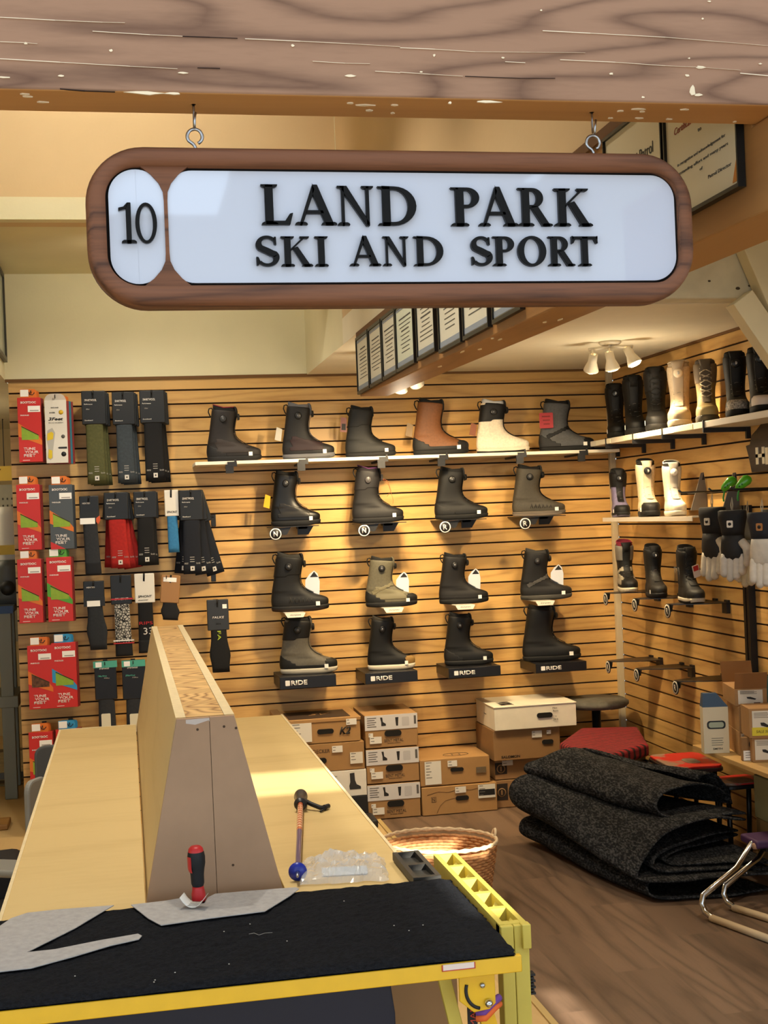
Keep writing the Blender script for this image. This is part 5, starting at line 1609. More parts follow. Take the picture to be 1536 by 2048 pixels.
text('WORK', .13, .075, mat('#1d1b19', .6), wt, (-.148, -.10, .1325), rot=(0, 0, PI / 2 + PI), bold=.03)
MB().prism([(x, z) for x, z in ((.165, .105), (.185, .105), (.186, .070), (.195, .056), (.214, .048), (.214, .038), (.190, .044), (.166, .040), (.163, .06), (.172, .078))], -.1868, -.1855, 0, 'XZ').build('boot_print', mat('#3a2a26', .7), wt)
text('Salomon', .045, .006, mat('#3a3733', .6), wt, (-.2330, .0, .07), rot=(PI / 2, 0, -PI / 2))
# small boxes and a black tray between bench and stacks
carton('brown carton edge behind the top box of the left stack', .745, .788, 7.0, 7.33, .43, .575, '#9a7448', name='carton')
MB_ = carton('plain brown carton under the carton edge of the left stack', .60, .788, 7.0, 7.33, .002, .428, '#9a7448', name='carton')
wtray = thing('boot_tray', 'low black tray with red and white print beside the bottom boxes', 'tray', (1.10, 6.86, 0), 0)
MB().box((-.16, -.09, 0), (.13, .09, .05), bevel=.012).build('tray_body', mat('#242222', .5), wtray)
b = MB()
for k in range(9):
    b.box((-.10 + k * .022, -.0915, .018), (-.088 + k * .022, -.0895, .036))
b.build('printed_bars', mat('#b59c8c', .5), wtray)
carton('black carton under the white box of the left stack', .80, 1.215, YF, YBk, .003, .137, '#1f1d1d', group='boot boxes along the back wall')

# ================================================================== insole packs on the left of the slat wall
PR = mat('#c4281f', .42); PRD = mat('#8f1c17', .5); GREEN = mat('#86a52c', .5, var=.12, vscale=40); ORG = mat('#d8701f', .45); BLUE = mat('#2f8fc0', .45)
WHP = mat('#e6ddd6', .5)


def insole_pack(label, px0, px1, py0, py1, Y=7.20, style='red', win='green', band='orange', rest=True, back=2):
    A, B = atY(px0, py1, Y), atY(px1, py1, Y)
    zt = atY((px0 + px1) / 2, py0, Y).z; zb = atY((px0 + px1) / 2, py1, Y).z
    w, h = B.x - A.x, zt - zb
    t = thing('insole_pack', label, 'insole pack', ((A.x + B.x) / 2, Y, zb), 0, 'insole packs on the slat wall')
    hw = w / 2
    body = {'red': PR, 'grey': mat('#4a5054', .5)}[style]
    bm_ = {'orange': ORG, 'green': mat('#4f9a2c', .45), 'blue': BLUE}[band]
    MB().box((-hw, 0, 0), (hw, .020, h), bevel=.0015).build('pack_body', body, t)
    # hang tab
    o = MB().prism(rrect(-hw * .75, h, hw * .65, h + .045, .012, 4, (0.001, .001, .014, .004)), .006, .008, 0, 'XZ').build('hang_tab', bm_, t)
    MB().box((-hw * .72, .0045, h + .006), (-hw * .02, .0065, h + .042)).build('size_sticker', STICK, o)
    MB().tube([(.002, .0045, h + .03), (.006, .0045, h + .016), (.02, .0045, h + .014), (.03, .0045, h + .026)], .0022, 0, 6).build('hook_slot', BLK, o)
    # window with slanted coloured surround
    MB().prism([(-hw, h * .40), (hw, h * .26), (hw, h * .33), (hw * .7, h * .40), (-hw, h * .61)], -.0012, .0, 0, 'XZ').build('slanted_band', bm_, t)
    gm = GREEN if win == 'green' else mat('#5b3a22', .6, var=.6, vscale=60)
    MB().prism([(-hw * .72, h * .345), (hw * .72, h * .345), (hw * .72, h * .42), (-hw * .72, h * .56)], -.0020, -.001, 0, 'XZ').build('insole_window', gm, t)
    MB().prism([(-hw * .72, h * .545), (-hw * .72, h * .56), (hw * .72, h * .42), (hw * .72, h * .405)], -.0024, -.001, 0, 'XZ').build('window_shade', mat('#33300f', .7), t)
    text('BOOTDOC', w * .66, h * .035, WHP, t, (-.004, -.0004, h * .925), bold=.04)
    text('INSOLES', w * .36, h * .020, WHP, t, (-hw * .4, -.0004, h * .725), bold=.03)
    for i, s in enumerate(('TUNE', 'YOUR', 'FEET')):
        text(s, w * (.5 if i != 1 else .6), h * .042, WHP, t, (-hw * .1 + (.01 if i == 1 else 0), -.0006, h * (.205 - .052 * i)), bold=.02)
    MB().box((-hw * .7, -.0006, h * .025), (-hw * .1, .0, h * .032)).build('fine_print', WHP, t)
    o = MB().box((hw * -.12, -.0016, h * .775), (hw * .93, -.0002, h * .87)).build('price_sticker', STICK, t)
    MB().box((hw * .05, -.002, h * .79), (hw * .8, -.0014, h * .805)).build('sticker_print', mat('#9a938c', .6), o)
    if style == 'grey':
        MB().prism([(-hw, 0), (hw * .25, 0), (-hw, h * .12)], -.0010, .0, 0, 'XZ').build('red_corner', PR, t)
    for k in range(back):
        c = thing('insole_pack', ('second' if k == 0 else 'third') + ' pack behind the ' + label.replace(' insole pack', ' one').replace(' beside the red one', '').replace(' beside the sock column', '').replace(' mostly hidden by the bench', '').replace(' half hidden by the bench', ''), 'insole pack', (t.location.x + .006 + .005 * k, Y + .024 + .024 * k, zb - .002), 0, 'insole packs on the slat wall')
        MB().box((-hw, 0, 0), (hw, .020, h), bevel=.0015).build('pack_body', mat('#7e221b' if style == 'red' else '#33373a', .5), c)
        MB().prism(rrect(-hw * .75, h, hw * .65, h + .042, .012, 4, (0.001, .001, .014, .004)), .006, .008, 0, 'XZ').build('hang_tab', bm_, c)
    pz = h + .024
    MB().tube([(0, 0, 0), (0, .16, .0)], .0035, 0, 8)
    p = thing('wall_peg', 'black wire peg holding the ' + label.replace('insole pack', 'insole packs').replace(' beside the red one', '').replace(' beside the sock column', '').replace(' half hidden by the bench', '').replace(' mostly hidden by the bench', ''), 'peg', (t.location.x + .012, Y, zb + pz), 0, 'black pegs on the slat wall')
    MB().tube([(0, -.012, .012), (0, -.010, .002), (0, 0, 0), (0, YW - Y - .004, 0)], .0028, 0, 8).build('wire', BLKM, p)
    MB().box((-.012, YW - Y - .006, -.03), (.012, YW - Y - .002, .012)).build('back_plate', BLKM, p)
    return t


insole_pack('red insole pack, top left of the pack columns', 39, 86, 795, 924)
insole_pack('red insole pack, second row of the left column', 37, 84, 969, 1100)
insole_pack('dark grey insole pack, second row beside the red one', 102, 149, 969, 1098, style='grey')
insole_pack('red insole pack, third row of the left column', 39, 87, 1118, 1246)
insole_pack('red insole pack with green band, third row beside the sock column', 97, 147, 1114, 1243, band='green')
insole_pack('red insole pack with brown striped window, fourth row', 59, 108, 1291, 1418, win='brown')
insole_pack('red insole pack with blue band, fourth row', 107, 156, 1285, 1415, band='blue')
insole_pack('red insole pack, bottom row half hidden by the bench', 62, 110, 1464, 1592)
insole_pack('red insole pack with blue band, bottom row mostly hidden by the bench', 116, 164, 1458, 1588, band='blue')
# white eco pack
Y = 7.19
A, B = atY(93, 926, Y), atY(137, 926, Y); zt = atY(115, 800, Y).z; zb = atY(115, 926, Y).z
w, h = (B.x - A.x) / 2, zt - zb
t = thing('insole_pack', 'white insole pack with yellow footbed print, top row beside the red pack', 'insole pack', ((A.x + B.x) / 2, Y, zb), 0, 'insole packs on the slat wall')
MB().box((-w, 0, 0), (w, .02, h), bevel=.0015).build('pack_body', mat('#d3cdc0', .5), t)
MB().prism(rrect(-w, h - .01, w, h + .035, .03, 5, (.001, .001, .04, .04)), .008, .010, 0, 'XZ').build('hang_tab', plastic('clear_tab', '#cfc9bd', .7), t)
text('3Feet', w * 1.35, h * .05, mat('#22211f', .6), t, (0, -.0006, h * .70), shear=.25, bold=.03)
text('ECO WARM', w * 1.3, h * .02, mat('#5b5751', .6), t, (0, -.0006, h * .64))
text('SIDAS', w * .7, h * .02, mat('#3a3733', .6), t, (-.004, -.0006, h * .88), bold=.02)
text('AXES', w * .55, h * .022, mat('#22211f', .6), t, (-.018, -.0006, h * .80), bold=.03)
MB().lathe([(0, 0), (.012, 0), (.012, .001), (0, .001)], 0, 16, Matrix.Translation((.028, 0, h * .805)) @ Matrix.Rotation(PI / 2, 4, 'X'), cap=False).build('yellow_seal', mat('#c9a41e', .5), t)
foot = MB().prism([(-.050, h * .08), (-.035, h * .05), (-.022, h * .08), (-.020, h * .2), (-.012, h * .36), (-.006, h * .48), (-.02, h * .56), (-.045, h * .52), (-.052, h * .40), (-.045, h * .24)], -.001, 0, 0, 'XZ').build('footbed_print', mat('#a9a59b', .6), t)
MB().prism([(-.046, h * .09), (-.035, h * .065), (-.025, h * .09), (-.024, h * .2), (-.042, h * .22)], -.0016, -.0008, 0, 'XZ').build('heel_pad', mat('#d0b422', .5), foot)
MB().prism([(-.048, h * .36), (-.018, h * .38), (-.014, h * .47), (-.024, h * .50), (-.046, h * .47)], -.0016, -.0008, 0, 'XZ').build('ball_pad', mat('#d0b422', .5), foot)
MB().prism([(.004, h * .24), (.012, h * .255), (.052, h * .255), (.052, h * .225), (.012, h * .225)], -.001, 0, 0, 'XZ').build('arrow_print', BLK, t)
MB().lathe([(0, 0), (.013, 0), (.013, .001), (0, .001)], 0, 14, Matrix.Translation((.034, 0, h * .14)) @ Matrix.Rotation(PI / 2, 4, 'X'), cap=False).build('seal', BLK, t)
MB().lathe([(0, 0), (.010, 0), (.010, .001), (0, .001)], 0, 14, Matrix.Translation((.034, 0, h * .42)) @ Matrix.Rotation(PI / 2, 4, 'X'), cap=False).build('seal', mat('#55524c', .6), t)
for k, c in enumerate(('#7e221b', '#2b6f80', '#7e221b')):
    p = thing('insole_pack', 'insole pack %s behind the white one on its peg, edge showing' % ('first', 'second', 'third')[k], 'insole pack', (t.location.x + .012 + .010 * k, Y + .024 + .024 * k, zb - .004), 0, 'insole packs on the slat wall')
    MB().box((-w, 0, 0), (w, .02, h), bevel=.0015).build('pack_body', mat(c, .5), p)
    MB().prism(rrect(-w * .6, h, w * .6, h + .03, .012, 4), .006, .008, 0, 'XZ').build('hang_tab', ORG, p)
p = thing('wall_peg', 'black wire peg holding the white insole pack', 'peg', (t.location.x, Y, zb + h + .012), 0, 'black pegs on the slat wall')
MB().tube([(0, -.012, .016), (0, -.010, .002), (0, 0, 0), (0, YW - Y - .004, 0)], .0028, 0, 8).build('wire', BLKM, p)

# ================================================================== socks
def sock(mb, x0, z0, x1, z1, w0, w1, d=.014, bulge=0.0):
    """flat sock leg from top centre to bottom centre"""
    rows = []
    n = 9
    for k in range(n + 1):
        t = k / n
        cx, cz = lerp(x0, x1, t), lerp(z0, z1, t)
        w = lerp(w0, w1, t) + bulge * math.exp(-((t - .62) / .18) ** 2)
        dd = d * (1 if 0 < k < n else .55)
        rows.append([(cx + w * math.copysign(abs(math.cos(a)) ** .6, math.cos(a)), dd * math.copysign(abs(math.sin(a)) ** .8, math.sin(a)), cz + .1 * (x1 - x0) * math.cos(a) * 0) for a in [2 * PI * i / 16 for i in range(16)]])
    return mb.loft(rows, 0)


def sock_pair(label, px0, px1, py0, py1, color, card='#17191b', card_h=.36, Y=7.21, words=None, wordc='#cfcac2', stripes=True, slant=0.0, logo=True, cardw=1.0, cuffc=None, sticker=False, foot=None, name='sock_pair', pattern=None, band=None):
    A, B = atY(px0, py0, Y), atY(px1, py0, Y)
    mid = (px0 + px1) / 2
    zt = atY(mid, py0, Y).z; zb = atY(mid, py1, Y).z
    w, h = (B.x - A.x) / 2, zt - zb
    t = thing(name, label, 'socks', ((A.x + B.x) / 2, Y, zb), 0, 'packs of ski socks on the slat wall')
    hc = h * card_h
    cm = mat(card, .45)
    MB().box((-w * cardw, -.014, h - hc), (w * cardw, .014, h), bevel=.004).build('header_card', cm, t)
    b = sock(MB(), 0, h - hc + .03, slant, 0.0, w * .72, w * .80, .013, .0 if not foot else .012)
    so = b.build('sock', mat(color, .85, var=.15 if not pattern else .0, vscale=80), t)
    if pattern:
        so.data.materials[0] = pattern
    if cuffc:
        sock(MB(), slant * .82, h * .17, slant, -.002, w * .80, w * .83, .0142).build('cuff', mat(cuffc, .85), t)
    x = slant
    if stripes:
        b = MB()
        for k in range(3):
            b.box((x - .012, -.0146, .065 + .012 * k), (x + .012, -.0128, .068 + .012 * k))
        b.build('knit_stripes', mat('#a9a59c', .8), t)
        text('smarter', w * .34, .010, mat('#a9a59c', .8), t, (x - w * .52, -.0142, .058))
        text('knit', w * .34, .010, mat('#a9a59c', .8), t, (x + w * .52, -.0142, .058))
    if logo:
        o = MB().box((x - .011, -.0152, .018), (x + .011, -.0128, .042)).build('logo_patch', mat('#c9c4ba', .7), t)
        MB().prism([(x - .005, .030), (x, .024), (x + .005, .030), (x, .036)], -.0158, -.0150, 0, 'XZ').build('logo_mark', BLK, o)
    if words:
        for i, (s, u, v, ww, wh, *c) in enumerate(words):
            text(s, ww * w, wh, mat(c[0] if c else wordc, .6), t, (u * w, -.0146, h - hc + v * hc), shear=.15, bold=.02)
    MB().prism([(-.008, h - .040), (.002, h - .042), (.004, h + .001), (-.006, h + .001)], -.0150, -.0135, 0, 'XZ').build('hook_slot', mat('#0c0c0d', .9), t)
    if sticker:
        MB().box((-w * .75, -.0158, h - hc * .98), (w * .45, -.0138, h - hc * .70)).build('price_sticker', STICK, t)
    if band:
        MB().box((-w * cardw * 1.02, -.0150, h - hc - .002), (w * cardw * 1.02, -.0136, h - hc + .045)).build('card_band', mat(band, .5), t)
    return t


def peg(src, label, h):
    p = thing('wall_peg', label, 'peg', (src.location.x - .002, src.location.y - .016, src.location.z + h - .018), 0, 'black pegs on the slat wall')
    L_y = YW - p.location.y - .003
    MB().tube([(0, -.012, .016), (0, -.010, .002), (0, 0, 0), (0, L_y, 0)], .0026, 0, 8).build('wire', BLKM, p)
    MB().box((-.012, L_y - .003, -.03), (.012, L_y, .012)).build('back_plate', BLKM, p)


def cluster(sp_, back_labels, pegl, h, dx=.009, rot=-.012):
    for k, lb_ in enumerate(back_labels):
        c = copy_tree(sp_)
        c.location = sp_.location + Vector((dx * (k + 1), .034 * (k + 1), -.004 * (k + 1)))
        c.rotation_euler = (0, rot * (k + 1), 0)
        c.location.x -= h * math.sin(rot * (k + 1))      # pivots on the peg at the top
        c['label'] = lb_
    peg(sp_, pegl, h)


def hgt(px0, px1, py0, py1, Y=7.21):
    m = (px0 + px1) / 2
    return atY(m, py0, Y).z - atY(m, py1, Y).z


W3 = (('SMARTWOOL', -.25, .72, 1.0, .012), ('Performance', -.45, .60, .7, .007), ('Ski', -.5, .45, .3, .007, '#8f8b84'), ('Snowboard', -.45, .12, .7, .007))
for nm, bx, col_, kw in (
        ('olive sock pair', (162, 210, 782, 968), '#4a4a26', {}), ('slate grey sock pair', (223, 268, 784, 966), '#31383d', {}), ('black sock pair', (278, 328, 781, 962), '#08080a', {})):
    s = sock_pair(nm + ' under a dark header card, top row of socks', *bx, col_, words=W3, slant=.004, **kw)
    cluster(s, [nm + ' partly hidden directly behind the front one, top row of socks', nm + ' deepest on its peg, top row of socks'], 'black wire peg holding the %ss of the top row' % nm, hgt(*bx))
s = sock_pair('charcoal sock pair with orange marked card, second row of socks', 158, 197, 992, 1150, '#26282c', card_h=.31, stripes=False, logo=False, cuffc='#15161a', sticker=False, slant=.010, band='#1b1d1e', words=(('HEATED', -.3, .7, .8, .008),))
MB().box((-.05, -.0162, s.dimensions.z + .27), (.028, -.0148, s.dimensions.z + .302)).build('price_sticker', STICK, s)
MB().prism([(.034, .30), (.054, .315), (.056, .290), (.045, .268), (.034, .28)], -.0162, -.0148, 0, 'XZ').build('orange_flash', mat('#c8542a', .5), s)
peg(s, 'black wire peg holding the charcoal socks of the second row', hgt(158, 197, 992, 1150))
s = sock_pair('bright red sock pair, second row of socks', 207, 255, 985, 1136, '#9d1a14', words=W3, slant=.012, sticker=False)
cluster(s, ['bright red sock pair fanned to the right behind the front one, second row', 'bright red sock pair deepest on its peg, second row'], 'black wire peg holding the red socks of the second row', hgt(207, 255, 985, 1136), .006, -.07)
c = copy_tree(s); c.location = s.location + Vector((.0 - hgt(207, 255, 985, 1136) * math.sin(.09), .102, 0)); c.rotation_euler = (0, .09, 0); c['label'] = 'bright red sock pair fanned to the left behind the front one, second row'
s = sock_pair('black sock pair with small square logo, second row of socks', 266, 312, 983, 1130, '#08080a', words=W3)
cluster(s, ['black sock pair directly behind the logo pair, second row of socks'], 'black wire peg holding the black socks of the second row', hgt(266, 312, 983, 1130))
s = sock_pair('sky blue sock pair under a white header card, second row of socks', 328, 356, 980, 1105, '#2d6f9d', card='#d6d1c6', card_h=.42, stripes=False, logo=False, words=(('SPHONT', 0, .16, 1.5, .012, '#1d1c1b'),), slant=.004)
peg(s, 'black wire peg holding the sky blue socks', hgt(328, 356, 980, 1105))
s = sock_pair('navy sock pair fanned widest on its peg, second row of socks', 358, 404, 980, 1148, '#0a0f1a', words=W3, slant=-.006, Y=7.19)
cluster(s, ['navy sock pair fanned slightly right, second row of socks', 'navy sock pair fanned far right, second row of socks'], 'black wire peg holding the navy socks', hgt(358, 404, 980, 1148, 7.19), .006, -.13)
c = copy_tree(s); c.location = s.location + Vector((.0 - hgt(358, 404, 980, 1148, 7.19) * math.sin(.10), .102, 0)); c.rotation_euler = (0, .10, 0); c['label'] = 'navy sock pair fanned to the left, second row of socks'
s = sock_pair('dark grey shaped sock pair with orange marked card, third row of socks', 166, 208, 1162, 1300, '#222529', card_h=.36, stripes=False, logo=False, foot=True, words=(('HEATED', -.3, .75, .8, .008),), band='#1b1d1e', slant=.014)
MB().box((-.038, -.0162, .232), (.030, -.0148, .262)).build('price_sticker', STICK, s)
peg(s, 'black wire peg holding the shaped dark grey socks', hgt(166, 208, 1162, 1300))
crk = bpy.data.materials.new('crackle_knit'); crk.use_nodes = True
nt = crk.node_tree; bs = nt.nodes['Principled BSDF']; bs.inputs['Roughness'].default_value = .85
vo = nt.nodes.new('ShaderNodeTexVoronoi'); vo.feature = 'DISTANCE_TO_EDGE'; vo.inputs['Scale'].default_value = 70
tc = nt.nodes.new('ShaderNodeTexCoord'); nt.links.new(tc.outputs['Object'], vo.inputs['Vector'])
cr = nt.nodes.new('ShaderNodeValToRGB'); cr.color_ramp.elements[0].position = .10; cr.color_ramp.elements[0].color = (.006, .006, .007, 1); cr.color_ramp.elements[1].position = .13; cr.color_ramp.elements[1].color = (.42, .40, .35, 1)
nt.links.new(vo.outputs['Distance'], cr.inputs['Fac']); nt.links.new(cr.outputs['Color'], bs.inputs['Base Color'])
s = sock_pair('black and white crackle-patterned sock pair, third row of socks', 220, 262, 1150, 1312, '#16161a', card_h=.36, stripes=False, logo=False, words=(('SPHONT', 0, .18, 1.3, .013),), cuffc='#101013', pattern=crk, slant=.004)
MB().box((-.055, -.0162, .300), (.060, -.0148, .308)).build('card_band', mat('#a8242a', .5), s)
b = MB().box((-.05, -.0158, .080), (.058, -.0140, .086)); b.build('white_stripe', WHT, s)
b = MB().box((-.05, -.0158, .066), (.058, -.0140, .072)); b.build('red_stripe', mat('#a8242a', .7), s)
peg(s, 'black wire peg holding the crackle-patterned socks', hgt(220, 262, 1150, 1312))
s = sock_pair('black sock pair with red knit figures under a white card, third row of socks', 268, 308, 1147, 1305, '#08080a', card='#d9d4c8', card_h=.37, stripes=False, logo=False, words=(('SPHONT', 0, .22, 1.4, .013, '#1d1c1b'), ('thermal', -.2, .10, 1.0, .006, '#6b6862')), cuffc='#121214')
text('33', .05, .036, mat('#cfcac2', .8), s, (.01, -.0146, .115)); text('RIPS', .07, .016, mat('#a8242a', .8), s, (.0, -.0146, .158))
peg(s, 'black wire peg holding the black socks under a white card', hgt(268, 308, 1147, 1305))
s = sock_pair('black ankle sock pair under a tilted kraft card, third row of socks', 314, 352, 1150, 1240, '#151518', card='#9a6f40', card_h=.62, stripes=False, logo=False, foot=True, slant=.012, sticker=False)
s.rotation_euler = (0, .10, 0)
MB().box((-.04, -.016, .205), (.03, -.0145, .228)).build('price_sticker', STICK, s)
peg(s, 'black wire peg holding the ankle socks under a kraft card', hgt(314, 352, 1150, 1240))
for n_, bx, c2 in (('left', (188, 232, 1322, 1470), '#2a2d33'), ('right', (243, 290, 1320, 1470), '#2d2527')):
    s = sock_pair('dark blue-grey sock pack with teal top, bottom row of socks, %s one' % n_, *bx, '#25272b', card='#14161b', card_h=.52, stripes=False, logo=False, words=(('smartwool', -.1, .82, .9, .012), ('Merino', -.3, .62, .8, .010, '#4fa392'), ('Hike', .1, .56, .5, .007, '#9a958c')))
    H_ = hgt(*bx)
    MB().box((-.062, -.0160, H_ - .034), (.062, -.0140, H_ + .001)).build('teal_top', mat('#4aa08a', .5), s)
    MB().box((-.05, -.0166, H_ - .030), (-.018, -.0150, H_ - .004)).build('size_sticker', STICK, s)
    MB().prism(rrect(-.030, .02, .018, .115, .006, 3), -.0166, -.0130, 0, 'XZ').build('paper_label', mat('#d6cfb4', .6), s)
    peg(s, 'black wire peg holding the teal-topped sock pack, %s one' % n_, H_)
s = sock_pair('black folded ski sock pair alone on the right of the sock area', 413, 456, 1199, 1345, '#0f0f11', card='#2c2e30', card_h=.42, stripes=False, logo=False, words=(('FALKE', 0, .42, 1.1, .012), ('SK4', 0, .22, .5, .010, '#1d1d1e')), foot=True, slant=.006)
text('FA', .05, .018, mat('#b5c93a', .7), s, (.002, -.0148, .20), rot=(PI / 2, PI / 2, 0))
MB().box((.025, -.0160, .345), (.048, -.0145, .368)).build('price_sticker', STICK, s)
peg(s, 'black wire peg holding the lone black ski socks', hgt(413, 456, 1199, 1345))
for n_, px, py in (('upper', 427, 1041), ('lower', 427, 1151)):
    c = atY(px, py, YW)
    b = MB().box((-.013, -.004, -.033), (.013, 0, .033), bevel=.002)
    b.tube([(0, -.002, .02), (0, -.02, .024)], .004, 0, 6)
    o = b.build('empty_hook_plate', BLKM, None, c)
    tag(o, 'empty black hook plate on the slat wall beside the navy socks, %s one' % n_, 'hook', 'empty hook plates')

# ================================================================== folded black felt pile on the floor
FELT = bpy.data.materials.new('black_felt'); FELT.use_nodes = True
nt = FELT.node_tree; N, Lk = nt.nodes, nt.links; bs = N['Principled BSDF']
bs.inputs['Roughness'].default_value = .95; bs.inputs['Specular IOR Level'].default_value = .1
tc = N.new('ShaderNodeTexCoord')
mp = N.new('ShaderNodeMapping'); mp.inputs['Scale'].default_value = (1, .45, 1); Lk.new(tc.outputs['Object'], mp.inputs['Vector'])
n1 = N.new('ShaderNodeTexNoise'); n1.inputs['Scale'].default_value = 130; n1.inputs['Detail'].default_value = 4; Lk.new(mp.outputs[0], n1.inputs['Vector'])
n2 = N.new('ShaderNodeTexNoise'); n2.inputs['Scale'].default_value = 30; n2.inputs['Detail'].default_value = 3; Lk.new(mp.outputs[0], n2.inputs['Vector'])
ma = N.new('ShaderNodeMath'); ma.operation = 'MULTIPLY_ADD'; ma.inputs[1].default_value = .35; Lk.new(n2.outputs[0], ma.inputs[0]); Lk.new(n1.outputs[0], ma.inputs[2])
cr = N.new('ShaderNodeValToRGB')
cr.color_ramp.elements[0].position = .62; cr.color_ramp.elements[0].color = (.0085, .009, .0105, 1)
cr.color_ramp.elements[1].position = .88; cr.color_ramp.elements[1].color = (.062, .062, .063, 1)
Lk.new(ma.outputs[0], cr.inputs[0]); Lk.new(cr.outputs[0], bs.inputs['Base Color'])
bp = N.new('ShaderNodeBump'); bp.inputs['Strength'].default_value = .5; bp.inputs['Distance'].default_value = .003; Lk.new(n1.outputs[0], bp.inputs['Height']); Lk.new(bp.outputs[0], bs.inputs['Normal'])

pile = thing('felt_pile', 'large pile of folded black flecked felt on the brown floor', 'felt', (2.25, 5.7, 0))
px_, py_ = 2.25, 5.7


def fold_layer(name, prof_a, prof_b, ya, yb, thick=.012, nu=26, jitter=.012, seed=1.0):
    """strip folded over: cross-section profile (x, z) at the far end morphs to the one at the near end"""
    def resample(p, n=64):
        P = [Vector((a[0], a[1])) for a in p]
        # Catmull-Rom
        dense = []
        for i in range(len(P) - 1):
            p0, p1, p2, p3 = P[max(i - 1, 0)], P[i], P[i + 1], P[min(i + 2, len(P) - 1)]
            for k in range(12):
                t = k / 12
                dense.append(.5 * ((2 * p1) + (p2 - p0) * t + (2 * p0 - 5 * p1 + 4 * p2 - p3) * t * t + (3 * p1 - p0 - 3 * p2 + p3) * t ** 3))
        dense.append(P[-1])
        return [dense[int(i * (len(dense) - 1) / (n - 1))] for i in range(n)]
    A, B = resample(prof_a), resample(prof_b)
    rows = []
    for u in range(nu + 1):
        t = u / nu
        row = []
        for i, (a, c) in enumerate(zip(A, B)):
            p = a.lerp(c, t)
            yy = lerp(ya[0] + (ya[1] - ya[0]) * i / 63, yb[0] + (yb[1] - yb[0]) * i / 63, t)
            d = jitter * noise.noise((p.x * 5 + seed, yy * 4, p.y * 9 + seed))
            row.append((p.x - px_ + d, yy - py_, max(.008, p.y + d * .8 - .012 * math.sin(t * PI))))
        rows.append(row)
    b = MB().loft(rows, 0, False, False, True, False)
    o = b.build(name, FELT, pile)
    s = o.modifiers.new('so', 'SOLIDIFY'); s.thickness = thick; s.offset = 0
    ss = o.modifiers.new('s', 'SUBSURF'); ss.levels = 1; ss.render_levels = 1
    return o


# bottom fold, then the big middle fold, then the loosely rolled top
fold_layer('bottom_fold', [(2.310, 0.020), (2.150, 0.014), (1.930, 0.015), (1.845, 0.050), (1.830, 0.090), (1.860, 0.130), (1.950, 0.140), (2.150, 0.140), (2.310, 0.130)],
           [(2.56, .02), (2.35, .014), (2.12, .015), (2.05, .03), (2.04, .055), (2.06, .075), (2.12, .08), (2.36, .085), (2.56, .085)], (6.24, 6.22), (5.06, 5.20), seed=2)
fold_layer('middle_fold', [(2.330, 0.160), (2.150, 0.150), (1.900, 0.165), (1.800, 0.210), (1.780, 0.270), (1.815, 0.325), (1.910, 0.340), (2.150, 0.320), (2.330, 0.260)],
           [(2.58, .09), (2.38, .095), (2.14, .09), (2.035, .085), (2.01, .10), (2.06, .16), (2.18, .25), (2.40, .28), (2.58, .26)], (6.22, 6.20), (5.02, 5.30), seed=5, jitter=.016)
fold_layer('inner_fold', [(2.36, .20), (2.2, .20), (2.0, .21), (1.94, .24), (1.98, .28), (2.2, .27), (2.36, .24)],
           [(2.58, .105), (2.40, .11), (2.16, .105), (2.10, .12), (2.17, .17), (2.38, .205), (2.56, .205)], (6.18, 6.18), (5.06, 5.34), seed=8)
fold_layer('inner_fold', [(2.36, .22), (2.2, .22), (2.04, .225), (2.0, .24), (2.02, .255), (2.2, .25), (2.36, .235)],
           [(2.58, .125), (2.42, .13), (2.22, .125), (2.17, .135), (2.22, .155), (2.40, .175), (2.56, .175)], (6.24, 6.24), (5.08, 5.36), seed=9)
fold_layer('top_fold', [(2.330, 0.255), (2.150, 0.305), (1.950, 0.320), (1.870, 0.350), (1.875, 0.390), (1.940, 0.410), (2.070, 0.445), (2.230, 0.425), (2.28, 0.39), (2.32, 0.32), (2.325, 0.265)],
           [(2.575, .285), (2.46, .285), (2.32, .275), (2.22, .29), (2.195, .335), (2.25, .38), (2.38, .405), (2.50, .375), (2.58, .29)], (6.24, 6.20), (5.30, 5.46), seed=11, jitter=.014)
fold_layer('top_flap', [(2.350, 0.285), (2.310, 0.355), (2.270, 0.405), (2.220, 0.430), (2.150, 0.445)],
           [(2.60, .28), (2.59, .36), (2.55, .41), (2.50, .405), (2.48, .38)], (6.1, 6.2), (5.50, 5.58), seed=14)

# ================================================================== seats and stools by the right wall
REDF = bpy.data.materials.new('red_striped_fabric'); REDF.use_nodes = True
nt = REDF.node_tree; N, Lk = nt.nodes, nt.links; bs = N['Principled BSDF']; bs.inputs['Roughness'].default_value = .9
tc = N.new('ShaderNodeTexCoord'); wv = N.new('ShaderNodeTexWave'); wv.wave_type = 'BANDS'; wv.bands_direction = 'Y'; wv.inputs['Scale'].default_value = 9; wv.inputs['Distortion'].default_value = 1.2; wv.inputs['Detail'].default_value = 2; wv.inputs['Detail Scale'].default_value = 4
Lk.new(tc.outputs['Object'], wv.inputs['Vector'])
cr = N.new('ShaderNodeValToRGB'); cr.color_ramp.elements[0].position = .25; cr.color_ramp.elements[0].color = (.03, .004, .006, 1); cr.color_ramp.elements[1].position = .5; cr.color_ramp.elements[1].color = (.34, .012, .016, 1)
Lk.new(wv.outputs['Color'], cr.inputs[0])
nz = N.new('ShaderNodeTexNoise'); nz.inputs['Scale'].default_value = 120; Lk.new(tc.outputs['Object'], nz.inputs['Vector'])
mx = N.new('ShaderNodeMix'); mx.data_type = 'RGBA'; mx.blend_type = 'MULTIPLY'; mx.inputs['Factor'].default_value = .6
Lk.new(cr.outputs[0], mx.inputs['A']); Lk.new(nz.outputs[0], mx.inputs['B']); Lk.new(mx.outputs['Result'], bs.inputs['Base Color'])
TUBE = mat('#121214', .35, spec=.5)

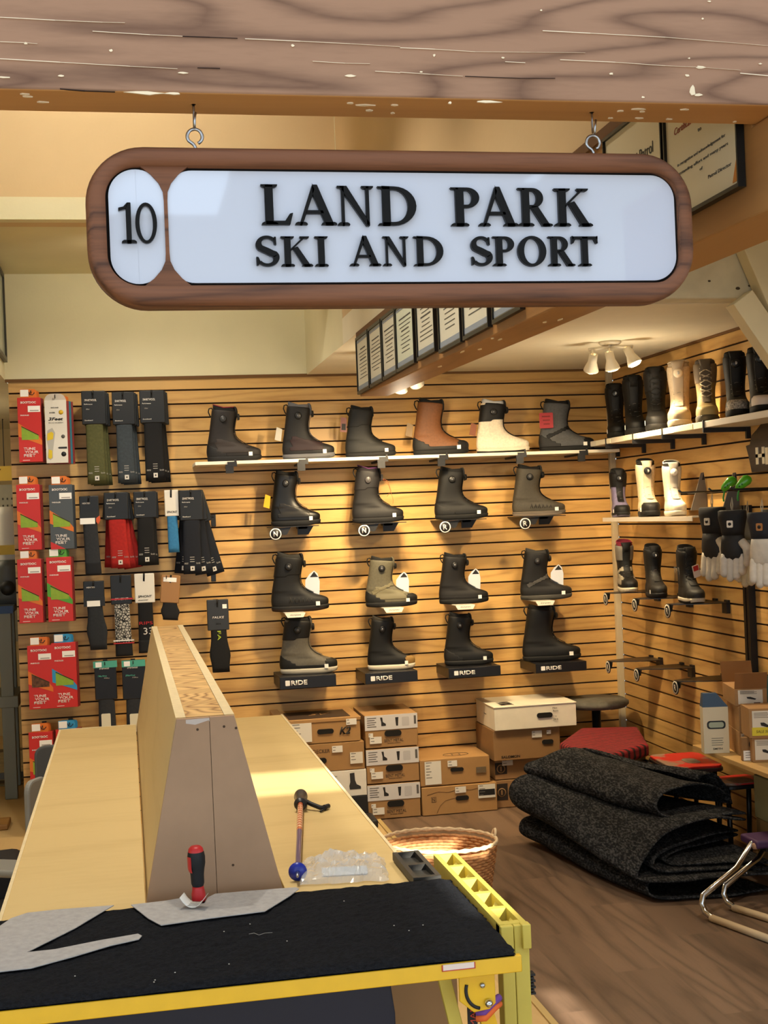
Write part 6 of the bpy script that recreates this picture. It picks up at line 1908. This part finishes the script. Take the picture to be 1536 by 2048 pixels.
t = thing('fitting_bench', 'low bench with red striped cushion and black tube legs near the corner', 'bench', (2.38, 6.85, 0), R_(-4))
cq = [atZ(px, py, .415) for px, py in ((1119, 1484), (1160, 1455), (1276, 1452), (1297, 1486), (1185, 1520))]
M_ = Matrix.Rotation(R_(4), 4, 'Z')
cq = [M_ @ (Vector((p.x, p.y, 0)) - Vector((2.38, 6.85, 0))) for p in cq]
MB().prism([(p.x, p.y) for p in cq], .345, .415, 0, 'XY', bevel=.02, seg=4).build('cushion', REDF, t)
MB().prism([(p.x * .95, p.y * .95) for p in cq], .325, .346, 0, 'XY').build('seat_pan', TUBE, t)
for p in (cq[0], cq[2], cq[3], cq[4]):
    o = Vector((p.x, p.y, 0))
    MB().tube([(p.x * .82, p.y * .82, .33), (p.x * .98, p.y * .98, .315), (p.x * 1.04, p.y * 1.04, .27), (p.x * 1.04, p.y * 1.04, .0)], .012, 0, 10).build('leg', TUBE, t)
MB().box((.0, -.10, .12), (.13, .16, .32), bevel=.01).build('red_under_panel', mat('#8a1214', .6), t)
t = thing('round_stool', 'round grey-topped stool in the corner behind the red striped bench', 'stool', (2.57, 7.13, 0))
MB().lathe([(0, .50), (.17, .50), (.185, .515), (.185, .53), (.16, .545), (0, .55)], 0, 28, cap=False).build('seat', mat('#5a564c', .8, var=.2, vscale=30), t)
MB().lathe([(.025, 0.0), (.025, .50)], 0, 16).build('post', TUBE, t)
MB().lathe([(0, 0), (.16, 0), (.16, .012), (.03, .03), (0, .03)], 0, 24, cap=False).build('base', TUBE, t)


def scuffed_red(seed):
    m = bpy.data.materials.new('scuffed_red_top'); m.use_nodes = True
    nt = m.node_tree; N, Lk = nt.nodes, nt.links; bs = N['Principled BSDF']; bs.inputs['Roughness'].default_value = .45
    tc = N.new('ShaderNodeTexCoord'); nz = N.new('ShaderNodeTexNoise'); nz.inputs['Scale'].default_value = 5 + seed; nz.inputs['Detail'].default_value = 5
    Lk.new(tc.outputs['Object'], nz.inputs['Vector'])
    cr = N.new('ShaderNodeValToRGB'); e = cr.color_ramp.elements; e[0].position = .52; e[0].color = lin('#b52119'); e[1].position = .58; e[1].color = lin('#8a6f5c')
    Lk.new(nz.outputs[0], cr.inputs[0]); Lk.new(cr.outputs[0], bs.inputs['Base Color'])
    return m


for i, (lab, x, y, z, w, d, rz) in enumerate((('scuffed red boot-fitting stool beside the red striped bench', 2.585, 5.96, .40, .125, .18, -4), ('scuffed red boot-fitting stool nearest the wooden wall shelf', 2.70, 5.64, .36, .10, .085, 2))):
    t = thing('fitting_stool', lab, 'stool', (x, y, 0), R_(rz), 'red fitting stools')
    MB().prism(rrect(-w, -d, w, d, .04, 5), z - .012, z, 0, 'XY', bevel=.003).build('top_panel', scuffed_red(i), t)
    MB().prism(rrect(-w - .006, -d - .006, w + .006, d + .006, .045, 5), z - .03, z - .012, 0, 'XY', bevel=.004).build('rim', TUBE, t)
    MB().prism(rrect(-.06 if i else -.02, -.10, .05, .02, .03, 4), z, z + .0012, 0, 'XY').build('worn_patch', mat('#7d6a56', .7, var=.3, vscale=40), t)
    for sx in (-1, 1):
        for sy in (-1, 1):
            MB().tube([(sx * (w - .03), sy * (d - .05), z - .03), (sx * (w - .02), sy * (d - .02), 0)], .012, 0, 8).build('leg', TUBE, t)

# ---- pine wall shelf with small boxes
zP = .515
xf = 2.52
yA = atX(1385, 1487, xf).y
t = thing('wood_shelf', 'pale wooden wall shelf holding small product boxes at the right edge', 'shelf', (XW, yA, zP))
MB().box((xf - XW, -1.5, -.020), (-.002, 0, 0), bevel=.002).build('shelf_board', wood('shelf_pine', '#9c7a46', '#c4a066', axis=1, scale=5, stretch=.1, rough=.5, ringmix=.25), t)
for y in (-.02, -.34):
    b = MB().box((-.10, y - .02, -.06), (-.002, y - .006, -.021)).box((-.25, y - .02, -.032), (-.10, y - .006, -.0205))
    b.build('shelf_bracket', BLKM, t)


def sbox(label, px0, px1, pyb, pyt, X, depth, faces, name='product_box', hexc='#a27c50', yaw=0.0, group='small boxes on the wooden shelf', zb=None):
    """small box standing on the shelf; its label face looks toward the room, long side along the wall"""
    A = atZ(px0, pyb, zP) if zb is None else atX(px0, pyb, X)
    if zb is None: zb = zP
    y = X / (ray(px0, pyb).x / ray(px0, pyb).y)
    y1 = (X) / (ray(px1, pyb).x / ray(px1, pyb).y)
    z1 = atX((px0 + px1) / 2, pyt, X).z
    return y, y1, zb, z1


def stand_box(label, c, w, d, h, yaw, hexc='#a27c50', sticker='#d8d2c2', yellow=False, flap=False, tape=None, group='small boxes on the wooden shelf', icon=True, zb=zP):
    t = thing('product_box', label, 'box', (c[0], c[1], zb), yaw, group)
    MB().box((-w / 2, -d / 2, 0), (w / 2, d / 2, h), bevel=.002).build('box_body', mat(hexc, .75, var=.05, vscale=20), t)
    o = MB().box((-w * .40, -d / 2 - .0015, h * .10), (w * .36, -d / 2, h * .92)).build('label_sticker', mat(sticker, .55), t)
    b = MB()
    for k in range(4):
        b.box((-w * .34, -d / 2 - .002, h * (.84 - .05 * k)), (w * (.1 + .08 * (k % 2)), -d / 2 - .0012, h * (.84 - .05 * k) + .002))
    b.build('printed_lines', mat('#6b6258', .7), o)
    if icon:
        MB().prism([(-w * .12, h * .42), (w * .12, h * .34), (w * .16, h * .40), (-w * .02, h * .52), (-w * .14, h * .52)], -d / 2 - .0024, -d / 2 - .0012, 0, 'XZ').build('product_icon', mat('#22201e', .6), o)
    MB().box((w * .08, -d / 2 - .0022, h * .14), (w * .28, -d / 2 - .0012, h * .19)).build('small_mark', mat('#5a3a2c', .6), o)
    if yellow:
        MB().box((-w * .42, -d / 2 - .003, h * .08), (w * .38, -d / 2 - .0016, h * .36)).build('yellow_strip', mat('#d8c837', .6), t)
        text('SALE 50%', w * .5, h * .09, mat('#4a431a', .6), t, (-w * .04, -d / 2 - .0032, h * .22), name='lettering', shear=.2)
    if tape:
        MB().box((w * .12, -d / 2 - .0042, -.002 if False else h * .02), (w * .34, -d / 2 - .003, h * .55)).build('blue_tape', mat(tape, .6), t)
    if flap:
        MB().prism([(-d / 2, h), (-d / 2 - .02, h + .07), (-d / 2 - .018, h + .072), (-d / 2 + .004, h)], -w / 2, w / 2, 0, 'YZ').build('flap', mat('#8a5f34', .75), t)
        MB().prism([(d / 2, h), (d / 2 + .035, h + .09), (d / 2 + .037, h + .088), (d / 2, h - .004)], -w / 2, w / 2, 0, 'YZ').build('flap', mat('#8a5f34', .75), t)
    return t


YAW = R_(-14)
D_ = R_(-13)


def onshelf(px, py, z=zP):
    return atZ(px, py, z)


# white goggle leaflet box
v = onshelf(1443, 1506)
t = thing('leaflet_box', 'tall white display box with printed goggles on the wooden shelf', 'box', (v.x - .012, v.y + .03, zP), R_(-12))
MB().box((-.058, -.03, 0), (.054, .03, .205), bevel=.001).build('box_body', mat('#dcd2b4', .5), t)
MB().loft([[(-.058, -.030, .205), (.054, -.030, .205), (.054, .03, .205), (-.058, .03, .205)], [(-.050, -.004, .262), (.012, -.004, .262), (.012, .03, .262), (-.050, .03, .262)]], 0, smooth=False).build('blue_header', mat('#2f4a66', .5), t)
o = MB().prism(rrect(-.042, .108, .040, .144, .014, 5), -.0312, -.0302, 0, 'XZ').build('goggle_print', mat('#1d2527', .5), t)
MB().prism(rrect(-.034, .114, .032, .138, .010, 5), -.0318, -.0310, 0, 'XZ').build('goggle_lens', mat('#a5b29c', .4), o)
b = MB()
for k in range(4):
    b.box((-.024, -.0312, .066 - .010 * k), (.028 - .004 * (k % 2), -.0302, .068 - .010 * k))
b.build('printed_lines', mat('#6b675b', .6), t)
text('SMITH', .042, .008, mat('#2e2c28', .6), t, (.002, -.0302, .020), bold=.02)
v = onshelf(1487, 1512)
b1 = stand_box('brown box low in the stack beside the goggle leaflet', (v.x + .05, v.y + .095), .085, .20, .105, D_)
stand_box('brown box in the middle of the stack beside the goggle leaflet', (v.x + .06, v.y + .10), .10, .22, .110, D_, zb=zP + .1055)
tb = stand_box('open brown box with raised flap, top of the shelf stack', (v.x + .075, v.y + .12), .14, .24, .075, D_, zb=zP + .216, flap=True, icon=True)
MB().box((.0755, -.06, .02), (.0768, -.025, .062)).build('blue_tape', mat('#2b4f8c', .6), tb)
MB().box((.0755, -.03, .03), (.0772, .08, .064)).build('yellow_strip', mat('#d8c837', .6), tb)
v = onshelf(1502, 1520)
t = thing('peg_card', 'small brown card with black oval and white price label, leaning on the low box', 'card', (v.x, v.y - .005, zP), D_)
MB().box((-.042, -.012, 0), (.040, .012, .10), bevel=.002).build('card_body', mat('#8f6a40', .75), t)
MB().lathe([(0, 0), (.012, 0), (.012, .001), (0, .001)], 0, 16, Matrix.Translation((0, -.0125, .07)) @ Matrix.Diagonal((1, 1, 1.5, 1)) @ Matrix.Rotation(PI / 2, 4, 'X'), cap=False).build('oval_print', BLK, t)
o = MB().box((-.036, -.0145, .002), (.034, -.0125, .044)).build('price_label', STICK, t)
b = MB()
for k in range(3):
    b.box((-.028, -.0152, .034 - .010 * k), (.016 - .006 * k, -.0143, .036 - .010 * k))
b.build('printed_lines', mat('#4a4642', .6), o)
v = onshelf(1527, 1523)
stand_box('brown box with white label, low and nearest on the shelf', (v.x + .02, v.y + .05), .115, .14, .105, D_, icon=True)
stand_box('brown box with yellow strip and blue tape, on the nearest low box', (v.x + .015, v.y + .045), .13, .15, .125, D_, zb=zP + .1055, yellow=True, tape='#2b4f8c')
t = thing('teal_box', 'teal box top showing behind the open brown box on the shelf', 'box', (2.795, 5.565, zP), 0)
MB().box((-.022, -.03, 0), (.022, .03, .32), bevel=.003).build('box_body', mat('#4a8078', .5), t)
MB().box((-.0225, -.025, .27), (-.022, .025, .31)).build('dark_band', mat('#1f3c3a', .5), t)

# ---- big cartons under the shelf and the purple chair
GREY_K = '#9a9066'
v0, v1 = atZ(1497, 1760, 0), atZ(1497, 1760, 0)
t = thing('carton', 'large brown carton on the floor behind the purple-seated chair', 'box', (2.86, 5.32, 0), R_(-1))
MB().box((-.15, -.14, 0), (-.05, .18, .215), bevel=.004).build('box_body', mat('#95774a', .75, var=.05, vscale=10), t)
MB().box((-.1515, -.12, .06), (-.1498, -.02, .17)).build('red_print', mat('#b2452a', .6), t)
MB().box((-.13, -.1415, .05), (-.07, -.1398, .16)).build('red_panel', mat('#b2452a', .6), t)
t = thing('carton', 'greenish-grey carton with printed panels, stacked on the brown carton', 'box', (2.86, 5.32, .2155), R_(-1))
MB().box((-.155, -.14, 0), (-.05, .18, .19), bevel=.004).build('box_body', mat(GREY_K, .7, var=.05, vscale=10), t)
o = MB().box((-.145, -.1415, .135), (-.06, -.1398, .165)).build('header_print', mat('#5a6a72', .6), t)
text('BOOTS', .05, .014, mat('#b9b08a', .6), o, (-.10, -.1417, .15), bold=.02)
b = MB()
for k in range(5):
    b.box((-.14, -.1412, .115 - .014 * k), (-.08 + .02 * (k % 2), -.1398, .119 - .014 * k))
b.build('printed_lines', mat('#7a7658', .7), t)
MB().prism(rrect(-.145, .012, -.08, .052, .004, 3), -.1412, -.1398, 0, 'XZ').build('stamp_print', mat('#5a5a4a', .7), t)

# chrome cantilever chair with purple seat
def fz(px, py, z=0.0): return atZ(px, py, z)


t = thing('cantilever_chair', 'chrome tube chair with purple seat and pale floor sleeves at the right edge', 'chair', (2.45, 4.9, 0))
c0 = Vector((2.45, 4.9, 0))
SZ = .30
n0, n1 = fz(1412, 1832, .014), fz(1560, 1886, .014)
f0, f1 = fz(1456, 1812, .014), fz(1600, 1856, .014)
ta = atY(1502, 1688, fz(1412, 1832).y + .16)


def chair_side(a, b_, top):
    dirv = (b_ - a).normalized()
    pts = [top + Vector((.02, -.01, .012)), top, top.lerp(a, .35), top.lerp(a, .8) + Vector((0, 0, .012))]
    bend = [a + dirv * -.015 + Vector((0, 0, .075)), a + dirv * -.022 + Vector((0, 0, .045)), a + dirv * -.005 + Vector((0, 0, .016)), a + dirv * .04, b_]
    return [p - c0 for p in pts[:3]] + [p - c0 for p in bend]


for a, b_, tp in ((n0, n1, ta), (f0, f1, ta + (f0 - n0) + Vector((.02, .02, 0)))):
    fr1 = MB().tube(chair_side(a, b_, tp), .0125, 0, 12).build('tube_frame', CHROME, t)
    dirv = (b_ - a).normalized()
    MB().tube([a - c0 + dirv * .03, a - c0 + dirv * .45], .0145, 0, 12).build('floor_sleeve', mat('#c9b493', .5), fr1)
    for q in (.42, .60):
        s = tp.lerp(a, q) - c0
        MB().tube([s + Vector((-.003, 0, .012)), s + Vector((.0, 0, -.0)) + Vector((.003, 0, .016))], .006, 0, 8).build('rivet', CHROME, fr1)
s0 = tp_ = ta - c0
MB().box((s0.x + .0, s0.y - .05, s0.z - .012), (s0.x + .42, s0.y + .10, s0.z + .022), bevel=.01, seg=3).build('seat', mat('#4a2f52', .5), t)
MB().lathe([(0, 0), (.012, 0), (.014, .01), (.012, .02), (0, .02)], 0, 12, Matrix.Translation((s0.x - .006, s0.y - .03, s0.z - .002)) @ Matrix.Rotation(PI / 2, 4, 'Y'), cap=False).build('worn_corner', mat('#b08a6c', .7), t)
MB().box((s0.x + .05, s0.y - .03, s0.z - .03), (s0.x + .4, s0.y + .08, s0.z - .0125)).build('seat_pan', TUBE, t)

# ================================================================== beyond the left end of the slat wall
def far(px, py, Y=8.9): return atY(px, py, Y)


A, B = far(-30, 1240), far(38, 968)
t = thing('pegboard', 'pale perforated display board in the left background', 'board', (A.x, 8.95, 0))
b = MB().box((0, 0, .9), (.24, .02, B.z))
b.build('board_panel', mat('#8e8a76', .6, var=.05, vscale=20), t)
b = MB()
for i in range(8):
    for k in range(16):
        b.box((.02 + i * .028, -.001, 1.15 + k * .045), (.03 + i * .028, .001, 1.163 + k * .045))
b.build('holes', mat('#3a382f', .8), t)
MB().box((0, 0, 0), (.24, .02, .05)).build('foot', mat('#6b675c', .5), t)
MB().box((.0, .0, .05), (.02, .02, .9)).build('post', mat('#6b675c', .5), t)
v = far(12, 946)
t = thing('yellow_sign', 'small yellow sign with black letter in the left background', 'sign', (v.x, 8.90, v.z))
MB().box((-.09, 0, -.05), (.055, .012, .045)).build('sign_board', mat('#c9a83c', .5), t)
text('Y', .05, .055, mat('#1d1a14', .6), t, (-.055, -.0006, 0), bold=.03)
MB().tube([(-.01, .006, .045), (-.01, .006, .35)], .003, 0, 6).tube([(-.01, .006, .35), (-.01, .05, .35)], .003, 0, 6).build('hanger', BLK, t)
# rack with steel posts and shelf
zt = far(20, 1200).z
t = thing('steel_rack', 'grey steel rack with thick posts and a shelf of gear, left background', 'rack', (A.x - .1, 8.5, 0))
xr0, xr1 = -.25, far(38, 1300, 8.5).x - (A.x - .1)
SL = mat('#7d7f70', .45)
MB().box((xr0, -.2, zt - .04), (xr1, .3, zt), bevel=.004).build('shelf_board', mat('#33383a', .5), t)
MB().box((xr0, -.2, zt - .62), (xr1, .3, zt - .55), bevel=.004).build('lower_beam', SL, t)
for x in (xr1 - .10, xr0):
    MB().box((x, -.19, 0), (x + .075, -.14, zt - .04), bevel=.004).build('post', SL, t)
    MB().box((x, .24, 0), (x + .06, .29, zt - .04), bevel=.004).build('post', SL, t)
MB().box((xr1 - .09, -.206, zt - .05), (xr1 - .01, -.2, zt - .005)).build('blue_tag', mat('#2c4a78', .5), t)
gx = A.x - .1
t = thing('binding', 'dark grey binding standing on the steel rack, left background', 'binding', (far(18, 1190, 8.45).x, 8.45, zt))
MB().loft([[(.10 * k_ * math.cos(a), .06 * math.sin(a), z) for a in [2 * PI * i / 14 for i in range(14)]] for z, k_ in ((0, 1.0), (.05, 1.05), (.10, .8), (.22, .75), (.27, .5))], 0).build('shell', mat('#4a4d4c', .5), t)
MB().lathe([(0, 0), (.045, 0), (.045, .01), (0, .01)], 0, 18, Matrix.Translation((.0, -.07, .10)) @ Matrix.Rotation(PI / 2, 4, 'X'), cap=False).build('round_cap', mat('#161717', .5), t)
t = thing('white_bag', 'white plastic wrapped pack standing above the binding, left background', 'pack', (far(20, 1120, 8.6).x, 8.60, zt + .0))
MB().loft([[(.065 * k_ * math.copysign(abs(math.cos(a)) ** .7, math.cos(a)), .04 * math.sin(a), z) for a in [2 * PI * i / 14 for i in range(14)]] for z, k_ in ((0, .9), (.1, 1), (.32, 1.05), (.55, .95), (.60, .85))], 0).build('pack_body', mat('#bdbab0', .5), t)
MB().box((-.06, -.045, .30), (.045, -.038, .36)).build('yellow_label', mat('#c9a82c', .5), t)
v = atZ(15, 1560, 0)
t = thing('old_rug', 'worn patterned rug on the floor at the far left', 'rug', (atZ(10, 1560, 0).x - .28, atZ(10, 1540, 0).y + .15, 0.0), R_(4))
MB().box((-.55, -.75, 0), (.45, .70, .008), bevel=.003).build('rug_pile', mat('#8a7a58', .95, var=.35, vscale=9, bump=.5, bscale=90), t)
MB().box((-.50, -.70, .0082), (.40, -.60, .0095)).build('border', mat('#5a4a34', .95, var=.3, vscale=20), t)
MB().box((-.50, .55, .0082), (.40, .65, .0095)).build('border', mat('#5a4a34', .95, var=.3, vscale=20), t)
t = thing('wood_step', 'low worn wooden threshold board at the far left floor', 'board', (atZ(20, 1650, 0).x - .3, atZ(20, 1650, 0).y - .02, 0.0), R_(0))
MB().box((-.45, -.10, 0), (.30, .10, .03), bevel=.006).build('plank', wood('old_plank', '#6b4420', '#b0813f', axis=0, scale=7, stretch=.15, ringmix=.5), t)

# grey chairs tucked behind the bench
for lab, px, py, Y, hx, dy3 in (('pale grey plastic chair peeking out behind the left bench edge', 78, 1556, 5.15, '#8a8a84', 62), ('dark grey plastic chair behind the pale grey one, left of the bench', 101, 1490, 5.95, '#4d4f4f', 8)):
    v = atY(px, py, Y)
    t = thing('plastic_chair', lab, 'chair', (v.x - (.012 if dy3 > 20 else 0), Y, 0), R_(dy3), 'grey chairs left of the bench')
    m = mat(hx, .45)
    zt = v.z
    MB().prism(rrect(-.07, zt - .30, .07, zt, .045, 6), -.012, .012, 0, 'XZ', bevel=.008).build('backrest', m, t)
    MB().box((-.08, .0, zt - .36), (.08, .34, zt - .33), bevel=.012, seg=3).build('seat', m, t)
    for sx in (-.06, .06):
        MB().tube([(sx, .0, zt - .05), (sx, .0, zt - .34), (sx, -.02, 0)], .010, 0, 8).build('leg', STEEL, t)
        MB().tube([(sx, .32, zt - .34), (sx, .33, 0)], .010, 0, 8).build('leg', STEEL, t)

# things lying left of the bench on the floor
v = atZ(18, 1760, .12)
t = thing('gear_bag', 'black gear bag lying on the floor at the lower left edge', 'bag', (v.x - .10, v.y + .1, 0), R_(10))
MB().box((-.22, -.16, 0), (.17, .16, .20), bevel=.05, seg=4).build('bag_body', mat('#16161a', .7), t)
MB().tube([(-.12, -.165, .10), (-.10, -.18, .19), (0, -.17, .245), (.09, -.16, .2), (.10, -.165, .10)], .010, 0, 8).build('handle', BLK, t)
v = atZ(14, 1800, .05)
t = thing('magazine', 'red and black printed box at the lower left corner', 'box', (v.x - .05, v.y - .12, 0), R_(12))
MB().box((-.17, -.12, 0), (.14, .10, .06), bevel=.003).build('box_body', mat('#1f1d1f', .5), t)
MB().box((-.17, -.121, .030), (.14, -.1195, .058)).build('red_band', mat('#b02a22', .5), t)
text('ATOMIC', .12, .014, WHT, t, (.03, -.1212, .018), bold=.02)
